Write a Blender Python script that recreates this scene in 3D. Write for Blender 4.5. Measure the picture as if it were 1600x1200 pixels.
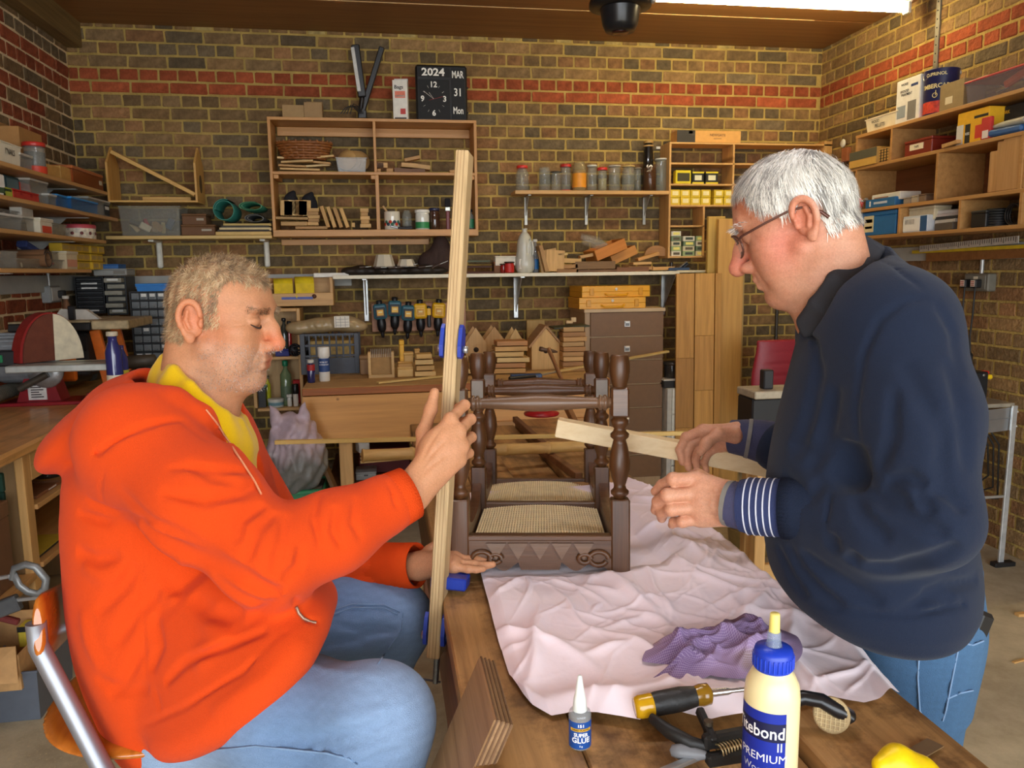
import bpy,bmesh,math,random
import numpy as np
from mathutils import Vector,Matrix,Euler
random.seed(7);np.random.seed(7)
for o in list(bpy.data.objects):bpy.data.objects.remove(o)
SC=bpy.context.scene;COL=SC.collection
PI=math.pi
# ------------------------------------------------------------------ camera
F,YAW,PIT,ROL,EYE=1220.3,.1611,.1433,-.0126,1.44
_fw=Vector((math.sin(YAW)*math.cos(PIT),math.cos(YAW)*math.cos(PIT),-math.sin(PIT)))
_rt=Vector((math.cos(YAW),-math.sin(YAW),0));_up=_rt.cross(_fw)
_r=_rt*math.cos(ROL)+_up*math.sin(ROL);_u=-_rt*math.sin(ROL)+_up*math.cos(ROL)
cam_d=bpy.data.cameras.new('camera');cam=bpy.data.objects.new('camera',cam_d);COL.objects.link(cam)
cam.matrix_world=Matrix(((_r.x,_u.x,-_fw.x,0),(_r.y,_u.y,-_fw.y,0),(_r.z,_u.z,-_fw.z,EYE),(0,0,0,1)))
cam_d.sensor_fit='HORIZONTAL';cam_d.sensor_width=36;cam_d.lens=36*F/1600
cam_d.clip_start=.05;cam_d.clip_end=100
SC.camera=cam
def ray(u,v):return _fw+_r*((u-800)/F)+_u*((600-v)/F)
def at(u,v,Y=None,X=None,Z=None):
 """room point seen at a pixel, at depth Y, or on the plane X, or at height Z"""
 d=ray(u,v)
 t=Y/d.y if Y is not None else X/d.x if X is not None else(Z-EYE)/d.z
 return Vector((0,0,EYE))+d*t
def pix(p):
 q=Vector(p)-Vector((0,0,EYE));d=q.dot(_fw)
 return(800+F*q.dot(_r)/d,600-F*q.dot(_u)/d,d)
# ------------------------------------------------------------------ light
world=bpy.data.worlds.new('overcast_sky');SC.world=world;world.use_nodes=True
bg=world.node_tree.nodes['Background'];bg.inputs[0].default_value=(.88,.94,1.0,1);bg.inputs[1].default_value=6.0
SC.view_settings.view_transform='Standard';SC.view_settings.look='None'
SC.view_settings.exposure=0.18;SC.view_settings.gamma=1;SC.view_settings.use_curve_mapping=False
TUBE_POWER=56.0
SC.cycles.max_bounces=7;SC.cycles.diffuse_bounces=4;SC.cycles.transparent_max_bounces=12
SC.cycles.caustics_reflective=False;SC.cycles.caustics_refractive=False
SC.cycles.sample_clamp_indirect=6.0
# the open garage doorway behind the photographer lets the daylight in: a portal guides its sampling
pl=bpy.data.lights.new('doorway_portal','AREA');pl.shape='RECTANGLE';pl.size=4.6;pl.size_y=2.3
pl.cycles.is_portal=True
po=bpy.data.objects.new('doorway_portal',pl);COL.objects.link(po);po.location=(.62,-1.6,1.2)
po.rotation_euler=(PI/2,0,0)
# ------------------------------------------------------------------ helpers: materials
def lin(c):
 return tuple(((x/255)/12.92 if x/255<=.04045 else((x/255+.055)/1.055)**2.4)for x in c)+(1,)
_M={}
def _new(name):
 m=bpy.data.materials.new(name);m.use_nodes=True
 return m,m.node_tree,m.node_tree.nodes['Principled BSDF']
def mat(c,rough=.6,metal=0,var=.12,scale=30,bump=.0,bscale=80,spec=.5,key=None,coat=0,rnd=0,sheen=0):
 """plain surface: colour with mottled variation and fine relief"""
 k=key or('p',c,rough,metal,var,scale,bump,bscale,spec,coat,rnd,sheen)
 if k in _M:return _M[k]
 m,t,b=_new('surface_%d'%len(_M));N=t.nodes;L=t.links
 tc=N.new('ShaderNodeTexCoord');n=N.new('ShaderNodeTexNoise');n.inputs['Scale'].default_value=scale;n.inputs['Detail'].default_value=4
 L.new(tc.outputs['Object'],n.inputs['Vector'])
 hsv=N.new('ShaderNodeHueSaturation');hsv.inputs['Color'].default_value=lin(c)
 mr=N.new('ShaderNodeMapRange');mr.inputs[1].default_value=.3;mr.inputs[2].default_value=.7;mr.inputs[3].default_value=1-var;mr.inputs[4].default_value=1+var
 L.new(n.outputs['Fac'],mr.inputs[0])
 if rnd:
  oi=N.new('ShaderNodeObjectInfo');ma=N.new('ShaderNodeMapRange');ma.inputs[3].default_value=1-rnd;ma.inputs[4].default_value=1+rnd
  L.new(oi.outputs['Random'],ma.inputs[0]);mu=N.new('ShaderNodeMath');mu.operation='MULTIPLY'
  L.new(ma.outputs[0],mu.inputs[0]);L.new(mr.outputs[0],mu.inputs[1]);L.new(mu.outputs[0],hsv.inputs['Value'])
 else:L.new(mr.outputs[0],hsv.inputs['Value'])
 L.new(hsv.outputs[0],b.inputs['Base Color'])
 b.inputs['Roughness'].default_value=rough;b.inputs['Metallic'].default_value=metal;b.inputs['Specular IOR Level'].default_value=spec
 if coat:b.inputs['Coat Weight'].default_value=coat;b.inputs['Coat Roughness'].default_value=.12
 if sheen:b.inputs['Sheen Weight'].default_value=sheen;b.inputs['Sheen Roughness'].default_value=.5
 if bump:
  n2=N.new('ShaderNodeTexNoise');n2.inputs['Scale'].default_value=bscale;n2.inputs['Detail'].default_value=5;L.new(tc.outputs['Object'],n2.inputs['Vector'])
  bp=N.new('ShaderNodeBump');bp.inputs['Strength'].default_value=bump;bp.inputs['Distance'].default_value=.01
  L.new(n2.outputs['Fac'],bp.inputs['Height']);L.new(bp.outputs[0],b.inputs['Normal'])
 _M[k]=m;return m
def wood(c,dark=.6,axis='X',scale=1.0,rough=.55,rnd=.12,coat=0,worn=0,knots=0):
 """timber with the grain along one axis of the object; worn = dirty patches"""
 k=('w',c,dark,axis,scale,rough,rnd,coat,worn,knots)
 if k in _M:return _M[k]
 m,t,b=_new('timber_%d'%len(_M));N=t.nodes;L=t.links
 tc=N.new('ShaderNodeTexCoord');mp=N.new('ShaderNodeMapping');s=[60*scale]*3;s['XYZ'.index(axis)]=3*scale
 mp.inputs['Scale'].default_value=s;L.new(tc.outputs['Object'],mp.inputs['Vector'])
 oi=N.new('ShaderNodeObjectInfo');va=N.new('ShaderNodeVectorMath');va.operation='ADD'
 cb=N.new('ShaderNodeCombineXYZ');ml=N.new('ShaderNodeMath');ml.operation='MULTIPLY';ml.inputs[1].default_value=37
 L.new(oi.outputs['Random'],ml.inputs[0]);L.new(ml.outputs[0],cb.inputs[0]);L.new(ml.outputs[0],cb.inputs[1]);L.new(ml.outputs[0],cb.inputs[2])
 L.new(mp.outputs[0],va.inputs[0]);L.new(cb.outputs[0],va.inputs[1])
 n=N.new('ShaderNodeTexNoise');n.inputs['Scale'].default_value=1.0;n.inputs['Detail'].default_value=6;n.inputs['Roughness'].default_value=.65;n.inputs['Distortion'].default_value=.4
 L.new(va.outputs[0],n.inputs['Vector'])
 cr=N.new('ShaderNodeValToRGB');l=lin(c);cr.color_ramp.elements[0].position=.32;cr.color_ramp.elements[1].position=.62
 cr.color_ramp.elements[0].color=(l[0]*dark,l[1]*dark*.94,l[2]*dark*.85,1);cr.color_ramp.elements[1].color=l
 L.new(n.outputs['Fac'],cr.inputs[0]);out=cr.outputs[0]
 hsv=N.new('ShaderNodeHueSaturation');ma=N.new('ShaderNodeMapRange');ma.inputs[3].default_value=1-rnd;ma.inputs[4].default_value=1+rnd
 L.new(oi.outputs['Random'],ma.inputs[0]);L.new(ma.outputs[0],hsv.inputs['Value']);L.new(out,hsv.inputs['Color']);out=hsv.outputs[0]
 if knots:
  v=N.new('ShaderNodeTexVoronoi');v.inputs['Scale'].default_value=knots;mk=N.new('ShaderNodeMapping');mk.inputs['Scale'].default_value=(0,1,1)if axis=='Y' else(1,0,1);L.new(tc.outputs['Object'],mk.inputs['Vector']);L.new(mk.outputs[0],v.inputs['Vector'])
  r2=N.new('ShaderNodeMapRange');r2.inputs[1].default_value=.02;r2.inputs[2].default_value=.07;L.new(v.outputs['Distance'],r2.inputs[0])
  mx=N.new('ShaderNodeMix');mx.data_type='RGBA';mx.inputs[6].default_value=(l[0]*.3,l[1]*.22,l[2]*.15,1);L.new(r2.outputs[0],mx.inputs[0]);L.new(out,mx.inputs[7]);out=mx.outputs[2]
 if worn:
  n3=N.new('ShaderNodeTexNoise');n3.inputs['Scale'].default_value=6;n3.inputs['Detail'].default_value=9;n3.inputs['Roughness'].default_value=.72;L.new(tc.outputs['Object'],n3.inputs['Vector'])
  r3=N.new('ShaderNodeMapRange');r3.inputs[1].default_value=.48;r3.inputs[2].default_value=.62;r3.inputs[4].default_value=worn;L.new(n3.outputs['Fac'],r3.inputs[0])
  mx=N.new('ShaderNodeMix');mx.data_type='RGBA';mx.inputs[7].default_value=(l[0]*.22,l[1]*.18,l[2]*.14,1);L.new(r3.outputs[0],mx.inputs[0]);L.new(out,mx.inputs[6]);out=mx.outputs[2]
 L.new(out,b.inputs['Base Color']);b.inputs['Roughness'].default_value=rough
 if coat:b.inputs['Coat Weight'].default_value=coat;b.inputs['Coat Roughness'].default_value=.15
 bp=N.new('ShaderNodeBump');bp.inputs['Strength'].default_value=.18;bp.inputs['Distance'].default_value=.004
 L.new(n.outputs['Fac'],bp.inputs['Height']);L.new(bp.outputs[0],b.inputs['Normal'])
 _M[k]=m;return m
def clear(c=(235,240,238),rough=.15,alpha=.35,key=None):
 """clear plastic or thin glass: part see-through, part glossy"""
 k=('c',c,rough,alpha)
 if k in _M:return _M[k]
 m,t,b=_new('clear_%d'%len(_M));q=1 if alpha>.8 else .8;b.inputs['Base Color'].default_value=lin(tuple(x*q for x in c));b.inputs['Roughness'].default_value=rough
 b.inputs['Alpha'].default_value=alpha if alpha>.8 else alpha*.55;b.inputs['Specular IOR Level'].default_value=.8
 _M[k]=m;return m
def glow(c,s):
 k=('g',c,s)
 if k in _M:return _M[k]
 m,t,b=_new('lamp_glow');b.inputs['Emission Color'].default_value=lin(c);b.inputs['Emission Strength'].default_value=s
 b.inputs['Base Color'].default_value=(.9,.9,.85,1);_M[k]=m;return m
# ------------------------------------------------------------------ helpers: meshes and objects
class MB:
 def __init__(s):s.v=[];s.f=[];s.mi=[];s.sm=[];s.cur=0;s.M=None
 def _add(s,V,Fs,smooth=False):
  o=len(s.v)
  if s.M is not None:V=[tuple(s.M@Vector(p))for p in V]
  s.v+=[tuple(p)for p in V];s.f+=[tuple(i+o for i in f)for f in Fs]
  s.mi+=[s.cur]*len(Fs);s.sm+=[smooth]*len(Fs);return s
 def box(s,x0,x1,y0,y1,z0,z1,c=0.0):
  x0,x1=min(x0,x1),max(x0,x1);y0,y1=min(y0,y1),max(y0,y1);z0,z1=min(z0,z1),max(z0,z1)
  c=min(c,.45*min(x1-x0,y1-y0,z1-z0))
  if c<=0:
   V=[(x,y,z)for x in(x0,x1)for y in(y0,y1)for z in(z0,z1)]
   return s._add(V,[(0,1,3,2),(4,6,7,5),(0,4,5,1),(2,3,7,6),(0,2,6,4),(1,5,7,3)])
  V=[];idx={}
  X=(x0,x1);Y=(y0,y1);Z=(z0,z1)
  for a in(0,1):
   for b in(0,1):
    for d in(0,1):
     sx,sy,sz=(1,-1)[a],(1,-1)[b],(1,-1)[d]
     for ax in range(3):
      p=[X[a]+sx*c,Y[b]+sy*c,Z[d]+sz*c];p[ax]=(X[a],Y[b],Z[d])[ax]
      idx[(a,b,d,ax)]=len(V);V.append(p)
  Fs=[]
  for ax in range(3):
   o1,o2=[q for q in range(3)if q!=ax]
   for sgn in(0,1):
    def k(i,j):
     t=[0,0,0];t[ax]=sgn;t[o1]=i;t[o2]=j;return idx[(t[0],t[1],t[2],ax)]
    q=[k(0,0),k(1,0),k(1,1),k(0,1)]
    if(sgn==0)!=(ax==1):q.reverse()
    Fs.append(q)
  for ax in range(3):
   o1,o2=[q for q in range(3)if q!=ax]
   for i in(0,1):
    for j in(0,1):
     def k(e,who):
      t=[0,0,0];t[ax]=e;t[o1]=i;t[o2]=j;return idx[(t[0],t[1],t[2],who)]
     Fs.append([k(0,o1),k(1,o1),k(1,o2),k(0,o2)])
  for a in(0,1):
   for b in(0,1):
    for d in(0,1):Fs.append([idx[(a,b,d,0)],idx[(a,b,d,1)],idx[(a,b,d,2)]])
  return s._add(V,Fs)
 def lathe(s,prof,c=(0,0,0),n=20,M=None,sx=1,sy=1):
  """prof: (radius, height) pairs up the local z axis"""
  V=[];Fs=[];m=len(prof)
  for(r,h)in prof:
   for i in range(n):
    a=2*PI*i/n;p=Vector((r*sx*math.cos(a),r*sy*math.sin(a),h))
    if M is not None:p=M@p
    V.append((p.x+c[0],p.y+c[1],p.z+c[2]))
  for j in range(m-1):
   for i in range(n):k=(i+1)%n;Fs.append((j*n+i,j*n+k,(j+1)*n+k,(j+1)*n+i))
  s._add(V,Fs,True)
  if prof[0][0]>1e-5:s._add([V[i]for i in range(n)],[tuple(range(n-1,-1,-1))])
  if prof[-1][0]>1e-5:s._add([V[(m-1)*n+i]for i in range(n)],[tuple(range(n))])
  return s
 def tube(s,pts,r,n=8,cap=True,flat=1.0):
  pts=[Vector(p)for p in pts];R=r if hasattr(r,'__len__')else[r]*len(pts)
  V=[];Fs=[];pu=None
  for i,p in enumerate(pts):
   t=(pts[min(i+1,len(pts)-1)]-pts[max(i-1,0)]).normalized()
   if pu is None:pu=t.orthogonal().normalized()if abs(t.z)>.9 else Vector((0,0,1))
   a=(pu-t*pu.dot(t)).normalized();b=t.cross(a);pu=a
   for k in range(n):
    q=2*PI*k/n;V.append(p+a*(R[i]*math.cos(q)*flat)+b*(R[i]*math.sin(q)))
  for j in range(len(pts)-1):
   for i in range(n):k=(i+1)%n;Fs.append((j*n+i,j*n+k,(j+1)*n+k,(j+1)*n+i))
  s._add(V,Fs,True)
  if cap:
   s._add(V[:n],[tuple(range(n-1,-1,-1))]);s._add(V[-n:],[tuple(range(n))])
  return s
 def bar(s,a,b,w,h,c=.001,up=(0,0,1)):
  """a squared bar from a to b, w wide and h high"""
  a=Vector(a);b=Vector(b);t=(b-a);Ln=t.length;t.normalize();U=Vector(up)
  if abs(t.dot(U))>.98:U=Vector((0,1,0))
  side=t.cross(U).normalized();U=side.cross(t)
  old=s.M;m=Matrix(((t.x,side.x,U.x,a.x),(t.y,side.y,U.y,a.y),(t.z,side.z,U.z,a.z),(0,0,0,1)))
  s.M=m if old is None else old@m
  s.box(0,Ln,-w/2,w/2,-h/2,h/2,c);s.M=old;return s
 def prism(s,poly,y0,y1,plane='XZ'):
  """extrude a polygon (list of 2-D points) along the remaining axis"""
  n=len(poly)
  def P(p,y):return{'XZ':(p[0],y,p[1]),'XY':(p[0],p[1],y),'YZ':(y,p[0],p[1])}[plane]
  V=[P(p,y0)for p in poly]+[P(p,y1)for p in poly]
  ar=sum(poly[i][0]*poly[(i+1)%n][1]-poly[(i+1)%n][0]*poly[i][1]for i in range(n))
  fl=(ar>0)==(plane=='XZ')
  A=tuple(range(n));B=tuple(range(2*n-1,n-1,-1));S=[(i,i+n,(i+1)%n+n,(i+1)%n)for i in range(n)]
  if(y1>y0)!=fl:A=A[::-1];B=B[::-1];S=[q[::-1]for q in S]
  return s._add(V,[A,B]+S)
 def grid(s,fn,nu,nv,smooth=True,close_u=False):
  V=[fn(i/(nu-1)if not close_u else i/nu,j/(nv-1))for j in range(nv)for i in range(nu)]
  Fs=[]
  for j in range(nv-1):
   for i in range(nu if close_u else nu-1):
    k=(i+1)%nu;Fs.append((j*nu+i,j*nu+k,(j+1)*nu+k,(j+1)*nu+i))
  return s._add(V,Fs,smooth)
 def mesh(s,name,mats):
  me=bpy.data.meshes.new(name);me.from_pydata(s.v,[],s.f)
  for m in(mats if isinstance(mats,(list,tuple))else[mats]):me.materials.append(m)
  me.polygons.foreach_set('material_index',s.mi);me.polygons.foreach_set('use_smooth',s.sm)
  bm=bmesh.new();bm.from_mesh(me);bmesh.ops.recalc_face_normals(bm,faces=bm.faces);bm.to_mesh(me);bm.free()
  me.update();return me
 def build(s,name,mats,parent=None,label=None):
  o=bpy.data.objects.new(name,s.mesh(name,mats));COL.objects.link(o)
  if parent is not None:o.parent=parent
  if label:o['label']=label
  return o
def link(name,me,parent=None,loc=None,rot=None):
 o=bpy.data.objects.new(name,me);COL.objects.link(o)
 if parent is not None:o.parent=parent
 if loc is not None:o.location=loc
 if rot is not None:o.rotation_euler=rot
 return o
def tag(o,label,cat,group=None,kind=None):
 o['label']=label;o['category']=cat
 if group:o['group']=group
 if kind:o['kind']=kind
 return o
def thing(name,label,cat,loc=(0,0,0),rot=(0,0,0),group=None):
 o=bpy.data.objects.new(name,None);COL.objects.link(o);o.location=loc
 o.rotation_euler=(0,0,rot)if not hasattr(rot,'__len__')else rot
 o.empty_display_size=.05
 return tag(o,label,cat,group)
def struct(o,label,cat='wall'):
 o['kind']='structure';o['label']=label;o['category']=cat;return o
def copy_tree(o,parent=None):
 c=o.copy();COL.objects.link(c);c.parent=parent
 for ch in o.children:copy_tree(ch,c)
 return c
_TXT={}
def lettering(s,size,parent,loc,rot,m,bold=0.0,name='lettering',align='CENTER',sx=1.0,bend=None,depth=.0004):
 """flat print: a line of characters as thin geometry. bend = radius wraps it round a vertical cylinder"""
 k=(s,bold,align)
 if k not in _TXT:
  cu=bpy.data.curves.new('t','FONT');cu.body=s;cu.size=1;cu.align_x=align;cu.align_y='CENTER';cu.offset=bold;cu.resolution_u=2;cu.fill_mode='FRONT'
  ob=bpy.data.objects.new('t',cu);COL.objects.link(ob);dg=bpy.context.evaluated_depsgraph_get()
  _TXT[k]=bpy.data.meshes.new_from_object(ob.evaluated_get(dg));bpy.data.objects.remove(ob)
 me=_TXT[k].copy();me.materials.clear();me.materials.append(m)
 if bend:
  bm=bmesh.new();bm.from_mesh(me);bmesh.ops.triangulate(bm,faces=bm.faces)
  for _ in range(3):
   E_=[e for e in bm.edges if abs(e.verts[0].co.x-e.verts[1].co.x)>.16]
   if not E_:break
   bmesh.ops.subdivide_edges(bm,edges=E_,cuts=1);bmesh.ops.triangulate(bm,faces=bm.faces)
  bm.to_mesh(me);bm.free()
 for v in me.vertices:
  x,y=v.co.x*size*sx,v.co.y*size
  if bend:v.co=(bend*math.sin(x/bend),y,bend*math.cos(x/bend)-bend)
  else:v.co=(x,y,0)
 return link(name,me,parent,loc,rot)
FRONT=(PI/2,0,0) # text that faces the camera (-Y)
# ------------------------------------------------------------------ the room
XL,XR,YB,YF,ZC=-1.81,3.06,5.25,-1.6,2.94
ZR=2.684 # top of the upper red course
RX=XR-.0
M_mortar=mat((176,150,84),.95,var=.22,scale=9,bump=.9,bscale=60,spec=.2)
M_mortarL=mat((222,200,158),.95,var=.15,scale=9,bump=.6,bscale=60,spec=.2)
def brickmat(c,k):return mat(c,.92,var=.3,scale=26,bump=.9,bscale=70,spec=.2,key=('brick',k),rnd=.24)
BM=[brickmat((126,102,70),0),brickmat((142,112,74),1),brickmat((108,93,70),2),brickmat((146,108,72),3),brickmat((156,80,50),4),brickmat((140,74,48),5),brickmat((186,164,106),6)]
fl=MB().box(XL-.1,XR+.1,YF-5,YB+.1,-.1,0).build('floor',None)
def concrete():
 m,t,b=_new('concrete_floor');N=t.nodes;L=t.links
 tc=N.new('ShaderNodeTexCoord');n=N.new('ShaderNodeTexNoise');n.inputs['Scale'].default_value=2.2;n.inputs['Detail'].default_value=10;n.inputs['Roughness'].default_value=.7
 L.new(tc.outputs['Object'],n.inputs['Vector']);cr=N.new('ShaderNodeValToRGB');E=cr.color_ramp.elements
 E[0].position=.3;E[0].color=lin((142,127,99));E[1].position=.7;E[1].color=lin((208,194,162));L.new(n.outputs['Fac'],cr.inputs[0])
 v=N.new('ShaderNodeTexNoise');v.inputs['Scale'].default_value=130;v.inputs['Detail'].default_value=3;L.new(tc.outputs['Object'],v.inputs['Vector'])
 r=N.new('ShaderNodeMapRange');r.inputs[1].default_value=.6;r.inputs[2].default_value=.68;L.new(v.outputs['Fac'],r.inputs[0])
 n4=N.new('ShaderNodeTexNoise');n4.inputs['Scale'].default_value=1.1;n4.inputs['Detail'].default_value=2;L.new(tc.outputs['Object'],n4.inputs['Vector'])
 r4=N.new('ShaderNodeMapRange');r4.inputs[1].default_value=.45;r4.inputs[2].default_value=.65;L.new(n4.outputs['Fac'],r4.inputs[0])
 mu=N.new('ShaderNodeMath');mu.operation='MULTIPLY';L.new(r.outputs[0],mu.inputs[0]);L.new(r4.outputs[0],mu.inputs[1])
 mx=N.new('ShaderNodeMix');mx.data_type='RGBA';mx.inputs[7].default_value=lin((206,186,140));L.new(mu.outputs[0],mx.inputs[0]);L.new(cr.outputs[0],mx.inputs[6]);L.new(mx.outputs[2],b.inputs['Base Color'])
 b.inputs['Roughness'].default_value=.9;bp=N.new('ShaderNodeBump');bp.inputs['Strength'].default_value=.3;bp.inputs['Distance'].default_value=.01;L.new(n.outputs['Fac'],bp.inputs['Height']);L.new(bp.outputs[0],b.inputs['Normal'])
 return m
fl.data.materials.clear();fl.data.materials.append(concrete())
struct(fl,'dusty grey-brown concrete floor with scattered sawdust','floor')
wb=struct(MB().box(XL-.2,XR+.2,YB,YB+.2,0,ZC+.2).build('wall_back',M_mortar),'back wall of brown bricks with two red courses and yellowish mortar')
wl=struct(MB().box(XL-.2,XL,YF,YB,0,ZC+.2).build('wall_left',M_mortarL),'left wall of red and dark bricks with pale mortar')
wr=struct(MB().box(XR,XR+.2,YF,YB,0,ZC+.2).build('wall_right',M_mortar),'right wall of brown bricks with two red courses')
wf=struct(MB().box(XL-.2,XR+.2,YF-.2,YF,2.4,ZC+.2).build('wall_front',M_mortar),'brick lintel over the open garage doorway behind the photographer')
# bricks: English bond, one object for each brick that shows, the rest of a wall in one mesh
_bm={}
def brick_mesh(L_,H_,k,seed):
 q=(round(L_,3),round(H_,3),k,seed)
 if q not in _bm:
  rn=random.Random(seed*31+k);b=MB().box(-L_/2,L_/2,-.004,.03,-H_/2,H_/2,.004)
  b.v=[(x+rn.uniform(-.0035,.0035),y+rn.uniform(-.0015,.001),z+rn.uniform(-.0026,.0026))for x,y,z in b.v]
  _bm[q]=b.mesh('brick',BM[k])
 return _bm[q]
OCC=[(425,185,745,372),(170,320,425,372),(1048,222,1330,430),(1125,225,1560,1200),(905,445,1160,760),(270,400,440,1200),(470,470,600,1200),(540,380,720,430),(650,105,730,183),(0,230,165,420),(1330,150,1600,375),(760,360,1100,430),(110,410,270,640)]
def lay(wall,P0,dirv,length,header0,colour,limit=300):
 """P0: start on the wall face at the height of the upper red course; dirv: along the wall"""
 d=Vector(dirv);rot=math.atan2(d.y,d.x);L_=[]
 for k in range(-4,36):
  z1=ZR-.075*k;z0=z1-.075
  if z0>ZC-.02 or z1<.03:continue
  zt=min(z1-.006,ZC-.004);zb=max(z0+.006,.002)
  if zt-zb<.012:continue
  hd=(k%2==0)==header0;w=.1125 if hd else .225
  x=-(.056 if hd else 0.112)+random.uniform(-.01,.01)
  while x<length:
   a,b=max(x+.006,.004),min(x+w-.006,length-.004)
   if b-a>.02:
    full=abs((b-a)-(w-.012))<.002;c=Vector(P0)+d*((a+b)/2);c.z=(zt+zb)/2
    L_.append((c,b-a if full else round(b-a,2),zt-zb,colour(k,(a+b)/2,hd),hd))
   x+=w
 score=[]
 for i,(c,l,h,k,hd)in enumerate(L_):
  if c.y<.6:continue
  u,v,dd=pix(c)
  if not(-20<u<1620 and-15<v<1000):continue
  if any(a<u<e and b<v<f for a,b,e,f in OCC):continue
  area=(l*F/dd)*(h*F/dd)*(1 if v<430 else .55)
  score.append((area,i))
 score.sort(reverse=True);pick={i for _,i in score[:limit]}
 rest=MB()
 for i,(c,l,h,k,hd)in enumerate(L_):
  if i in pick:
   link('brick',brick_mesh(l,h,k,random.randrange(4)),wall,c,(0,0,rot))
  else:
   rest.cur=k;rest.M=Matrix.Translation(c)@Matrix.Rotation(rot,4,'Z');rest.box(-l/2,l/2,-.004,.03,-h/2,h/2,.004)
 r=rest.build('brickwork',BM,wall);r['kind']='stuff'
def col_back(k,x,hd):
 if k in(0,1):return 4
 if k==-4:return random.choice((1,6,2,1))
 return random.choice((0,0,1,1,2,3,2)if k<8 else(0,2,2,0,1,3,3))
def col_right(k,x,hd):
 if k in(0,1):return 4
 return random.choice((0,0,1,2,1)if k<9 else(1,1,0,3,0))
def col_left(k,x,hd):
 near=x>4.75
 if k in(0,1)and x<5.2:return 5
 if k==-1:return 5 if x<4.5 else 2
 if k<-1:return random.choice((0,2))
 if k%2==0 and k in(2,3):return random.choice((0,2))
 return random.choice((2,0,2))if near else random.choice((5,5,5,0))
lay(wb,(XL,YB,0),(1,0,0),XR-XL,True,col_back)
lay(wl,(XL,YB-5.25,0),(0,1,0),5.25,False,col_left)
lay(wr,(XR,YB,0),(0,-1,0),5.25,False,col_right)
# ceiling
M_ceil=wood((150,104,58),.72,'X',.35,.5,.06)
ce=struct(MB().box(XL-.2,XR+.2,YF-.2,YB+.2,ZC+.01,ZC+.2).build('ceiling',mat((120,90,55),.8)),'varnished plywood ceiling in wide brown panels','ceiling')
JY=at(1000,19,Z=ZC).y
for(y0,y1)in((JY+.006,YB),(JY-1.22,JY-.006),(JY-2.45,JY-1.232),(JY-3.67,JY-2.46),(JY-4.9,JY-3.68),(YF,JY-4.91)):
 MB().box(XL,XR,y0,y1,ZC-.006,ZC+.02,.002).build('ceiling_panel',M_ceil,ce)
MB().box(XL,XR-.4,JY-.006,JY+.006,ZC-.008,ZC+.01).build('joint_strip',mat((226,190,130),.5),ce,'pale strip in the panel joint')
bm_=struct(MB().box(XL,XL+.092,YF,YB,ZC-.15,ZC,.006).build('trim_1',wood((120,98,58),.6,'Y',.6)),'heavy dark timber wall plate along the top of the left wall','beam')
M_grey=mat((176,178,172),.6,var=.08,scale=12,bump=.1)
struct(MB().box(XL,XL+.022,1.0,YB,1.36,1.45,.003).build('trim_2',M_grey),'grey painted batten along the left wall under the shelves','batten')
struct(MB().box(XL+.022,-.2,YB-.022,YB,1.36,1.44,.003).build('trim_3',M_grey),'grey painted batten along the back wall behind the drawer cabinets','batten')
struct(MB().box(XR-.022,XR,1.0,YB,1.47,1.55,.003).build('trim_4',M_grey),'grey painted batten along the right wall above the socket','batten')
# tube light and the black ceiling unit
a=at(1005,-4,Z=2.86);
tl=thing('fluorescent_light','long lit fluorescent tube light on the ceiling','light',(0,0,0))
tx0,ty0=1.44,4.17
MB().box(tx0,tx0+1.5,ty0-.035,ty0+.035,ZC-.055,ZC-.006,.006).build('batten_body',mat((225,222,205),.5),tl)
MB().lathe([(.02,0),(.02,1.46)],(tx0+.02,ty0,ZC-.085),16,Matrix.Rotation(PI/2,4,'Y')).build('tube',glow((255,233,176),TUBE_POWER),tl)
for e in(tx0+.005,tx0+1.475):MB().box(e,e+.022,ty0-.026,ty0+.026,ZC-.112,ZC-.05,.004).build('end_cap',mat((205,205,195),.4),tl)
tl_fill=copy_tree(tl);tl_fill.location=(-1.95,-2.55,0)  # invented second tube, out of view, added to light sheet and men from above
for c_ in tl_fill.children:
 if c_.name.startswith('tube'):c_.data=c_.data.copy();c_.data.materials[0]=glow((244,246,255),TUBE_POWER*1.0)
tl_fill['label']='added fluorescent tube out of view overhead, brightening the foreground'
cf=thing('ceiling_heater','black tapered ceiling unit beside the tube light','ceiling unit',(1.30,4.25,ZC))
MB().lathe([(.06,0),(.06,-.08),(.165,-.09),(.165,-.115),(.11,-.125)],n=28).build('mount',mat((24,25,27),.35),cf)
MB().lathe([(.110,-.11),(.108,-.12),(.094,-.205),(.078,-.238),(.0,-.242)],n=28).build('housing',mat((30,32,35),.3),cf)
MB().lathe([(.045,-.2425),(.045,-.246),(0,-.246)],n=20).build('lens',mat((60,25,20),.15),cf)
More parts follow.
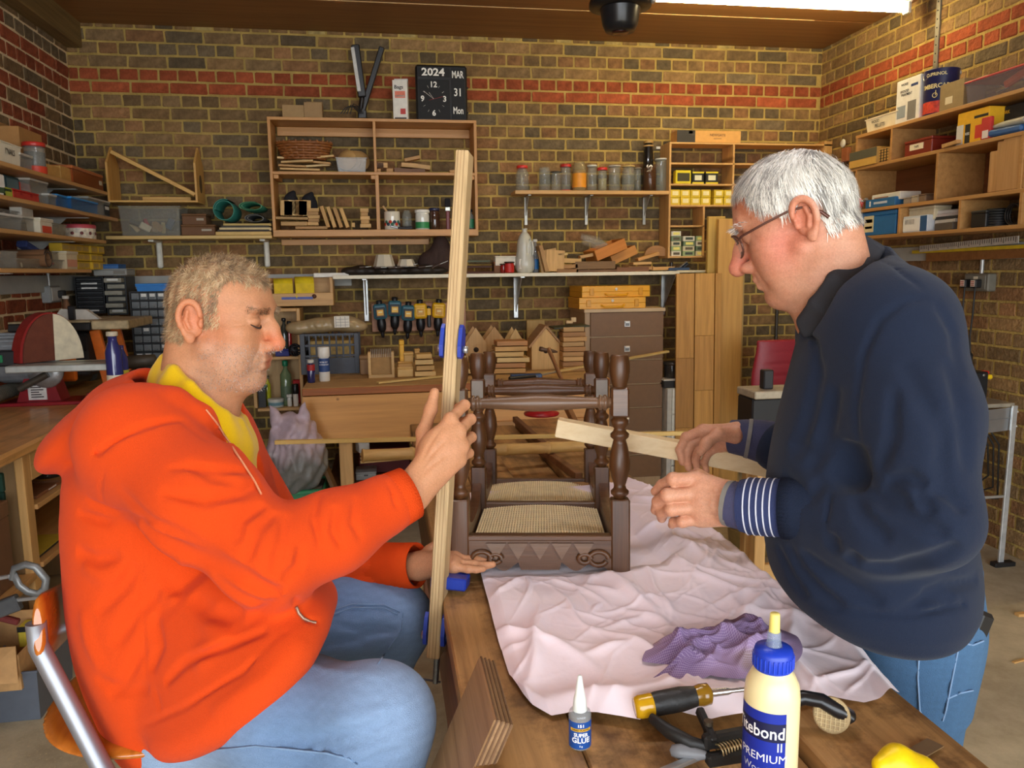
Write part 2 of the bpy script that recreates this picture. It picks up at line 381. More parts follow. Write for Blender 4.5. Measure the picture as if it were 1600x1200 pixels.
# ------------------------------------------------------------------ soft bodies: signed-distance volumes turned into one smooth surface
import openvdb as vdb
def V3(p):return np.array(tuple(p),dtype=np.float64)
class Vol:
 def __init__(s,lo,hi,vox):
  s.lo=V3(lo);s.v=vox;s.n=np.ceil((V3(hi)-s.lo)/vox).astype(int)+1;s.d=np.full(s.n,.5,np.float32)
 def box(s,lo,hi):
  a=np.clip(np.floor((V3(lo)-s.lo)/s.v).astype(int),0,s.n);b=np.clip(np.ceil((V3(hi)-s.lo)/s.v).astype(int)+1,0,s.n)
  sl=tuple(slice(i,j)for i,j in zip(a,b))
  g=[(s.lo[k]+np.arange(a[k],b[k])*s.v).astype(np.float32)for k in range(3)]
  return sl,g[0][:,None,None],g[1][None,:,None],g[2][None,None,:]
 def comb(s,sl,d,k,op):
  o=s.d[sl]
  if o.size==0:return
  k=max(k,1e-4)
  if op=='u':h=np.clip(.5+.5*(o-d)/k,0,1);s.d[sl]=o*(1-h)+d*h-k*h*(1-h)
  elif op=='s':d=-d;h=np.clip(.5-.5*(o-d)/k,0,1);s.d[sl]=o*(1-h)+d*h+k*h*(1-h)
 def cap(s,a,b,ra,rb=None,k=.01,op='u'):
  rb=ra if rb is None else rb;a=V3(a);b=V3(b);m=max(ra,rb)+k+2.5*s.v
  sl,X,Y,Z=s.box(np.minimum(a,b)-m,np.maximum(a,b)+m);ab=b-a;L=max(ab@ab,1e-9)
  px,py,pz=X-a[0],Y-a[1],Z-a[2];t=np.clip((px*ab[0]+py*ab[1]+pz*ab[2])/L,0,1)
  d=np.sqrt((px-t*ab[0])**2+(py-t*ab[1])**2+(pz-t*ab[2])**2)-(ra+(rb-ra)*t)
  s.comb(sl,d,k,op);return s
 def chain(s,pts,rs,k=.01,op='u'):
  for i in range(len(pts)-1):s.cap(pts[i],pts[i+1],rs[i],rs[i+1],k,op)
  return s
 def ell(s,c,r,R=None,k=.01,op='u'):
  c=V3(c);r=V3(r)if hasattr(r,'__len__')else np.array([r]*3);m=r.max()+k+2.5*s.v
  sl,X,Y,Z=s.box(c-m,c+m);p=[X-c[0],Y-c[1],Z-c[2]]
  if R is None:R=np.eye(3)
  q=[sum(p[j]*R[j,i]for j in range(3))for i in range(3)]
  k0=np.sqrt(sum((q[i]/r[i])**2 for i in range(3)));k1=np.sqrt(sum((q[i]/r[i]**2)**2 for i in range(3)))+1e-6
  s.comb(sl,k0*(k0-1)/k1,k,op);return s
 def stack(s,lev,phi,k=.02,op='u',pad=.06):
  """oval sections up the z axis: (z, cx, cy, half-depth along phi, half-width)"""
  lev=sorted(lev);L=np.array(lev);z0,z1=L[0,0],L[-1,0];m=max(L[:,3].max(),L[:,4].max())+pad
  sl,X,Y,Z=s.box((L[:,1].min()-m,L[:,2].min()-m,z0-pad),(L[:,1].max()+m,L[:,2].max()+m,z1+pad))
  zz=np.clip(Z.ravel(),z0,z1)
  def cub(col):
   x,y=L[:,0],L[:,col];t=np.gradient(y,x);i=np.clip(np.searchsorted(x,zz)-1,0,len(x)-2);h=x[i+1]-x[i];u=(zz-x[i])/h
   return((2*u**3-3*u**2+1)*y[i]+(u**3-2*u**2+u)*h*t[i]+(-2*u**3+3*u**2)*y[i+1]+(u**3-u**2)*h*t[i+1]).astype(np.float32)[None,None,:]
  cx,cy,A,B=cub(1),cub(2),np.maximum(cub(3),.004),np.maximum(cub(4),.004)
  dx,dy=X-cx,Y-cy;c,sn=math.cos(phi),math.sin(phi);p,q=dx*c+dy*sn,-dx*sn+dy*c
  e=2.3;k0=(np.abs(p/A)**e+np.abs(q/B)**e)**(1/e);d=(k0-1)*np.minimum(A,B)
  d=np.maximum(d,np.maximum(z0-Z,Z-z1));s.comb(sl,d,k,op);return s
 def warp(s,fn,lo,hi):
  sl,X,Y,Z=s.box(lo,hi);s.d[sl]+=fn(X,Y,Z).astype(np.float32);return s
 def crease(s,pts,w,depth):
  """a soft groove along a line: depth > 0 cuts in, < 0 raises a ridge"""
  pts=[V3(p)for p in pts];m=3*w
  sl,X,Y,Z=s.box(np.min(pts,0)-m,np.max(pts,0)+m);best=None;n=len(pts)
  for i in range(n-1):
   a,b=pts[i],pts[i+1];ab=b-a;L=max(ab@ab,1e-9);px,py,pz=X-a[0],Y-a[1],Z-a[2];t=np.clip((px*ab[0]+py*ab[1]+pz*ab[2])/L,0,1)
   q=(px-t*ab[0])**2+(py-t*ab[1])**2+(pz-t*ab[2])**2;fade=np.maximum(np.sin(np.clip((i+t)/(n-1),.0,1)*PI),0)**.6
   g=np.exp(-q/(w*w))*fade;best=g if best is None else np.maximum(best,g)
  if best is not None and best.size:s.d[sl]+=(depth*best).astype(np.float32)
  return s
 def mesh(s,smooth=0):
  d=np.clip(s.d,-.1,.1)
  for ax in range(3):
   sl=[slice(None)]*3;sl[ax]=0;d[tuple(sl)]=.1;sl[ax]=-1;d[tuple(sl)]=.1
  g=vdb.FloatGrid(.1);g.copyFromArray(d.astype(np.float32));p,q=g.convertToQuads(isovalue=0.0)
  p=np.asarray(p)*s.v+s.lo;q=np.asarray(q)
  if smooth:
   e=np.concatenate([q[:,[0,1]],q[:,[1,2]],q[:,[2,3]],q[:,[3,0]]]);e=np.concatenate([e,e[:,::-1]]);cnt=np.bincount(e[:,0],minlength=len(p))[:,None]
   for _ in range(smooth):
    acc=np.stack([np.bincount(e[:,0],weights=p[e[:,1],k],minlength=len(p))for k in range(3)],1);p=p*.5+.5*acc/np.maximum(cnt,1)
  return p,q
def soft_mesh(name,parts,m,colour=None):
 """parts: list of (points, quads); colour(points) -> rgb per vertex in 0..255"""
 P=[];Q=[];o=0
 for p,q in parts:P.append(p);Q.append(q+o);o+=len(p)
 P=np.concatenate(P);Q=np.concatenate(Q);me=bpy.data.meshes.new(name)
 me.vertices.add(len(P));me.vertices.foreach_set('co',P.astype(np.float32).ravel())
 me.loops.add(len(Q)*4);me.loops.foreach_set('vertex_index',Q.astype(np.int32).ravel())
 me.polygons.add(len(Q));me.polygons.foreach_set('loop_start',np.arange(0,len(Q)*4,4,dtype=np.int32))
 me.polygons.foreach_set('use_smooth',np.ones(len(Q),bool));me.update();me.validate()
# outward faces
 a=P[Q[:,1]]-P[Q[:,0]];b=P[Q[:,2]]-P[Q[:,0]];vol=(np.cross(a,b)*P[Q[:,0]]).sum()
 if vol<0:me.flip_normals()
 me.materials.append(m)
 if colour is not None:
  c=np.asarray(colour(P))/255.;c=np.where(c<=.04045,c/12.92,((c+.055)/1.055)**2.4)
  at_=me.color_attributes.new('tint','FLOAT_COLOR','POINT');at_.data.foreach_set('color',np.concatenate([c,np.ones((len(c),1))],1).astype(np.float32).ravel())
 return me
def n3(P,s,seed=0):
 """cheap smooth noise for vertex tints"""
 r=np.random.RandomState(seed);o=np.zeros(len(P))
 for i in range(6):w=r.normal(size=3)*s;o+=np.sin(P@w+r.uniform(0,6.28))
 return o/6
def tintmat(key,rough=.5,bump=.1,bscale=300,sss=0,spec=.4,sheen=0,weave=0,voro=0):
 if key in _M:return _M[key]
 m,t,b=_new(key);N=t.nodes;L=t.links;at_=N.new('ShaderNodeAttribute');at_.attribute_name='tint'
 tc=N.new('ShaderNodeTexCoord');n=N.new('ShaderNodeTexNoise');n.inputs['Scale'].default_value=bscale;n.inputs['Detail'].default_value=4;L.new(tc.outputs['Object'],n.inputs['Vector'])
 hsv=N.new('ShaderNodeHueSaturation');mr=N.new('ShaderNodeMapRange');mr.inputs[1].default_value=.3;mr.inputs[2].default_value=.7;mr.inputs[3].default_value=.9;mr.inputs[4].default_value=1.1
 L.new(n.outputs['Fac'],mr.inputs[0]);L.new(mr.outputs[0],hsv.inputs['Value']);L.new(at_.outputs['Color'],hsv.inputs['Color']);L.new(hsv.outputs[0],b.inputs['Base Color'])
 b.inputs['Roughness'].default_value=rough;b.inputs['Specular IOR Level'].default_value=spec
 if sss:b.inputs['Subsurface Weight'].default_value=sss;b.inputs['Subsurface Radius'].default_value=(.006,.0025,.0012);b.inputs['Subsurface Scale'].default_value=1
 if sheen:b.inputs['Sheen Weight'].default_value=sheen
 bp=N.new('ShaderNodeBump');bp.inputs['Strength'].default_value=bump;bp.inputs['Distance'].default_value=.004;L.new(n.outputs['Fac'],bp.inputs['Height'])
 L.new(bp.outputs[0],b.inputs['Normal']);_M[key]=m;return m
class Frame:
 """a head's or hand's own axes: x forward, y left, z up"""
 def __init__(s,o,fwd,up):
  s.o=V3(o);f=V3(fwd);f/=np.linalg.norm(f);u=V3(up);l=np.cross(u,f);l/=np.linalg.norm(l);u=np.cross(f,l);s.R=np.stack([f,l,u],1)
 def __call__(s,x,y,z):return s.o+s.R@np.array([x,y,z])
 def loc(s,P):return(P-s.o)@s.R
# ------------------------------------------------------------------ heads, hair and hands
def ax(u,v,d):
 """room point at a pixel, d metres along the lens axis"""
 return Vector((0,0,EYE))+ray(u,v)*d
def rotR(fr,yaw=0,pitch=0,roll=0):
 return fr.R@np.array(Matrix.Rotation(yaw,3,'Z')@Matrix.Rotation(pitch,3,'Y')@Matrix.Rotation(roll,3,'X'))
def head_volume(fr,neck_to,kind,vox=.0018):
 c=fr.o;V=Vol(c-.19,c+.19,vox);H=fr
 heavy=kind=='a'
 V.ell(H(-.006,0,.026),(.088,.0755,.079),fr.R,.01)
 V.ell(H(.012,0,.036),(.075,.068,.064),fr.R,.02) # forehead
 V.ell(H(.030,0,-.030),(.060,.062,.084),fr.R,.02) # face
 for s in(-1,1):
  V.cap(H(.006,s*.056,-.052),H(.058,s*.024,-.100),.019,.017,.024) # jaw
  V.ell(H(.050,s*.042,-.022),(.026,.026,.024),fr.R,.022) # cheekbone
  V.ell(H(.052,s*.036,-.062),(.026,.026,.030),fr.R,.025) # cheek
 V.ell(H(.074,0,-.102),(.020,.026,.018),fr.R,.018) # chin
 if heavy:
  V.ell(H(.030,0,-.112),(.050,.050,.030),fr.R,.03) # soft throat
  for s in(-1,1):V.ell(H(.036,s*.048,-.078),(.032,.022,.036),fr.R,.02)
 else:
  V.ell(H(.036,0,-.112),(.040,.036,.024),fr.R,.03)
  for s in(-1,1):V.ell(H(.046,s*.038,-.088),(.020,.014,.028),fr.R,.015)
 V.cap(H(.077,-.034,.026),H(.077,.034,.026),.0125,None,.016) # brow
 for s in(-1,1):
  V.ell(H(.094,s*.034,.004),(.020,.023,.014),fr.R,.012,'s') # socket
  V.ell(H(.0685,s*.034,.003),(.0175,.018,.0145),fr.R,.0025) # closed lid over the eye
  V.crease([H(.083,s*.018,-.002),H(.0845,s*.034,-.006),H(.076,s*.052,-.001)],.0022,.0016)
  V.crease([H(.083,s*.018,.013),H(.0835,s*.034,.0145),H(.074,s*.052,.010)],.0024,.0016)
  V.crease([H(.082,s*.020,-.016),H(.080,s*.036,-.020),H(.070,s*.052,-.014)],.003,.0012) # bag under the eye
  V.crease([H(.092,s*.019,-.040),H(.082,s*.034,-.058),H(.072,s*.040,-.082)],.004,.003) # fold by the mouth
  for q_ in(-.006,.002,.010):V.crease([H(.070,s*.056,.0+q_*.4),H(.060,s*.063,q_),H(.048,s*.067,q_*1.7)],.0018,.0013)
  V.crease([H(.062,s*.052,-.030),H(.054,s*.058,-.052),H(.058,s*.046,-.078)],.003,.0014);V.crease([H(.080,s*.026,-.074),H(.078,s*.028,-.086),H(.070,s*.030,-.100)],.003,.0016)
 V.chain([H(.082,0,.018),H(.097,0,-.008),H(.110 if heavy else .116,0,-.032)],(.0095,.0110,.0130),.012) # nose
 V.ell(H(.108 if heavy else .113,0,-.036),(.0132,.0145,.0118)if heavy else(.0125,.0130,.0110),fr.R,.008)
 for s in(-1,1):
  V.ell(H(.096,s*.0150,-.040),(.0140,.0092,.0098),fr.R,.006)
  V.ell(H(.103,s*.007,-.0485),(.006,.0035,.004),fr.R,.003,'s')
 V.ell(H(.080,0,-.066),(.0165,.030,.021),fr.R,.016) # muzzle
 V.cap(H(.0935,-.016,-.0645),H(.0935,.016,-.0645),.0055,None,.006);V.cap(H(.0915,-.014,-.0765),H(.0915,.014,-.0765),.0058,None,.006)
 V.crease([H(.100,-.024,-.0715),H(.1005,0,-.0700),H(.100,.024,-.0715)],.0026,.0055 if heavy else .0035)
 V.crease([H(.090,-.014,-.0875),H(.091,0,-.0885),H(.090,.014,-.0875)],.004,.0025)
 for k,zz in enumerate((.048,.060,.072)if heavy else(.05,.064)):
  V.crease([H(.056,-.056,zz-.006),H(.079-.003*k,-.024,zz),H(.083-.003*k,.0,zz-.001),H(.079-.003*k,.024,zz),H(.056,.056,zz-.006)],.0024,.0019)
 for s in(-1,1): # ears
  ex,ez=-.014,(-.008 if heavy else-.012);sc=1.0 if heavy else .93
  def E(x,o,z):return H(ex+x*sc,s*(.0725+o),ez+z*sc)
  Re=rotR(fr,-s*.35,-.22,0)
  V.ell(E(0,.005,.002),(.017*sc,.007,.030*sc),Re,.006)
  V.chain([E(.0135+.0*a,.006,.004)if a<0 else E(-.0035+.0175*math.cos(a),.013+.006*math.sin(a*.62),.008+.0245*math.sin(a))for a in np.linspace(-.15,3.5,13)]+[E(-.017,.016,-.010),E(-.010,.012,-.022),E(-.005,.010,-.028)],[.0035]+[.0044]*11+[.0046]*4,.004)
  V.ell(E(-.001,.010,-.030),(.0085,.006,.0105),Re,.005)
  V.ell(E(.003,.016,.004),(.0085,.007,.016),Re,.005,'s')
  V.chain([E(-.008,.014,.016),E(-.009,.0145,0),E(-.002,.012,-.013)],(.003,.0032,.0035),.003)
  V.ell(E(.0145,.008,-.004),(.0045,.004,.007),Re,.003)
 nb=V3(neck_to);n0=H(-.034,0,-.05)
 V.cap(n0,nb,.056 if heavy else .051,.070 if heavy else .062,.03)
 V.cap(H(.012,0,-.108),nb+fr.R@np.array([.028,0,-.012]),.036 if heavy else .030,.045,.03)
 if heavy:
  V.crease([H(-.108,-.03,-.055),H(-.112,0,-.058),H(-.108,.03,-.055)],.004,.003);V.crease([H(-.098,-.045,-.072),H(-.105,-.02,-.078),H(-.1,.03,-.076)],.004,.002)
 return V
def hair_strands(fr,P,Nn,pick,flow,count,length,width,lift,seg,seed,colours):
 """thin tapering ribbons rooted on the scalp points P; flow(local) gives the combing direction"""
 r=np.random.RandomState(seed);L=fr.loc(P);idx=np.where(pick(L))[0]
 idx=idx[r.randint(0,len(idx),count)];vs=[];tone=np.clip(.55+.75*n3(L[idx]*np.array([1.,1,.35]),170,seed)+.22*r.normal(size=count),0,.999)*len(colours);fs=[];mi=[]
 for n_,i in enumerate(idx):
  nn=Nn[i];p=P[i]+r.normal(size=3)*.0011+nn*.0012;l=L[i];ln=length(l)*r.uniform(.65,1.2);d=fr.R@flow(l,r);d=d/np.linalg.norm(d)
  w=width*r.uniform(.7,1.3);o=len(vs);pts=[]
  q=p.copy();lf=lift*r.uniform(.5,1.6);st=ln/seg
  for k in range(seg+1):
   pts.append(q.copy());t=k/seg;dirv=d*(1-lf*(1-t))+nn*lf*(1-t)
   dirv-=nn*min(0,0);lq=fr.loc(q[None])[0];cen=np.array([-.006,0,.026]);rad=(lq-cen)/np.array([.09,.077,.081]);rr=np.linalg.norm(rad)
   if k and rr>1.07 and ln>.014:dirv=dirv-fr.R@((lq-cen)/np.linalg.norm(lq-cen))*.45
   q=q+dirv/np.linalg.norm(dirv)*st
  for k,q in enumerate(pts):
   t=k/seg;side=np.cross(d,nn);side=side/(np.linalg.norm(side)+1e-9)*w*(1-.75*t)
   vs.append(q-side);vs.append(q+side)
  for k in range(seg):fs.append((o+2*k,o+2*k+1,o+2*k+3,o+2*k+2));mi.append(int(tone[n_]))
 b=MB();b.v=[tuple(v)for v in vs];b.f=fs;b.mi=mi;b.sm=[True]*len(fs)
 me=bpy.data.meshes.new('hair');me.from_pydata(b.v,[],b.f)
 for c in colours:me.materials.append(c)
 me.polygons.foreach_set('material_index',mi);me.polygons.foreach_set('use_smooth',b.sm);me.update();return me
def normals(P,Q):
 a=np.cross(P[Q[:,2]]-P[Q[:,0]],P[Q[:,3]]-P[Q[:,1]]);n=np.zeros_like(P)
 for k in range(4):
  for c in range(3):n[:,c]+=np.bincount(Q[:,k],weights=a[:,c],minlength=len(P))
 n/=np.linalg.norm(n,axis=1)[:,None]+1e-12
 if((P-P.mean(0))*n).sum()<0:n=-n
 return n
def hand_volume(wrist,fingers,thumb,fore,vox=.0018,rw=.026,palm=None,fat=1.0):
 """fingers: four lists of joints knuckle..tip; thumb: joints base..tip; fore: a point up the forearm"""
 allp=np.array([V3(p)for f in fingers for p in f]+[V3(p)for p in thumb]+[V3(wrist),V3(fore)]);V=Vol(allp.min(0)-.05,allp.max(0)+.05,vox)
 V.cap(fore,wrist,rw*1.15,rw,.01)
 w=V3(wrist);mc=[V3(f[0])for f in fingers];side=(mc[0]-mc[3]);side/=np.linalg.norm(side)
 for i,m_ in enumerate(mc):
  root=w+side*(.018-.012*i);V.cap(root,m_,.0155,.0108,.02)
 for i in range(3):
  V.cap((mc[i]+mc[i+1])/2*.9+w*.1,w,.012,.018,.015)
 if palm is not None:V.ell(palm[0],palm[1],None,.02)
 R=[(.0100,.0093,.0082,.0068),(.0103,.0096,.0085,.0070),(.0098,.0091,.0081,.0067),(.0086,.0079,.0071,.0060)];R=[tuple(r*fat for r in q)for q in R]
 for i,f in enumerate(fingers):
  V.chain(f,R[i],.0035)
  V.ell(f[0],.0112,None,.008)
  if len(f)>2:V.ell(f[1],R[i][1]*1.07,None,.003)
 V.chain(thumb,(.0155,.0125,.0108,.0085)[:len(thumb)],.009)
 return V
def fmesh(name,vol,m,colour,sm=1):return soft_mesh(name,[vol.mesh(sm)],m,colour)
# ------------------------------------------------------------------ the two men
def hit(V,u,v,d0=.8,d1=2.2):
 """first point of a volume met along the sight line of a pixel"""
 t=np.arange(d0,d1,V.v*.6);P=np.array((0,0,EYE))+np.outer(t,np.array(ray(u,v)));I=np.round((P-V.lo)/V.v).astype(int)
 ok=np.all((I>=0)&(I<V.n),1);I=np.clip(I,0,V.n-1);w=np.where(ok&(V.d[I[:,0],I[:,1],I[:,2]]<0))[0]
 return P[w[0]]if len(w)else P[len(t)//2]
def folds(V,lines,g=1.5):
 H=[([hit(V,*p)for p in pts],w,dp)for pts,w,dp in lines]
 for pts,w,dp in H:V.crease(pts,w*.85,dp*g)
def rows(R,d,b,phi=0):
 L=[]
 for i,(v,ub,uf)in enumerate(R):
  p,q=ax(ub,v,d),ax(uf,v,d);bb=b[i]if hasattr(b,'__len__')else b
  L.append(((p.z+q.z)/2,(p.x+q.x)/2,(p.y+q.y)/2,(p-q).length/2,bb))
 return L
def const(c,amp=10,s=9,seed=1):
 return lambda P:np.clip(np.array(c)[None]*(1+amp/200*n3(P,s,seed)[:,None]),0,255)
M_skin=tintmat('skin',.52,.12,420,sss=.12,spec=.35)
M_hair_a=[mat((128,108,84),.6,key='ha3'),mat((160,134,100),.6,key='ha1'),mat((188,158,116),.6,key='ha0'),mat((214,188,148),.6,key='ha2')]
M_hair_b=[mat((150,146,140),.55,key='hb3'),mat((212,207,198),.5,key='hb1'),mat((236,232,222),.5,key='hb0'),mat((248,245,236),.5,key='hb2')]
# ---------------- seated man in the orange hooded top
pa=thing('person','seated man in an orange hooded top and blue jeans gripping a tall wooden cramp bar','person',at(330,1165,Y=1.42))
def kid(name,me,par,label=None):
 o=bpy.data.objects.new(name,me);COL.objects.link(o);o.parent=par;o.matrix_parent_inverse=Matrix.Translation(par.location).inverted()
 if label:o['label']=label
 return o
def setp(o,par):o.parent=par;o.matrix_parent_inverse=Matrix.Translation(par.location).inverted();return o
HA=Frame(ax(344,494,1.42),(.962,-.20,-.16),(.16,0,.99));neckA=ax(306,640,1.43)
hva=head_volume(HA,neckA,'a')
def skinA(P):
 L=HA.loc(P);c=np.tile(np.array([192.,136,98]),(len(P),1));r=np.linalg.norm(L,axis=1)<.22
 g=lambda x,y,z,s:np.exp(-(((L[:,0]-x)**2+(np.abs(L[:,1])-y)**2+(L[:,2]-z)**2)/s**2))*r
 c+=g(.105,0,-.034,.022)[:,None]*np.array([10,-30,-28]);c+=g(.02,.06,-.03,.04)[:,None]*np.array([-4,-10,-8]);c+=g(-.014,.085,0,.035)[:,None]*np.array([6,-10,-9])
 stub=(np.clip((-.035-L[:,2])/.02,0,1)*np.clip((L[:,0]+.03)/.04,0,1)*r*np.clip((L[:,2]+.14)/.03,0,1))*(.55+.45*n3(P,700,3))
 c=c*(1-.42*stub[:,None])+np.array([168.,156,146])*.42*stub[:,None]
 c+=(n3(P,130,5)*5)[:,None]*np.array([1,.6,.6])+(n3(P,480,6)*5)[:,None]
 c+=g(.097,.0,-.0705,.011)[:,None]*np.array([-18,-46,-40]);c+=g(.076,.034,.030,.014)[:,None]*np.array([-34,-30,-24]);c+=g(.088,.034,-.0055,.007)[:,None]*np.array([-70,-66,-56])
 scalp=np.clip((L[:,2]-.05-.35*np.clip(L[:,0],0,1))/.02,0,1)*r*np.clip((.078-L[:,0])/.02,0,1);c=c*(1-.6*scalp[:,None])+np.array([172.,140,104])*.6*scalp[:,None]
 Q=P-np.array([0,0,EYE]);dq=Q@np.array(_fw);uq=800+F*(Q@np.array(_r))/dq;vq=600-F*(Q@np.array(_u))/dq;tt=(uq-631)-.48*(vq-740)
 band=(np.abs(tt)<5.5)&(vq>738)&(vq<770)&(dq<1.33);c=np.where(band[:,None],c*.35+np.array([50.,54,58])*.65,c)
 return np.clip(c,0,255)
pA,qA=hva.mesh(1);nA=normals(pA,qA)
# hands
wr_=ax(640,772,1.31)
fingA=[[ax(704,655,1.355),ax(726,633,1.40),ax(722,634,1.455),ax(705,640,1.47)],
[ax(717,674,1.352),ax(735,655,1.40),ax(730,657,1.455),ax(712,662,1.475)],
[ax(722,697,1.352),ax(736,683,1.40),ax(731,685,1.452),ax(714,690,1.47)],
[ax(717,719,1.352),ax(733,708,1.395),ax(729,709,1.435),ax(715,712,1.455)]]
thA=[ax(662,712,1.36),ax(662,676,1.385),ax(673,640,1.405),ax(679,613,1.41)]
hv1=hand_volume(wr_,fingA,thA,ax(585,808,1.29),rw=.029,palm=(ax(684,704,1.352),(.034,.020,.036)))
for i in range(3):folds(hv1,[([((fingA[i][0].x),0)]and[(690+6*i,668+20*i),(668+4*i,700+13*i),(655,735+6*i)],.0035,.0016)])
fb=[[ax(712,866,1.60),ax(742,868,1.61),ax(760,869,1.62),ax(775,868,1.63)],
[ax(713,873,1.58),ax(744,876,1.585),ax(763,877,1.59),ax(778,875,1.60)],
[ax(712,880,1.56),ax(740,883,1.56),ax(757,884,1.57),ax(770,882,1.57)],
[ax(709,886,1.545),ax(731,889,1.54),ax(744,890,1.54),ax(755,889,1.545)]]
hv2=hand_volume(ax(656,884,1.60),fb,[ax(672,862,1.62),ax(690,848,1.63),ax(704,838,1.64)],ax(600,888,1.63),rw=.027)
# body under the clothes, legs and all, in one surface
vb=Vol((-1.0,.85,0.0),(.35,2.0,1.42),.008)
hipN,hipF=ax(300,1105,1.33),ax(400,1030,1.60);knN,knF=ax(586,1128,1.14),ax(612,970,1.62)
ftN=Vector((knN.x-.08,knN.y+.02,.09));ftF=Vector((knF.x-.10,knF.y,.09))
shN,shF=ax(215,690,1.285),ax(330,680,1.62);elN,elF=ax(425,872,1.185),ax(470,900,1.68);wrN,wrF=ax(622,780,1.30),ax(640,885,1.62)
vb.stack(rows([(660,215,340),(740,190,385),(860,195,425),(980,210,450),(1080,240,420),(1130,270,380)],1.47,(.12,.14,.14,.14,.14,.12)),0)
vb.cap(neckA,ax(280,720,1.45),.06,.09,.04)
for a,b,c in((shN,elN,wrN),(shF,elF,wrF)):vb.chain([a,b,c],(.05,.034,.024),.02)
for h,k,f in((hipN,knN,ftN),(hipF,knF,ftF)):vb.chain([h,k,f],(.085,.06,.04),.03);vb.cap(f-Vector((0,0,.03)),f+Vector((.15,-.01,-.05)),.04,.03,.02)
body=soft_mesh('body',[vb.mesh(1),(pA,qA),hv1.mesh(1),hv2.mesh(1)],M_skin,skinA)
kid('body',body,pa)
# hooded top
va=Vol((-.95,.85,.42),(.32,1.95,1.48),.0042)
va.stack(rows([(640,215,325),(665,175,366),(710,134,402),(770,124,420),(850,126,448),(930,134,484),(990,146,502),(1050,168,470),(1110,200,400),(1150,236,350),(1170,260,320)],1.45,(.09,.15,.195,.205,.205,.21,.21,.205,.19,.15,.10)),0,.03)
hemA=np.array(((262,1158,1.24),(300,1150,1.20),(345,1128,1.17),(390,1092,1.155),(430,1052,1.155),(462,1010,1.175),(485,965,1.23),(498,930,1.32)));topA=np.array(((280,1040,1.34),(300,1020,1.32),(320,1000,1.30),(345,980,1.29),(370,960,1.29),(400,940,1.30),(420,930,1.34),(440,920,1.42)))
for q in np.linspace(0,7,29):
 hp,top=[np.array([np.interp(q,range(8),A_[:,c])for c in range(3)])for A_ in(hemA,topA)];va.cap(ax(*top),ax(*hp),.07,.024,.03)
va.chain([ax(300,660,1.45),shN],(.075,.085),.05);va.chain([ax(320,660,1.5),shF],(.075,.08),.05)
va.chain([shN,ax(318,785,1.215),elN],(.090,.083,.068),.04)
va.chain([elN+Vector((-.01,0,0)),ax(520,832,1.235),ax(600,790,1.29)],(.070,.062,.051),.03);va.cap(ax(596,792,1.288),ax(606,787,1.294),.049,.047,.006)
va.chain([shF,elF],(.08,.066),.03);va.chain([elF,ax(585,888,1.64)],(.066,.050),.03);va.cap(ax(580,886,1.645),ax(594,885,1.637),.050,.047,.006)
# hood lying on the back
va.ell(ax(150,664,1.43),(.120,.130,.044),np.array(Matrix.Rotation(-.68,3,'Y')),.03);va.ell(ax(205,628,1.44),(.06,.11,.045),None,.03)
for d,s in((1.30,-1),(1.58,1)):
 va.chain([ax(92,706,1.44+(d-1.44)*.5),ax(148,688,d),ax(212,650,d),ax(270,634,d+.01*s),ax(312,655,d),ax(345,690,1.44+(d-1.44)*.75)],(.022,.026,.028,.026,.022,.014),.02)
va.cap(ax(225,600,1.38),ax(232,596,1.52),.022,None,.03)
va.ell(ax(168,640,1.42),(.082,.085,.020),np.array(Matrix.Rotation(-.68,3,'Y')),.012,'s')
va.cap(neckA+Vector((.0,0,.02)),neckA+Vector((-.02,0,.14)),.090,.085,.02,'s')
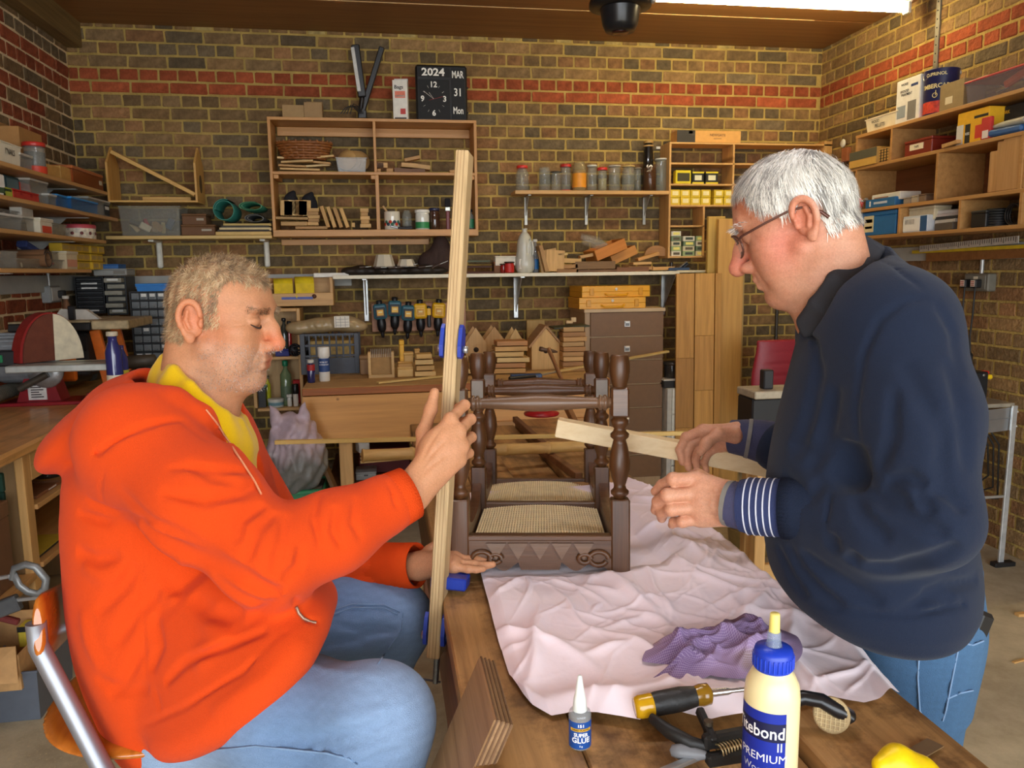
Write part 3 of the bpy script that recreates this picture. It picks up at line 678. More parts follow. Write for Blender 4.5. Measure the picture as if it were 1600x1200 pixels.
# open front
zipA=[ax(330,600,1.40),ax(362,660,1.40),ax(392,725,1.40),ax(414,778,1.40)]
va.chain([p for p in zipA],(.085,.070,.042,.012),.012,'s')
hem=[(245,1172),(300,1166),(350,1138),(420,1082),(480,1020),(508,965),(520,915)]
folds(va,[([(165,735),(156,765),(160,795),(175,820)],.004,.003),([(215,818),(300,868),(380,905),(440,930)],.014,.020),([(120,800),(165,815),(220,816)],.008,.006),([(135,780),(180,800),(240,815)],.007,.005),
([(185,765),(270,830),(350,880),(400,905)],.012,.005),([(405,752),(380,770),(320,782),(250,770)],.010,.008),([(414,790),(395,800),(375,815),(370,850)],.009,.008),([(395,740),(340,735),(260,735)],.008,.005),
([(430,800),(400,830),(385,880)],.009,.007),([(445,800),(440,850),(425,900)],.008,.006),([(500,770),(490,810),(500,860)],.007,.004),([(222,860),(222,930),(224,1000),(228,1060)],.004,.003),([(150,960),(190,920),(215,880)],.012,.006),
([(180,1010),(210,960),(270,900)],.014,.006),([(240,900),(265,940),(285,870)],.012,-.004),([(258,1068),(290,1035),(350,1010),(420,985)],.007,.012),([(150,1060),(190,1080),(235,1075)],.010,.005),([(205,1142),(290,1105),(380,1050),(450,985)],.0045,.004),([(240,1075),(252,1110)],.004,.003),
([(448,905),(462,940),(480,970),(500,972)],.004,.005),([(440,930),(400,960),(360,990)],.012,.006),([(605,752),(618,790),(632,832)],.0035,.004),([(588,868),(592,895),(600,915)],.0035,.004),([(480,885),(540,900),(590,895)],.008,.005),
([(300,630),(340,662),(380,712),(412,770)],.006,-.003),([(105,722),(155,706),(220,668),(285,655),(330,690)],.006,.006),([(130,880),(160,900),(200,890)],.015,-.004),([(320,950),(340,1000),(300,1040)],.02,-.005),([(480,1000),(420,1060),(330,1110)],.012,-.003),([(120,860),(150,875),(190,868)],.012,.006),([(290,720),(330,745),(385,760)],.008,.005),([(470,850),(465,885),(440,905)],.008,.006),([(525,790),(520,830),(535,860)],.006,.005),([(555,775),(550,815),(565,845)],.006,.004),([(240,960),(250,1010),(236,1050)],.010,.006),([(300,930),(330,960),(380,970)],.014,.007),([(130,950),(140,1000),(160,1050)],.014,-.004),([(170,1090),(200,1060),(225,1010)],.010,.005),([(330,900),(380,935),(430,950)],.010,.008)],2.0)
c_or=const((212,70,20),5)
M_or=tintmat('orange_fleece',.92,.35,900,sheen=.05,spec=.12)
ho=kid('hooded_top',fmesh('hooded_top',va,M_or,c_or),pa,'bright orange zip-up hooded sweatshirt')
zb=MB();zp=[hit(va,u,v)-np.array(ray(u,v))*.004 for u,v in((322,640),(338,660),(352,682),(368,706),(384,730),(398,752),(408,772))]
zb.tube(zp,.0017,6);setp(zb.build('zip',mat((220,150,110),.4,.4)),ho)
zb=MB().tube([hit(va,u,v)-np.array(ray(u,v))*.003 for u,v in((463,948),(467,958),(474,966),(484,971),(494,973))],.0026,6);setp(zb.build('zip',mat((150,120,100),.4,.5)),ho)
# yellow shirt
vy=Vol((-.75,1.1,.85),(.1,1.8,1.42),.004)
vy.stack(rows([(640,225,335),(665,205,370),(710,190,396),(770,190,408),(850,200,425)],1.45,(.085,.14,.18,.19,.19)),0,.02)
nd=np.array([-.12,0,.99])
ring=[V3(ax(*q))for q in((258,560,1.43),(272,578,1.365),(296,602,1.345),(322,628,1.345),(350,648,1.365),(372,660,1.41),(378,655,1.45),(366,640,1.50),(338,610,1.525),(300,578,1.52),(268,560,1.48),(258,560,1.43))]
vy.chain(ring,[.008]*12,.010);vy.chain([p-nd*.022+np.array([-.006,0,0])for p in ring],[.013]*12,.02);vy.chain([p-nd*.05+np.array([-.012,0,0])for p in ring],[.02]*12,.03)
kid('tshirt',fmesh('tshirt',vy,tintmat('yellow_jersey',.9,.2,900,sheen=.2,spec=.15),const((226,186,12),5)),pa,'yellow t-shirt collar at the neck')
# jeans
vj=Vol((-.75,.85,.0),(.42,1.9,.92),.0048)
vj.stack(rows([(1010,200,470),(1060,190,455),(1110,200,430),(1155,235,400)],1.45,(.17,.19,.19,.15)),0,.04)
kneeN=ax(590,1126,1.135);vj.chain([hipN,ax(450,1118,1.22),kneeN],(.085,.086,.078),.05);vj.chain([kneeN,ftN+Vector((0,0,.08))],(.078,.064),.03)
vj.chain([hipF,ax(540,975,1.62),knF],(.10,.092,.080),.05);vj.chain([knF,ax(575,1080,1.66),ftF+Vector((0,0,.08))],(.080,.072,.062),.03)
folds(vj,[([(400,1150),(480,1160),(560,1140),(630,1120)],.010,.006),([(480,1035),(540,1055),(600,1062)],.008,-.004),([(610,1150),(560,1160),(480,1180)],.008,.005),([(640,1170),(600,1180),(560,1195)],.007,.005),([(520,1120),(580,1120),(640,1090)],.012,-.004),
([(500,960),(560,940),(620,945),(632,975)],.004,-.003),([(632,975),(610,1010),(585,1045)],.004,-.003),([(540,1000),(580,990),(620,985)],.008,.005),([(520,975),(560,985),(610,975)],.008,.005),([(480,1010),(540,1000),(570,1005)],.01,.006),([(560,1005),(590,985),(625,985)],.006,.005),([(330,1170),(400,1165),(470,1172),(520,1178),(560,1195)],.003,-.003)])
def denim(base,fade,seed):
 def f(P):
  t=np.clip(.5+.75*n3(P,9,seed),0,1)[:,None];c=np.array(base)*(1-t)+np.array(fade)*t;return np.clip(c*(1+.05*n3(P,260,seed+1)[:,None]),0,255)
 return f
ja=kid('jeans',fmesh('jeans',vj,tintmat('denim_light',.9,.45,700,spec=.15),denim((106,134,172),(158,178,204),4)),pa,'faded blue denim jeans')
for f in(ftN,ftF):
 vs=Vol(f-Vector((.12,.1,.1)),f+Vector((.28,.1,.14)),.006);vs.chain([f+Vector((-.03,0,.02)),f+Vector((.07,0,-.035)),f+Vector((.17,0,-.05))],(.055,.047,.04),.03);vs.warp(lambda X,Y,Z:np.maximum(0,.008-Z)*3+X*0+Y*0,f-Vector((.2,.2,.1)),f+Vector((.3,.2,.1)))
 kid('shoe',fmesh('shoe',vs,tintmat('shoe',.6,.1,200),const((52,46,42),4)),pa)
# hair, brows
def pickA(L):
 x,y,z=L[:,0]+.009*n3(L,330,2),np.abs(L[:,1]),L[:,2]+.008*n3(L,420,4);line=np.where(x>.03,.063+.10*(.085-x)*-1+.25*(y-.02).clip(0),np.where(x>-.03,.012+np.clip((x-.008)/.02,0,1)*.05,-.052))
 sb=(x>.0)&(x<.026)&(y>.055)&(z>-.018);ear=(np.abs(x+.014)<.028)&(z<.026)&(y>.06)
 return(((z>line)&(x<.082))|sb)&(~ear|sb)&(z>-.06)&(y<.079)
flowA=lambda l,r:np.array([(.55 if l[2]>.07 else-.25)+r.normal()*.3,r.normal()*.35,(-.12 if l[2]>.08 else-.9)+r.normal()*.3])
kid('hair',hair_strands(HA,pA,nA,pickA,flowA,16000,lambda l:.008+.005*(l[2]>.06),.00045,.38,2,3,M_hair_a),pa,'short sandy grey hair')
def brow(s):return lambda L:(np.abs(s*L[:,1]-.034)<.019)&(np.abs(L[:,2]-.024)<.005)&(L[:,0]>.06)
for s in(-1,1):kid('eyebrow',hair_strands(HA,pA,nA,brow(s),lambda l,r:np.array([.1,np.sign(l[1]),-.1+r.normal()*.3]),240,lambda l:.009,.0005,.35,2,5,[mat((128,100,72),.7,key='ba0'),mat((168,144,112),.7,key='ba1')]),pa)
jaw=lambda L:(L[:,2]<-.036)&(L[:,2]>-.125)&(L[:,0]>-.004)&(np.abs(L[:,1])<.075)&~((np.abs(L[:,1])<.022)&(L[:,2]>-.083)&(L[:,2]<-.060)&(L[:,0]>.085))
kid('stubble',hair_strands(HA,pA,nA,jaw,lambda l,r:np.array([.2,0,-1])+r.normal(size=3)*.3,2600,lambda l:.0026,.0003,.5,1,15,[mat((176,168,160),.7,key='sb0'),mat((120,104,92),.7,key='sb1'),mat((196,190,182),.7,key='sb2')]),pa)['kind']='stuff'
for s_ in(-1,1):
 kid('eyelashes',MB().tube([HA(.0825,s_*.018,-.0030),HA(.0862,s_*.027,-.0062),HA(.0872,s_*.034,-.0075),HA(.0850,s_*.042,-.0068),HA(.0760,s_*.0515,-.0022)],(.0007,.0014,.0018,.0016,.0008),6).mesh('eyelashes',mat((52,38,30),.7)),pa)
def seam(V,lines,par,c):
 for L_ in lines:
  q=[hit(V,u,v)-np.array(ray(u,v))*.0028 for a,b in zip(L_[:-1],L_[1:])for u,v in[(a[0]+(b[0]-a[0])*t,a[1]+(b[1]-a[1])*t)for t in np.linspace(0,1,7)[:-1]]]
  setp(MB().tube(q,.0016,5).build('seam',c),par)
M_seam=mat((118,146,180),.9);M_sdk=mat((60,86,124),.9)
seam(vj,[[(340,1172),(400,1166),(460,1172),(510,1177),(545,1186),(560,1198)],[(500,960),(550,944),(600,945),(630,958)],[(630,958),(628,985),(606,1015),(586,1044)],[(503,965),(552,949),(600,950),(626,962)]],ja,M_seam)
def ribbed_cuff(pts,rs,m,par):
 """knitted cuff with fine lengthwise ribs and a turned end"""
 pts=[V3(p)for p in pts];n=96;b=MB();rings=[]
 P_,R_=pts+[pts[-1]+(pts[-1]-pts[-2])*.01,pts[-1]-(pts[-1]-pts[-2])*.35],list(rs)+[rs[-1]*.93,rs[-1]*.90];t=pts[-1]-pts[0];t/=np.linalg.norm(t);a=np.cross(t,[0,0,1.]);a/=np.linalg.norm(a);c=np.cross(t,a)
 V=[tuple(p+(a*math.cos(q)+c*math.sin(q))*(r+(.0007 if k%2 else-.0007)))for p,r in zip(P_,R_)for k,q in enumerate(np.linspace(0,2*PI,n,endpoint=False))]
 b._add(V,[(j*n+i,j*n+(i+1)%n,(j+1)*n+(i+1)%n,(j+1)*n+i)for j in range(len(P_)-1)for i in range(n)],True);return setp(b.build('cuff',m),par)
M_orc=mat((212,70,20),.92,var=.05,bump=.3,bscale=500,spec=.12)
ribbed_cuff([ax(602,789,1.292),ax(614,783,1.299),ax(628,776,1.306),ax(641,769.5,1.313)],(.0485,.0478,.0462,.0448),M_orc,ho);ribbed_cuff([ax(590,885,1.64),ax(605,884.5,1.63),ax(630,884,1.613),ax(652,883,1.60)],(.0485,.048,.0465,.0455),M_orc,ho)
# ---------------- standing man in the navy pullover
pb=thing('person','standing grey-haired man in a navy pullover and glasses holding a pale square stick','person',(at(1440,1000,Y=1.3).x,1.3,0))
FB=(-.835,.548)
HB=Frame(ax(1244,342,1.27),(FB[0]*.908,FB[1]*.908,-.42),(FB[0]*.42,FB[1]*.42,.908));neckB=ax(1312,480,1.285)
hvb=head_volume(HB,neckB,'b')
def skinB(P):
 L=HB.loc(P);c=np.tile(np.array([198.,142,112]),(len(P),1));r=np.linalg.norm(L,axis=1)<.22
 g=lambda x,y,z,s:np.exp(-(((L[:,0]-x)**2+(np.abs(L[:,1])-y)**2+(L[:,2]-z)**2)/s**2))*r
 c+=g(.108,0,-.030,.026)[:,None]*np.array([6,-24,-16]);c+=g(.035,.058,-.035,.038)[:,None]*np.array([4,-20,-14]);c+=g(-.014,.085,-.01,.035)[:,None]*np.array([4,-12,-10]);c+=g(.05,.045,.055,.03)[:,None]*np.array([-14,-30,-30])
 c+=(n3(P,120,8)*6)[:,None]*np.array([.6,1.1,1.1])+(n3(P,420,9)*6)[:,None];sp=np.clip(n3(P,260,12)-.28,0,1)*2;c-=(sp*g(.05,.045,.055,.05))[:,None]*np.array([60,70,60])
 c+=g(.097,.0,-.0705,.010)[:,None]*np.array([-10,-38,-30]);c+=g(.086,.034,-.0045,.007)[:,None]*np.array([-60,-60,-50]);c+=(~r)[:,None]*(n3(P,90,15)*9)[:,None]*np.array([.6,1,1])
 hr=np.clip((L[:,2]-.02-.9*np.clip(L[:,0]-.0,0,1))/.02,0,1)*r*np.clip((.07-L[:,0])/.02,0,1);c=c*(1-.8*hr[:,None])+np.array([226.,212,202])*.8*hr[:,None];bk=r*np.clip((-.03-L[:,0])/.02,0,1)*np.clip((L[:,2]+.05)/.02,0,1);c=c*(1-.8*bk[:,None])+np.array([226.,212,202])*.8*bk[:,None]
 return np.clip(c,0,255)
pB,qB=hvb.mesh(1);nB=normals(pB,qB)
D1=1.28
fingB=[[ax(1089,748,D1),ax(1052,749,D1-.005),ax(1035,758,D1+.02),ax(1024,768,D1+.035)],
[ax(1086,771,D1-.006),ax(1043,774,D1-.012),ax(1028,784,D1+.012),ax(1024,797,D1+.03)],
[ax(1088,793,D1-.004),ax(1049,796,D1-.010),ax(1034,801,D1+.014),ax(1034,810,D1+.032)],
[ax(1094,811,D1+.002),ax(1066,815,D1-.002),ax(1053,816,D1+.014),ax(1050,820,D1+.03)]]
thB=[ax(1112,757,D1+.03),ax(1090,745,D1+.055),ax(1068,752,D1+.07),ax(1052,764,D1+.075)]
hv3=hand_volume(ax(1152,788,D1-.03),fingB,thB,ax(1175,791,D1-.045),rw=.030,palm=(ax(1112,784,D1+.004),(.036,.026,.036)),fat=1.17)
folds(hv3,[([(1090,760),(1120,768),(1135,775)],.0035,.0018),([(1092,782),(1118,786),(1135,792)],.0035,.0018),([(1096,803),(1118,806),(1135,808)],.0035,.0018),([(1105,745),(1118,765),(1110,790),(1122,812)],.0028,-.0014),([(1118,776),(1132,770),(1138,758)],.0026,-.0013)])
D2=1.60
fingC=[[ax(1098,672,D2+.04),ax(1072,683,D2+.055),ax(1062,703,D2+.06),ax(1066,722,D2+.05)],
[ax(1106,680,D2+.05),ax(1080,692,D2+.06),ax(1072,713,D2+.06),ax(1076,731,D2+.045)],
[ax(1116,688,D2+.055),ax(1092,700,D2+.065),ax(1086,720,D2+.06),ax(1090,735,D2+.045)],
[ax(1126,697,D2+.06),ax(1106,708,D2+.065),ax(1100,724,D2+.06),ax(1104,736,D2+.045)]]
thC=[ax(1148,682,D2+.0),ax(1122,678,D2-.012),ax(1104,692,D2-.022),ax(1095,706,D2-.022)]
hv4=hand_volume(ax(1158,682,D2+.03),fingC,thC,ax(1178,686,D2+.03),rw=.028,fat=1.1)
vb=Vol((.35,.85,0),(1.75,2.0,1.45),.008)
shL,shR=ax(1398,512,1.14),ax(1318,520,1.50);elL,elR=ax(1450,812,1.07),ax(1285,735,1.58);wrL,wrR=ax(1205,795,1.20),ax(1190,690,1.61)
hipL,hipR=ax(1425,985,1.34),ax(1400,960,1.50)
phB=math.atan2(FB[1],FB[0])
vb.stack(rows([(470,1400,1300),(560,1440,1285),(700,1445,1265),(850,1455,1265),(930,1455,1300)],1.30,(.11,.14,.13,.13,.12)),phB)
vb.cap(neckB,ax(1370,560,1.28),.06,.09,.04)
for a,b,c in((shL,elL,wrL),(shR,elR,wrR)):vb.chain([a,b,c],(.05,.034,.024),.02)
footL,footR=Vector((hipL.x+.0,hipL.y+.03,.09)),Vector((hipR.x+.04,hipR.y+.02,.09))
for h,f in((hipL,footL),(hipR,footR)):vb.chain([h,(h+f)/2,f],(.07,.055,.04),.03);vb.cap(f-Vector((0,0,.03)),f+Vector((FB[0]*.15,FB[1]*.15,-.05)),.04,.03,.02)
kid('body',soft_mesh('body',[vb.mesh(1),(pB,qB),hv3.mesh(1),hv4.mesh(1)],M_skin,skinB),pb)
# pullover
vp=Vol((.35,.85,.72),(1.72,1.95,1.52),.0042)
vp.stack(rows([(400,1375,1330),(425,1402,1296),(470,1440,1266),(540,1474,1250),(620,1484,1230),(700,1484,1212),(780,1494,1203),(850,1508,1204),(900,1512,1220),(930,1508,1250),(955,1490,1300),(968,1460,1340)],1.28,(.05,.12,.165,.19,.195,.19,.19,.19,.19,.185,.17,.14)),phB,.03)
vp.chain([ax(1348,450,1.27),shL],(.065,.078),.05);vp.chain([ax(1330,450,1.34),shR],(.07,.08),.05)
vp.chain([shL,ax(1432,650,1.095),elL],(.080,.077,.064),.04);vp.chain([elL,ax(1370,823,1.11),ax(1290,800,1.165)],(.063,.059,.050),.03);vp.cap(ax(1300,799,1.162),ax(1288,798,1.168),.050,.048,.006)
vp.chain([shR,elR,ax(1215,700,1.60)],(.08,.066,.050),.03)
vp.cap(neckB+Vector((-.01,0,.02)),neckB+Vector((-.02,0,.16)),.078,.084,.02,'s')
vp.chain([ax(*q)for q in((1352,372,1.27),(1334,392,1.21),(1305,430,1.185),(1276,470,1.19),(1254,500,1.22))],[.036,.038,.038,.036,.03],.012,'s')
folds(vp,[([(1345,700),(1338,640),(1348,560),(1375,500),(1415,470),(1452,466)],.005,.005),([(1372,405),(1410,430),(1445,455)],.004,.003),([(1330,690),(1335,740),(1355,752)],.022,.024),([(1385,750),(1420,745),(1450,760)],.008,.012),([(1378,762),(1400,775),(1422,792)],.009,.013),([(1428,772),(1445,785),(1456,805)],.008,.012),([(1345,762),(1400,795),(1450,822),(1482,838)],.012,.010),([(1335,770),(1350,810),(1390,845)],.011,.008),([(1450,762),(1485,775),(1510,800)],.009,.009),
([(1298,765),(1296,800),(1290,838)],.004,.004),([(1305,835),(1300,850),(1310,862)],.010,.010),([(1340,865),(1330,880)],.01,.01),([(1345,885),(1400,888),(1450,876),(1500,850)],.012,.014),([(1225,740),(1260,780),(1290,750)],.012,.005),([(1250,860),(1300,900),(1380,945)],.012,.007),([(1230,850),(1250,890),(1285,925),(1320,950)],.010,.007),([(1215,850),(1235,900),(1262,935)],.008,.006),([(1440,930),(1480,915),(1530,905)],.010,.007),([(1400,960),(1450,930),(1490,940)],.01,.005),([(1262,940),(1330,955),(1420,962),(1500,945),(1545,920)],.005,.005),
([(1410,560),(1440,620),(1480,700)],.014,.005),([(1480,560),(1500,640),(1508,740)],.012,.006),([(1280,560),(1265,650),(1240,720)],.014,.006),([(1310,600),(1290,680),(1265,740)],.014,.007),([(1235,690),(1280,710),(1320,690)],.010,.006),([(1460,470),(1490,520),(1505,600)],.008,.005),([(1400,600),(1395,680),(1375,740)],.010,.006),([(1290,480),(1275,540),(1280,600)],.010,.005),([(1480,640),(1470,720),(1480,780)],.012,.005)],1.8)
c_navy=const((30,38,56),5)
M_nv=tintmat('navy_knit',.92,.35,900,sheen=.08,spec=.12)
pu=kid('pullover',fmesh('pullover',vp,M_nv,c_navy),pb,'dark navy pullover')
ribbed_cuff([ax(1292,797.5,1.168),ax(1270,796.5,1.178),ax(1245,795,1.19),ax(1222,794,1.20)],(.0495,.0486,.0475,.0462),mat((32,40,58),.92,var=.05,bump=.3,bscale=500,spec=.12),pu)
# collar of a dark shirt
vc=Vol(V3(neckB)-.2,V3(neckB)+.2,.003)
top_=[(1346,376,1.30),(1328,396,1.245),(1300,434,1.215),(1272,472,1.215),(1252,500,1.245)];bot_=[(1374,392,1.285),(1360,418,1.225),(1334,456,1.195),(1298,496,1.200),(1262,522,1.235)]
for k in range(6):
 t=k/5;near=[ax(*(np.array(a)*(1-t)+np.array(b)*t))for a,b in zip(top_,bot_)];vc.chain(near,[.0072]*5,.008)
 far=[near[0]]+[ax(*(np.array(q)+np.array((26*t,20*t,0))))for q in((1335,378,1.36),(1300,420,1.385),(1265,468,1.37),(1250,500,1.31))];vc.chain(far,[.0072]*5,.008)
kid('shirt_collar',fmesh('shirt_collar',vc,tintmat('collar_cloth',.85,.3,900,spec=.2),const((56,57,62),5)),pb,'charcoal ribbed collar')
# striped shirt cuff and wrist supports
def sleeve(name,pts,rs,c,label=None,stripes=0):
 b=MB();n=len(pts);b.tube(pts,rs,24,True);o=setp(b.build(name,c,None,label),pb);return o
c0,c1=V3(ax(1228,794,1.20)),V3(ax(1158,790,1.235));dv=c1-c0
sh_=sleeve('shirt_cuff',[c0,c0+dv*.3,c0+dv*.8,c1],(.0445,.0450,.0445,.041),mat((38,50,92),.85,bump=.3,bscale=500),'navy shirt cuff with white stripes')
for k in range(5):
 q=c0+dv*(.22+.145*k);e=dv/np.linalg.norm(dv)*.0011;b=MB().tube([q-e,q+e],.0456,28,False);o=b.build('stripe',mat((205,208,220),.8));o.parent=sh_
sleeve('wrist_support',[ax(1168,791,1.23),ax(1150,789,1.238),ax(1141,787,1.243)],(.0385,.0372,.036),mat((62,62,92),.8,bump=.3,bscale=500),'navy elastic wrist support')
sleeve('wrist_support_edge',[ax(1144,787.5,1.243),ax(1136,786,1.248)],(.0374,.0362),mat((128,124,116),.8),'grey edging')
sleeve('wrist_support',[ax(1240,702,1.62),ax(1190,689,1.62),ax(1163,684,1.63),ax(1142,682,1.645)],(.050,.045,.039,.035),mat((52,54,84),.8,bump=.3,bscale=500),'navy elastic wrist support')
sleeve('wrist_support_edge',[ax(1172,685.5,1.625),ax(1166,684.5,1.627)],(.0422,.041),mat((110,108,104),.8),'grey edging')
# jeans
vj=Vol((.7,.7,.0),(1.65,1.75,.95),.0055)
vj.stack([(.93,hipL.x*.5+hipR.x*.5,(hipL.y+hipR.y)/2,.115,.16),(.80,hipL.x*.5+hipR.x*.5,(hipL.y+hipR.y)/2,.125,.17),(.70,hipL.x*.5+hipR.x*.5,(hipL.y+hipR.y)/2,.11,.15)],phB,.04)
for h,f in((hipL,footL),(hipR,footR)):vj.chain([h,(h+f)/2,f+Vector((0,0,.02))],(.100,.085,.07),.04)
folds(vj,[([(1440,1020),(1437,1070),(1440,1110)],.003,-.003),([(1495,1000),(1488,1050),(1475,1110)],.003,-.003),([(1480,1090),(1500,1080),(1520,1075)],.004,-.003)])
jb=kid('jeans',fmesh('jeans',vj,tintmat('denim_dark',.9,.45,700,spec=.15),denim((58,88,122),(82,114,146),7)),pb,'mid-blue work jeans with a thigh pocket')
b=MB().bar(ax(1520,1004,1.27),ax(1540,956,1.27),.042,.018,.006,up=(.4,-.8,.2));setp(b.build('phone_case',mat((22,22,24),.55)),pb)
seam(vj,[[(1436,1020),(1434,1060),(1437,1110),(1450,1140)],[(1500,1000),(1490,1050),(1478,1110),(1472,1130)],[(1480,1092),(1500,1083),(1524,1078)],[(1500,1004),(1520,1008),(1540,1000)]],jb,M_seam)
for f in(footL,footR):
 vs=Vol(f-Vector((.25,.12,.1)),f+Vector((.15,.22,.14)),.006);D_=Vector((FB[0],FB[1],0));vs.chain([f-D_*.03+Vector((0,0,.02)),f+D_*.07+Vector((0,0,-.035)),f+D_*.17+Vector((0,0,-.05))],(.055,.047,.04),.03)
 kid('shoe',fmesh('shoe',vs,tintmat('shoe',.6,.1,200),const((52,46,42),4)),pb)
# hair
def pickB(L):
 x,y,z=L[:,0],np.abs(L[:,1]),L[:,2]
 line=np.where(x>.03,.070+.10*(x-.035)-.25*(y-.03).clip(0)*0,np.where(x>.012,.03,np.where(x>-.035,.012,-.045)))
 temple=(x>.012)&(x<.05)&(z>.050-.9*(.045-x))&(y>.04)&(z>-.005)
 ear=(np.abs(x+.014)<.03)&(z<.022)&(y>.06)
 return((z>line)&(x<.09)|temple)&~ear&(z>-.055)&(y<.082)
def flowB(l,r):
 x,y,z=l;s=np.sign(y)if abs(y)>.004 else r.choice([-1,1])
 t=np.clip((z-.05)/.055,0,1);t=t*t*(3-2*t);w=1/(1+math.exp(-(x+.01)*60))
 top=np.array([np.clip((x+.075)*16,-.7,.95),s*.45,-.12]);side=np.array([.38*w-.16*(1-w),s*.1,-.95])
 return top*t+side*(1-t)+r.normal(size=3)*.10
kid('hair',hair_strands(HB,pB,nB,pickB,flowB,15000,lambda l:(.020 if l[0]>.035 else .040)if l[2]>.05 else(.018 if l[0]>.01 else .030 if l[2]>-.005 else .013),.0007,.16,6,8,M_hair_b),pb,'thick white hair combed forward')
for s in(-1,1):kid('eyebrow',hair_strands(HB,pB,nB,brow(s),lambda l,r:np.array([.5,np.sign(l[1])*.8,.2+r.normal()*.3]),90,lambda l:.012,.0005,.5,2,5,M_hair_b),pb)
# glasses
gl=thing('glasses','thin brown-rimmed glasses worn by the grey-haired man','glasses',HB(.09,0,.0))
gm=mat((96,62,52),.3,.3);G=lambda x,y,z:Vector(HB(x,y,z))-gl.location
for s in(-1,1):
 rim=[G(.0985-.012*abs(math.cos(a))*(1 if s*math.cos(a)>0 else .2),s*.034+.024*math.cos(a),-.003+.019*math.sin(a))for a in np.linspace(0,2*PI,25)]
 MB().tube(rim,.0017,6).build('rim',gm,gl)
 b=MB();b._add([G(.096,s*.034,-.003)]+rim[:-1],[(0,i+1,(i+1)%24+1)for i in range(24)]);b.build('lens',clear((220,228,230),.05,.35),gl)
 MB().tube([G(.088,s*.058,.004),G(.080,s*.073,.006),G(.04,s*.0805,.008),G(.0,s*.0825,.009),G(-.022,s*.084,.004),G(-.040,s*.083,-.014),G(-.046,s*.082,-.026)],(.0022,.0022,.0021,.0021,.0023,.0030,.0032),6).build('temple_arm',gm,gl)
MB().tube([G(.0985,-.012,.002),G(.103,0,.005),G(.0985,.012,.002)],.0013,6).build('bridge',gm,gl)
# ------------------------------------------------------------------ central workbench and what lies on it
BX0,BX1,BZ=.092,.727,.82
wbn=thing('workbench','long low workbench with a worn dark plank top between the two men','workbench',(.41,1.75,0))
def setl(o):o.matrix_parent_inverse=Matrix.Translation(o.parent.location).inverted();return o
M_top=wood((182,138,84),.5,'Y',.5,.55,.15,worn=.8);M_side=wood((132,80,48),.55,'Y',.5,.5,.1,worn=.3)
for x0,x1,dz in((BX0,.235,0),(.238,.375,-.004),(.378,.525,-.022),(.53,BX1,0)):
 setl(MB().box(x0,x1,.38,3.2,BZ-.045+dz,BZ+dz,.003).build('top_plank',M_top,wbn))
setl(MB().box(BX0+.004,BX0+.03,.40,3.18,BZ-.27,BZ-.046,.002).build('side_apron',M_side,wbn))
setl(MB().box(BX1-.03,BX1-.004,.40,3.18,BZ-.2,BZ-.046,.002).build('side_apron',M_side,wbn))
for y in(.46,1.8,3.1):
 for x in(BX0+.07,BX1-.07):setl(MB().box(x-.04,x+.04,y-.04,y+.04,0,BZ-.07,.004).build('leg',M_side,wbn))
# ply block clamped up against the near left edge
pk=thing('plywood_block','thick plywood block standing up past the near left bench edge','board',(.1,.9,.6),0)
e0,e1=at(748,1030,Y=1.10),at(783,1131,Y=.885)
M_ply=wood((158,122,84),.62,'Y',.8,.6,.05)
b=MB();zt=(e0.z+e1.z)/2;x0_,x1_=at(722,1131,Z=zt).x+.028,at(805,1131,Z=zt).x;y0_,y1_=at(770,1131,Z=zt).y,at(760,1030,Z=zt).y
xl,xr=at(772,1131,Z=zt).x,at(806,1131,Z=zt).x
PT=Matrix.Translation(((xl+xr)/2,0,zt))@Matrix.Rotation(.42,4,'Y')
b.M=PT;tw=(xr-xl)/2;setl(b.box(-tw,tw,y0_,y1_,-.20,0,.002).build('core_board',M_ply,pk))
for k in range(4):
 b=MB();b.M=PT;setl(b.box(-tw+2*tw*(.08+.24*k),-tw+2*tw*(.17+.24*k),y0_-.0012,y1_+.0006,-.2,.0012).build('ply_layer',wood((112,80,52),.6,'Z',.6),pk))
# pink cloth, crumpled
def fbm(x,y,seed,oct=5):
 r=np.random.RandomState(seed);o=np.zeros_like(x);a=1.0;f=1.0
 for _ in range(oct):
  for _k in range(4):w=r.normal(size=2);w=w/np.linalg.norm(w)*f*r.uniform(.7,1.4);o+=a*.5*np.sin(x*w[0]+y*w[1]+r.uniform(0,6.28))
  a*=.55;f*=1.9
 return o
def ridges(x,y,seed,f):
 wx=x+.06*fbm(x*7,y*7,seed,3);wy=y+.06*fbm(x*7,y*7,seed+9,3);return(1-np.abs(np.tanh(1.4*fbm(wx*f,wy*f,seed+3,3))))**2.2
left=[(818,1092),(796,1062),(776,1000),(764,950),(752,905),(745,882)];near=[(818,1092),(832,1108),(862,1126),(900,1120),(945,1126),(1000,1136),(1060,1126),(1110,1136),(1180,1122),(1240,1112),(1300,1096),(1350,1104),(1405,1090)]
right=[(1405,1090),(1340,1018),(1275,965),(1222,928),(1160,872),(1095,820),(1030,778),(985,757)]
def curve(pts,n):
 P=np.array([tuple(at(u,v,Z=BZ)[:2])for u,v in pts]);d=np.r_[0,np.cumsum(np.linalg.norm(np.diff(P,axis=0),axis=1))];s=np.linspace(0,d[-1],n);return np.stack([np.interp(s,d,P[:,k])for k in(0,1)],1)
NU,NV=240,330
lb=curve(left,NV//2);lb=np.concatenate([lb,np.stack([np.linspace(lb[-1,0],.22,NV-NV//2),np.linspace(lb[-1,1],2.12,NV-NV//2)],1)]);rb=curve(right,NV);nb_=curve(near,NU);fb_=np.stack([np.linspace(.22,rb[-1,0],NU),np.linspace(2.12,rb[-1,1],NU)],1)
U,W=np.meshgrid(np.linspace(0,1,NU),np.linspace(0,1,NV));U3,W3=U[...,None],W[...,None]
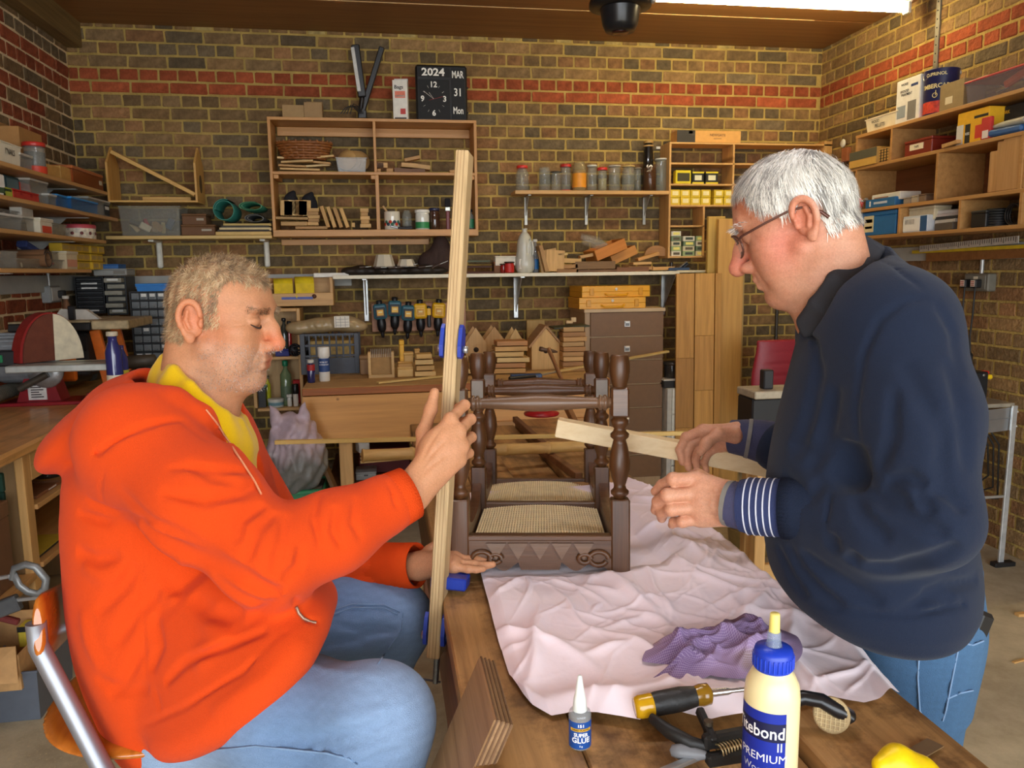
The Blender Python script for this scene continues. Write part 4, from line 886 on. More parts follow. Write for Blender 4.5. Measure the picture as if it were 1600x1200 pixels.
C2=(1-U3)*lb[:,None]+U3*rb[:,None]+(1-W3)*nb_[None]+W3*fb_[None]-((1-U3)*(1-W3)*nb_[0]+U3*(1-W3)*nb_[-1]+(1-U3)*W3*fb_[0]+U3*W3*fb_[-1])
X2,Y2=C2[...,0],C2[...,1];edge=np.clip(np.minimum(np.minimum(U,1-U)*.55,np.minimum(W,1-W)*1.1)/.035,0,1)
rn_=np.random.RandomState(12);acc=np.zeros_like(X2)
for k in range(190):
 c0_=np.array([rn_.uniform(.1,.8),rn_.uniform(.92,2.15)]);an=rn_.choice([.55,2.2,1.2])+rn_.normal()*.45;Lk=rn_.uniform(.03,.16);w_=rn_.uniform(.0045,.013)*(.6 if k>90 else 1.25);am=rn_.uniform(.5,1.1)*w_*1.25;dx_,dy_=X2-c0_[0],Y2-c0_[1]
 s_=dx_*math.cos(an)+dy_*math.sin(an);n_=-dx_*math.sin(an)+dy_*math.cos(an);n_=n_+rn_.uniform(-3,3)*s_*s_+.006*np.sin(s_*rn_.uniform(15,40)+k);acc+=(am*np.exp(-(s_/Lk)**2)/(1+(n_/w_)**2)**1.3)**1.6
h=acc**(1/1.6)+.010*(1+fbm(X2*9,Y2*9,5,3)).clip(0)
stand=np.clip((np.abs(X2-.38)-.17)/.05,0,1)+np.clip((1.50-Y2)/.06,0,1);stand=np.clip(stand,0.12,1)
h=np.maximum(h*stand,0)*(.25+.75*edge)+.006;roll=.022*np.exp(-((W-.03)/.022)**2)*np.clip((.75-np.abs(U-.28)*2.2),0,1)+.012*np.exp(-((U-.97)/.02)**2)
cb=MB();Zc=BZ+h+roll;pts=np.stack([X2,Y2,Zc],-1).reshape(-1,3)
cb.v=[tuple(p)for p in pts];cb.f=[(j*NU+i,j*NU+i+1,(j+1)*NU+i+1,(j+1)*NU+i)for j in range(NV-1)for i in range(NU-1)];cb.mi=[0]*len(cb.f);cb.sm=[True]*len(cb.f)
tag(cb.build('dust_sheet',mat((250,234,240),.75,var=.05,scale=4,bump=.12,bscale=40,spec=.25,sheen=.2)),'crumpled pale pink sheet spread over the workbench','cloth')
# purple checked rag
def check_cloth():
 m,t,b=_new('checked_rag');N=t.nodes;L=t.links;tc=N.new('ShaderNodeTexCoord');out=None
 base=N.new('ShaderNodeTexNoise');base.inputs['Scale'].default_value=9;L.new(tc.outputs['Object'],base.inputs['Vector']);cr=N.new('ShaderNodeValToRGB')
 cr.color_ramp.elements[0].color=lin((112,86,134));cr.color_ramp.elements[0].position=.38;cr.color_ramp.elements[1].color=lin((154,128,168));cr.color_ramp.elements[1].position=.6;e_=cr.color_ramp.elements.new(.70);e_.color=lin((134,110,92));L.new(base.outputs['Fac'],cr.inputs[0]);out=cr.outputs[0]
 for d in('X','Y'):
  w=N.new('ShaderNodeTexWave');w.bands_direction=d;w.inputs['Scale'].default_value=105;L.new(tc.outputs['Object'],w.inputs['Vector']);r=N.new('ShaderNodeMapRange');r.inputs[1].default_value=.80;r.inputs[2].default_value=.97;r.inputs[4].default_value=.35;L.new(w.outputs['Fac'],r.inputs[0])
  mx=N.new('ShaderNodeMix');mx.data_type='RGBA';mx.inputs[7].default_value=lin((206,192,216));L.new(r.outputs[0],mx.inputs[0]);L.new(out,mx.inputs[6]);out=mx.outputs[2]
 L.new(out,b.inputs['Base Color']);b.inputs['Roughness'].default_value=.9;return m
rg=[(1000,1080),(1003,1040),(1060,1045),(1055,1000),(1110,990),(1175,978),(1245,1000),(1238,1045),(1180,1065),(1110,1062),(1050,1062),(1020,1078)]
cen=at(1130,1025,Z=BZ+.02);poly=np.array([tuple((at(u,v,Z=BZ+.02)-cen)[:2])for u,v in rg]);th=np.unwrap(np.arctan2(poly[:,1],poly[:,0]));rad=np.linalg.norm(poly,axis=1)
od=np.argsort(np.mod(th,2*PI));th_=np.mod(th,2*PI)[od];rad_=rad[od];NA,NR=150,60
A_=np.linspace(0,2*PI,NA,endpoint=False);Re=np.interp(A_,np.r_[th_-2*PI,th_,th_+2*PI],np.tile(rad_,3));T=np.linspace(0,1,NR)
xx=np.outer(T,Re*np.cos(A_));yy=np.outer(T,Re*np.sin(A_));rn_=np.random.RandomState(4);acc=np.zeros_like(xx)
for k in range(46):
 c0_=rn_.uniform(-1,1,2)*np.array([.085,.04]);an=rn_.choice([.2,.9,2.4])+rn_.normal()*.4;w_=rn_.uniform(.003,.009);am=w_*rn_.uniform(1.0,2.0);s_=(xx-c0_[0])*math.cos(an)+(yy-c0_[1])*math.sin(an);n_=-(xx-c0_[0])*math.sin(an)+(yy-c0_[1])*math.cos(an)+.004*np.sin(s_*70+k);acc+=(am*np.exp(-(s_/rn_.uniform(.02,.06))**2)/(1+(n_/w_)**2)**1.3)**1.5
hh=.022*(1-T[:,None]**2.2)*(.7+.5*fbm(xx*30,yy*30,8,2)).clip(.1)+acc**(1/1.5)*(1-T[:,None]**6)+.003
rb_=MB();rb_.v=[(float(x),float(y),float(z))for x,y,z in zip(xx.ravel(),yy.ravel(),hh.ravel())];rb_.f=[(j*NA+i,j*NA+(i+1)%NA,(j+1)*NA+(i+1)%NA,(j+1)*NA+i)for j in range(NR-1)for i in range(NA)];rb_.mi=[0]*len(rb_.f);rb_.sm=[True]*len(rb_.f)
ro=tag(rb_.build('rag',check_cloth()),'bunched purple checked rag lying on the pink sheet','cloth');ro.location=(cen.x,cen.y,BZ+.024)
# wood glue bottle
gb=thing('glue_bottle','large cream wood-glue bottle with a blue cap and blue label','bottle',at(1200,1252,Z=BZ),.0)
MB().lathe([(.0,0),(.027,0),(.0305,.004),(.031,.012),(.031,.135),(.0295,.150),(.024,.162),(.019,.168),(.018,.172)],n=36).build('body',mat((240,224,170),.28,var=.03,spec=.5),gb)
b=MB();b.lathe([(.021,.168),(.0222,.170),(.0222,.186),(.0205,.192),(.010,.195)],n=36);b.build('cap',mat((24,58,178),.35),gb)
for k in range(28):
 a=2*PI*k/28;MB().bar((.0222*math.cos(a),.0222*math.sin(a),.171),(.0222*math.cos(a),.0222*math.sin(a),.185),.0016,.0016,0).build('cap_rib',mat((24,58,178),.35),gb)
MB().lathe([(.009,.194),(.008,.200),(.0072,.212)],n=20).build('nozzle',clear((190,210,235),.2,.75),gb)
MB().lathe([(.0062,.211),(.0055,.232),(.0052,.233),(.0,.233)],n=18).build('nozzle_tip',mat((236,220,120),.5),gb)
LC=-2.62 # the label turns away to the left
def wrapped(r,a0,a1,z0,z1,m,nm):
 b=MB();b.grid(lambda s,t:(r*math.cos(a0+(a1-a0)*s),r*math.sin(a0+(a1-a0)*s),z0+(z1-z0)*t),24,2);o=b.build(nm,m,gb);return o
a1=-1.52;a0=LC-1.1
M_lb=mat((20,44,150),.35,var=.03);wrapped(.0313,a0,a1,.012,.128,M_lb,'label')
wrapped(.0315,a0,a1,.094,.116,mat((12,20,60),.4),'label_band');wrapped(.0315,a0,a1+.02,.034,.040,mat((246,180,30),.4),'label_band');wrapped(.0315,a0,a1+.02,.0265,.0325,mat((246,180,30),.4),'label_band')
def onb(s,size,z,m,ang=0,bold=.02,sx=1,slope=0):
 lettering(s,size,gb,(.0317*math.cos(LC+ang),.0317*math.sin(LC+ang),z),Euler((PI/2,slope,LC+ang+PI/2)),m,bold,bend=.0317,sx=sx)
WH=mat((245,245,245),.5,key='print_white');GYL=mat((190,195,205),.4,key='print_grey');BK=mat((20,20,22),.5,key='print_black')
onb('Titebond',.0205,.104,WH,.04,.012,.86);onb('II',.015,.0875,GYL,.88,.01);onb('PREMIUM',.0135,.073,WH,.26,0,1.05);onb('Wood Glue',.0115,.058,GYL,.42,.008,1.05);onb('Drying Formula',.0048,.048,WH,.45,0,1.1);onb('Water Resistant',.0042,.037,BK,.3);onb('Interior/Exterior',.0042,.0295,BK,.3)
# super glue
sg=thing('super_glue_bottle','small clear super glue bottle with blue label and tall white nozzle','bottle',at(906,1164,Z=BZ+.001),-.15)
MB().lathe([(.0,0),(.0135,0),(.0148,.002),(.0148,.044),(.0135,.049),(.009,.051)],n=28).build('body',clear((225,232,235),.2,.75),sg)
MB().lathe([(.0095,.050),(.0098,.0505),(.0082,.066),(.0066,.072),(.0030,.096),(.0024,.0975),(0,.098)],n=24).build('nozzle',mat((232,236,228),.35),sg)
def sgl(z0,z1,m,r=.0150,w=1.35):
 b=MB();b.grid(lambda s,t:(r*math.cos(-PI/2-w+2*w*s),r*math.sin(-PI/2-w+2*w*s),z0+(z1-z0)*t),20,2);return b.build('label',m,sg)
sgl(.003,.040,mat((26,76,150),.35,var=.05));sgl(.0275,.0315,mat((222,170,50),.4),.0151,1.0)
def ons(s,size,z,m,bold=.02,sx=1):lettering(s,size,sg,(0,-.0153,z),FRONT,m,bold,bend=.0153,sx=sx)
ons('151',.0055,.0355,WH,.03,1.2);ons('HARD PLASTIC',.0036,.0295,BK,.02);ons('SUPER',.0070,.0225,WH,.03);ons('GLUE',.0100,.0150,WH,.03,1.05);ons('5 g',.0034,.0075,WH)
# screwdriver
def lathe_between(a,b,prof,n=20):
 """turned shape from a to b; prof gives (radius, fraction)"""
 a=Vector(a);b=Vector(b);t=b-a;L_=t.length;q=t.to_track_quat('Z','Y').to_matrix();return MB().lathe([(r,f*L_)for r,f in prof],tuple(a),n,q.to_4x4())
sa,sb_=at(992,1106,Z=BZ+.030),at(1112,1083,Z=BZ+.042)
sd=thing('screwdriver','screwdriver with a chunky amber and black handle on the edge of the sheet','screwdriver',sa)
def sp(m,nm,mt_,par):o=m.build(nm,mt_,par);return setl(o)
sp(lathe_between(sa,sb_,[(.0,0),(.0135,.0),(.0155,.06),(.0158,.20),(.0150,.24)],24),'handle_end',mat((206,156,20),.2,coat=.5),sd)
sp(lathe_between(sa,sb_,[(.0151,.22),(.0160,.28),(.0163,.60),(.0140,.76),(.0132,.80)],24),'grip',mat((34,34,34),.5,bump=.2),sd)
sp(lathe_between(sa,sb_,[(.0133,.78),(.0150,.86),(.0145,.96),(.007,1.0)],24),'handle_front',mat((150,110,26),.2,coat=.5),sd)
sp(lathe_between(sb_,at(1182,1075,Z=BZ+.045),[(.0055,-.05),(.005,.35),(.0032,.45),(.0032,1.0)],14),'shaft',mat((190,190,190),.25,.9),sd)
# black spring clamp behind the glue bottle
qc=thing('quick_clamp','black ratchet clamp with a coil spring lying beside the glue bottle','clamp',at(1110,1170,Z=BZ))
M_blk=mat((30,29,28),.5,.2,bump=.1);z_=BZ+.012
def P_(u,v,dz=.012):return at(u,v,Z=BZ+dz)
sp(MB().tube([P_(1018,1122,.03),P_(1045,1143,.03),P_(1080,1162,.024),P_(1108,1168,.02)],(.0055,.0075,.0075,.006),10,True,1.3),'lever',M_blk,qc)
sp(MB().bar(P_(1092,1108,.05),P_(1116,1160,.03),.010,.012,.002),'trigger',M_blk,qc)
sp(MB().bar(P_(1098,1160,.028),P_(1172,1146,.028),.013,.020,.003),'body',M_blk,qc)
sp(MB().bar(P_(1104,1188,.012),P_(1180,1176,.012),.015,.016,.003),'lower_jaw',M_blk,qc)
co=[];s0,s1=P_(1122,1174,.02),P_(1158,1162,.02);tt=(s1-s0).normalized();o1=tt.orthogonal().normalized();o2=tt.cross(o1)
for k in range(81):a=2*PI*k/10;co.append(s0+(s1-s0)*(k/80)+o1*.0085*math.cos(a)+o2*.0085*math.sin(a))
sp(MB().tube(co,.0013,6),'spring',mat((180,160,120),.35,.8),qc)
sp(MB().lathe([(.006,-.004),(.006,.03)],tuple(P_(1106,1160,.018)),14),'rivet',mat((90,82,70),.4,.7),qc)
tl_=thing('wing_lever','grey tapered lever with a flat rod in front of the black clamp','tool',P_(1075,1172))
sp(lathe_between(P_(1046,1172,.014),P_(1104,1180,.014),[(0,0),(.007,.06),(.0105,.3),(.009,.7),(.005,1)],16),'handle',mat((120,122,126),.45),tl_)
sp(MB().bar(P_(1096,1180,.010),P_(1010,1216,.008),.010,.006,.001),'rod',mat((176,180,182),.3,.8),tl_)
# bent black cramp with round pad
bc=thing('bench_holdfast','bent black holdfast arm with a round ribbed pad near the bench edge','clamp',P_(1300,1115))
sp(MB().tube([P_(1225,1098,.035),P_(1256,1090,.042),P_(1284,1095,.042),P_(1308,1110,.034),P_(1328,1122,.022)],(.0095,.010,.010,.010,.009),14),'arm',mat((24,24,26),.28),bc)
pc=P_(1299,1117,.026);dn=Vector((-.55,-.75,.35)).normalized();q=dn.to_track_quat('Z','Y').to_matrix().to_4x4()
sp(MB().lathe([(.0,-.003),(.023,-.003),(.024,0),(.023,.003),(.021,.0035)],tuple(pc),26,q),'pad',mat((170,146,104),.7),bc)
for k in range(-3,4):
 o=pc+dn*.0038
 for ax_ in(0,1):
  t1=(q@Vector((1,0,0)),q@Vector((0,1,0)));A,B_=t1[ax_],t1[1-ax_];L_=math.sqrt(max(.0205**2-(k*.0058)**2,0));sp(MB().bar(o+A*(k*.0058)-B_*L_,o+A*(k*.0058)+B_*L_,.001,.001,0),'pad_rib',mat((206,184,136),.7),bc)
sp(lathe_between(P_(1310,1110,.03),P_(1332,1122,.014),[(.011,0),(.010,.8),(.006,1)],14),'arm_end',mat((24,24,26),.3),bc)
# yellow scraper in the near right corner
ys=thing('scraper','yellow plastic handled scraper at the near right corner of the bench','scraper',P_(1410,1195))
V_=Vol(P_(1410,1215,0)-Vector((.1,.1,.03)),P_(1410,1215,0)+Vector((.12,.1,.08)),.0025)
V_.chain([P_(1378,1196,.018),P_(1402,1190,.02),P_(1440,1205,.018),P_(1480,1235,.015)],(.012,.019,.016,.014),.01)
ym=soft_mesh('handle',[V_.mesh(1)],tintmat('yellow_plastic',.4,.02,100),const((244,208,16),3));yo=link('handle',ym,ys);setl(yo)
sp(MB().bar(P_(1420,1184,.006),P_(1462,1160,.004),.022,.0015,.0003),'blade',mat((150,120,84),.35,.4),ys)
# ------------------------------------------------------------------ cramp bar held by the seated man
cb_=thing('sash_cramp','tall oak cramp bar with blue metal jaws held upright by the seated man','clamp',at(676,1032,Y=1.40))
T0,T1=at(722,234,Y=1.47),at(676,1030,Y=1.405);M_oak=wood((206,176,128),.66,'Z',.9,.6,.05)
dirb=(T0-T1).normalized();sideb=Vector((math.cos(-.30),math.sin(-.30),0));sideb=(sideb-dirb*sideb.dot(dirb)).normalized();backb=dirb.cross(sideb)
if backb.y<0:backb=-backb
WB,DB=.0245,.05
def bb(u0,u1,s0,s1,d0,d1,c=.0015):
 b=MB();b.M=Matrix(((sideb.x,backb.x,dirb.x,T1.x),(sideb.y,backb.y,dirb.y,T1.y),(sideb.z,backb.z,dirb.z,T1.z),(0,0,0,1)));b.box(s0,s1,d0,d1,u0,u1,c);return b
LB=(T0-T1).length
o=bb(0,LB,-WB/2,WB/2,0,DB,.002).build('bar',M_oak,cb_);setl(o)
o.data.materials.clear();o.data.materials.append(wood((206,176,128),.66,'Z',.9,.6,.05))
for k in range(3):setl(bb(-.0003,LB+.0004,-WB/2+.006*(k+.7),-WB/2+.006*(k+.7)+.0012,-.0004,DB,0).build('laminate_line',wood((170,136,92),.7,'Z',.9),cb_))
M_blu=mat((28,56,160),.35,var=.06);M_bolt=mat((205,208,205),.3,.8)
def loc_(u,s,d):return T1+dirb*u+sideb*s+backb*d
for vv in(540,985):
 uu=(at(700,vv,Y=1.43)-T1).dot(dirb)
 for s in(-1,1):
  poly=[(-.020,.002),(-.024,.014),(-.018,.028),(0,.036),(.022,.034),(.036,.024),(.040,.012),(.032,.003),(.0,-.003)];b=MB()
  b.M=Matrix(((backb.x,sideb.x,dirb.x,0),(backb.y,sideb.y,dirb.y,0),(backb.z,sideb.z,dirb.z,0),(0,0,0,1)));b.M.translation=loc_(uu,s*(WB/2+.005),0)
  b.prism([(d-.004,u)for u,d in poly],-.0035,.0035,'XZ');setl(b.build('jaw_plate',M_blu,cb_))
  q=sideb.to_track_quat('Z','Y').to_matrix().to_4x4();setl(MB().lathe([(.0,0),(.0075,0),(.0075,.008),(.0,.008)],tuple(loc_(uu-.006,s*(WB/2+.010)-(0.004 if s<0 else 0),.010)),6,q).build('bolt',M_bolt,cb_))
uu=(at(690,915,Y=1.43)-T1).dot(dirb);setl(bb(uu-.012,uu+.012,-.02,.05,.03,.075,.003).build('sliding_jaw',M_blu,cb_))
setl(MB().tube([loc_(-.0,.004,.02),loc_(-.055,.004,.02)],.0055,12).build('screw',mat((120,122,124),.35,.8),cb_))
setl(MB().tube([loc_(-.048,-.08,.02),loc_(-.052,.014,.02)],.0022,8).build('tommy_bar',mat((90,90,92),.35,.8),cb_))
for k in range(9):setl(MB().lathe([(.0062,0),(.0062,.0016)],tuple(loc_(-.008-.0048*k,.004,.02)),12,dirb.to_track_quat('Z','Y').to_matrix().to_4x4()).build('screw_thread',mat((120,122,124),.35,.8),cb_))
# ------------------------------------------------------------------ upturned caned stool
SW,SY=.325,(0,.40,.74) # width, leg stations from the near end
stl=thing('caned_stool','dark carved antique stool with cane panels, upside down on the pink sheet','stool',(.297,1.50,BZ+.046),(-.09,0,-.20));stl.scale=(1,1,.93)
M_dk=wood((94,58,28),.5,'Z',.8,.42,.06,coat=.12);M_dkx=wood((94,58,28),.5,'X',.8,.42,.06,coat=.12);M_dky=wood((90,55,27),.5,'Y',.8,.42,.06,coat=.12);M_worn=wood((112,82,58),.6,'X',.8,.4,.06,coat=.15);M_scuff=mat((128,116,102),.4,var=.2)
LH=.425
turn=[(.0105,.125),(.0125,.130),(.018,.136),(.0185,.142),(.013,.148),(.0115,.154),(.013,.160),(.0165,.172),(.0205,.190),(.0215,.205),(.0195,.225),(.0150,.245),(.0125,.254),(.0185,.260),(.0190,.267),(.013,.273),(.0115,.279),(.0175,.287),(.0185,.296),(.0125,.303)]
foot=[(.0135,.368),(.0150,.374),(.0185,.386),(.0208,.402),(.0205,.418),(.0185,.434),(.0165,.438),(0,.438)]
for yi,y in enumerate(SY):
 w=SW*(1-.04*yi)
 for s in(-1,1):
  x=s*w/2;leg=bpy.data.objects.new('leg',None);COL.objects.link(leg);leg.parent=stl;leg.location=(x,y,0)
  MB().box(-.019,.019,-.019,.019,-.045,.126,.003).build('lower_block',M_dk,leg)
  MB().lathe(turn,n=20).build('turning',M_dk,leg)
  MB().box(-.018,.018,-.018,.018,.303,.368,.004).build('upper_block',M_dk,leg)
  MB().box(-.0145,.0145,-.0187,-.018,.308,.363,.0003).build('scuffed_face',M_scuff if yi==1 or(yi==0 and s<0)else M_worn,leg)
  MB().lathe(foot,n=20).build('foot',M_dk,leg)
st=[(.012,0),(.012,.03),(.017,.035),(.017,.055),(.0125,.06),(.0165,.07),(.0165,.085),(.011,.092),(.0115,.11),(.0150,.30),(.0190,.45),(.0192,.5),(.0190,.55),(.0150,.70),(.0115,.89),(.011,.908),(.0165,.915),(.0165,.93),(.0125,.94),(.017,.945),(.017,.965),(.012,.97),(.012,1)]
for yi,y in enumerate(SY):
 w=SW*(1-.04*yi)/2-.016;lathe_between((-w,y,.335),(w,y,.335),st).build('stretcher',M_worn if yi==0 else M_dkx,stl)
for s in(-1,1):
 for k in(0,1):
  w0,w1=SW*(1-.04*k)/2,SW*(1-.04*(k+1))/2;b=MB();y0,y1=SY[k]+.018,SY[k+1]-.018;n=14;top=[(y0+(y1-y0)*i/n,.040+.045*(abs(2*i/n-1)**3))for i in range(n+1)]
  b.prism([(y0,-.008)]+top+[(y1,-.008)],s*(w0+w1)/2-.011,s*(w0+w1)/2+.011,'YZ');b.build('side_rail',M_dky,stl)
for k,y in enumerate(SY[1:]):MB().box(-SW/2+.02,SW/2-.02,y-.014,y+.014,-.004,.030,.003).build('cross_rail',M_dkx,stl)
# carved near rail: scrolls and triangles
n=60;low=[]
for i in range(n+1):
 x=-SW/2+.017+(SW-.034)*i/n;t=abs(i/n-.5)*2;low.append((x,-.020-.010*math.cos(t*PI*4)*(t>.28)-.008*(t<.28)))
b=MB();b.prism([(-SW/2+.017,.044)]+low+[(SW/2-.017,.044)],-.016,.014,'XZ');fr_=b.build('carved_rail',M_dkx,stl)
for k in range(-2,3):
 x=k*.044;b=MB();b.prism([(x-.020,.032),(x+.020,.032),(x,-.004)],-.024,-.0155,'XZ');b.build('carved_triangle',M_worn,fr_)
for s in(-1,1):
 for k,(cx,r)in enumerate(((.118,.020),(.090,.013))):
  pts=[(s*cx+r*(1-.06*i/6)*math.cos(i*.42),-.020,-.002+r*.8*(1-.06*i/6)*math.sin(i*.42))for i in range(15)];MB().tube(pts,.0055,8).build('carved_scroll',M_dkx,fr_)
MB().box(-SW/2+.017,SW/2-.017,-.018,.012,.036,.047,.002).build('rail_moulding',M_dkx,fr_)
# cane panels woven from split cane
M_cane=mat((250,232,186),.55,var=.1)
for k in(0,1):
 y0,y1=SY[k]+.016,SY[k+1]-.014;w=SW/2-.022;z=.012
 pn=bpy.data.objects.new('cane_panel',None);COL.objects.link(pn);pn.parent=stl
 cx=MB();nx,ny=46,32;bow=lambda u:.010*math.sin(PI*u)
 for j in range(ny+1):
  y=y0+(y1-y0)*j/ny;cx.tube([(-w+2*w*i/12,y,z+bow(i/12)+(.0008 if j%2 else 0))for i in range(13)],.0027,5,False,.5)
 cx.build('cane_weave',M_cane,pn)['kind']='stuff'
 cy_=MB()
 for i in range(nx+1):
  u=i/nx;cy_.tube([(-w+2*w*u,y0,z+.002+bow(u)),(-w+2*w*u,(y0+y1)/2,z+.003+bow(u)),(-w+2*w*u,y1,z+.002+bow(u))],.0024,5,False,.5)
 cy_.build('cane_warp',M_cane,pn)['kind']='stuff'
 MB().box(-w,w,y0-.002,y0+.004,z+.008,z+.013).build('cane_border',mat((232,212,168),.6),pn)
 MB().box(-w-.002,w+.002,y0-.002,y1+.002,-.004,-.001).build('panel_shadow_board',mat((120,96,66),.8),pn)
# ------------------------------------------------------------------ pale stick held by the standing man
s0,s1=ax(870,667,1.72),ax(1245,738,1.66)
b=MB().bar(s0,s1,.040,.0385,.0015);tag(b.build('planed_stick',None),'pale planed square stick held out by the standing man','stick')
pst=bpy.data.objects['planed_stick'];pst.data.materials.clear();pst.data.materials.append(wood((232,208,164),.9,'X',1.2,.5,.02))
# ------------------------------------------------------------------ the seated man's chair
ch=thing('folding_chair','chair with silver tube frame and varnished wooden seat under the seated man','chair',(at(250,1180,Y=1.4).x,1.45,0))
sz=at(290,1172,Y=1.2).z;M_var=wood((196,112,36),.7,'Y',.6,.25,.05,coat=.6);M_tube=mat((150,154,164),.42,.7,var=.04)
cxx=ch.location.x
V_=Vol((cxx-.35,1.0,sz-.14),(cxx+.35,1.95,sz+.05),.006)
V_.stack([(sz-.034,cxx+.03,1.45,.20,.205),(sz-.020,cxx+.03,1.45,.215,.22),(sz-.012,cxx+.03,1.45,.20,.205)],0,.005)
so=link('seat',soft_mesh('seat',[V_.mesh(2)],M_var),ch);setl(so)
b0=ax(50,992,1.24);n=12;arc=[]
pts=[ax(60,984,1.235),ax(84,968,1.33),ax(100,956,1.46),ax(104,952,1.62),ax(104,950,1.76)]
pf=[Vector([np.interp(q,range(5),[p[c]for p in pts])for c in range(3)])for q in np.linspace(0,4,17)];pf=[pf[0]+(pf[0]-pf[1])*.12]+pf+[pf[-1]+(pf[-1]-pf[-2])*.12]
bo=MB().tube(pf,[.006]+[.0088]+[.0096]*15+[.0088]+[.006],18,True,5.6).build('backrest',M_var,ch);setl(bo)
for d,dy in((1.235,0),(1.78,0)):
 a=ax(60,1010,1.245)if d<1.5 else pts[-1]-Vector((0,0,.04));seatp=Vector((cxx-.13,1.24 if d<1.5 else 1.66,sz-.035));e=Vector((cxx+.16,seatp.y,.01))
 kn=ax(160,1200,1.225)if d<1.5 else Vector((a.x+.10,a.y,sz-.05));low=a+(kn-a)*2.6;low.z=.015
 setl(MB().tube([a+Vector((0,0,.04)),a,kn,a+(kn-a)*1.9,low],.0152,14).build('frame_tube',M_tube,ch))
 setl(MB().tube([Vector((cxx+.19,a.y+.03,sz-.045)),Vector((cxx+.05,a.y+.03,sz*.5)),Vector((cxx-.14,a.y+.03,.015))],.0125,12).build('front_leg',M_tube,ch))
setl(MB().tube([Vector((cxx+.19,1.25,sz-.05)),Vector((cxx+.19,1.66,sz-.05))],.011,12).build('cross_tube',M_tube,ch))
# ------------------------------------------------------------------ builders for the things on shelves
def face(where,u0,u1,v,p):
 """where: B back wall (plane Y=p), L left wall (X=p), R right wall (X=p): place and width of a front edge seen between two pixels"""
 if where=='B':a,b=at(u0,v,Y=p),at(u1,v,Y=p);rz=0
 elif where=='L':a,b=at(u0,v,X=p),at(u1,v,X=p);rz=PI/2
 else:a,b=at(u0,v,X=p),at(u1,v,X=p);rz=-PI/2
 return(a+b)/2,(b-a).length,rz
def htop(where,u,v,p,z0):return(at(u,v,Y=p)if where=='B' else at(u,v,X=p)).z-z0
def box_thing(name,label,cat,where,u0,u1,vt,z0,p,d,col,prints=(),lid=None,flaps=0,group=None,rough=.7,m=None,tilt=0,vb=None):
 """carton, tin or case with a front face seen between two pixels, standing at height z0"""
 v=vt+8 if vb is None else vb;c,w,rz=face(where,u0,u1,v,p);h=max(htop(where,(u0+u1)/2,vt,p,z0),.012)
 t=thing(name,label,cat,(c.x,c.y,z0+.0005),rz+tilt,group);mm=m or mat(col,rough,var=.08)
 hb=h if not lid else h*.82
 if flaps:
  for a,b,e,f in((-w/2,w/2,0,.004),(-w/2,w/2,d-.004,d),(-w/2,-w/2+.004,.004,d-.004),(w/2-.004,w/2,.004,d-.004)):MB().box(a,b,e,f,0,h,.0008).build('side',mm,t)
  MB().box(-w/2+.004,w/2-.004,.004,d-.004,0,.004).build('base',mm,t)
  MB().bar((-w*.46,d,h),(w*.46,d+.02,h+.55*flaps),.002,.0,0)if 0 else None
  b=MB();b._add([(-w/2,d-.002,h),(w/2,d-.002,h),(w/2*.94,d+.35*flaps,h+flaps),(-w/2*.94,d+.35*flaps,h+flaps),(-w/2,d,h),(w/2,d,h),(w/2*.94,d+.35*flaps+.003,h+flaps),(-w/2*.94,d+.35*flaps+.003,h+flaps)],[(0,1,2,3),(7,6,5,4),(0,4,5,1),(1,5,6,2),(2,6,7,3),(3,7,4,0)]);b.build('flap',mm,t)
 else:MB().box(-w/2,w/2,0,d,0,hb,min(.004,h*.1)).build('body',mm,t)
 if lid:MB().box(-w/2-.002,w/2+.002,-.002,d+.002,hb,h,min(.004,h*.08)).build('lid',mat(lid,rough,var=.06),t)
 for q in prints:
  kind=q[0]
  if kind=='r':
   _,x0,x1,y0,y1,cc=q;MB().box(-w/2+w*x0,-w/2+w*x1,-.0012,.001,h*y0,h*y1).build('printed_patch',mat(cc,.5,var=.04),t)
  else:
   _,s,x,y,sz,cc=q[:6];lettering(s,h*sz,t,(-w/2+w*x,-.0016,h*y),FRONT,mat(cc,.5,var=0),.02,sx=q[6]if len(q)>6 else 1)
 return t
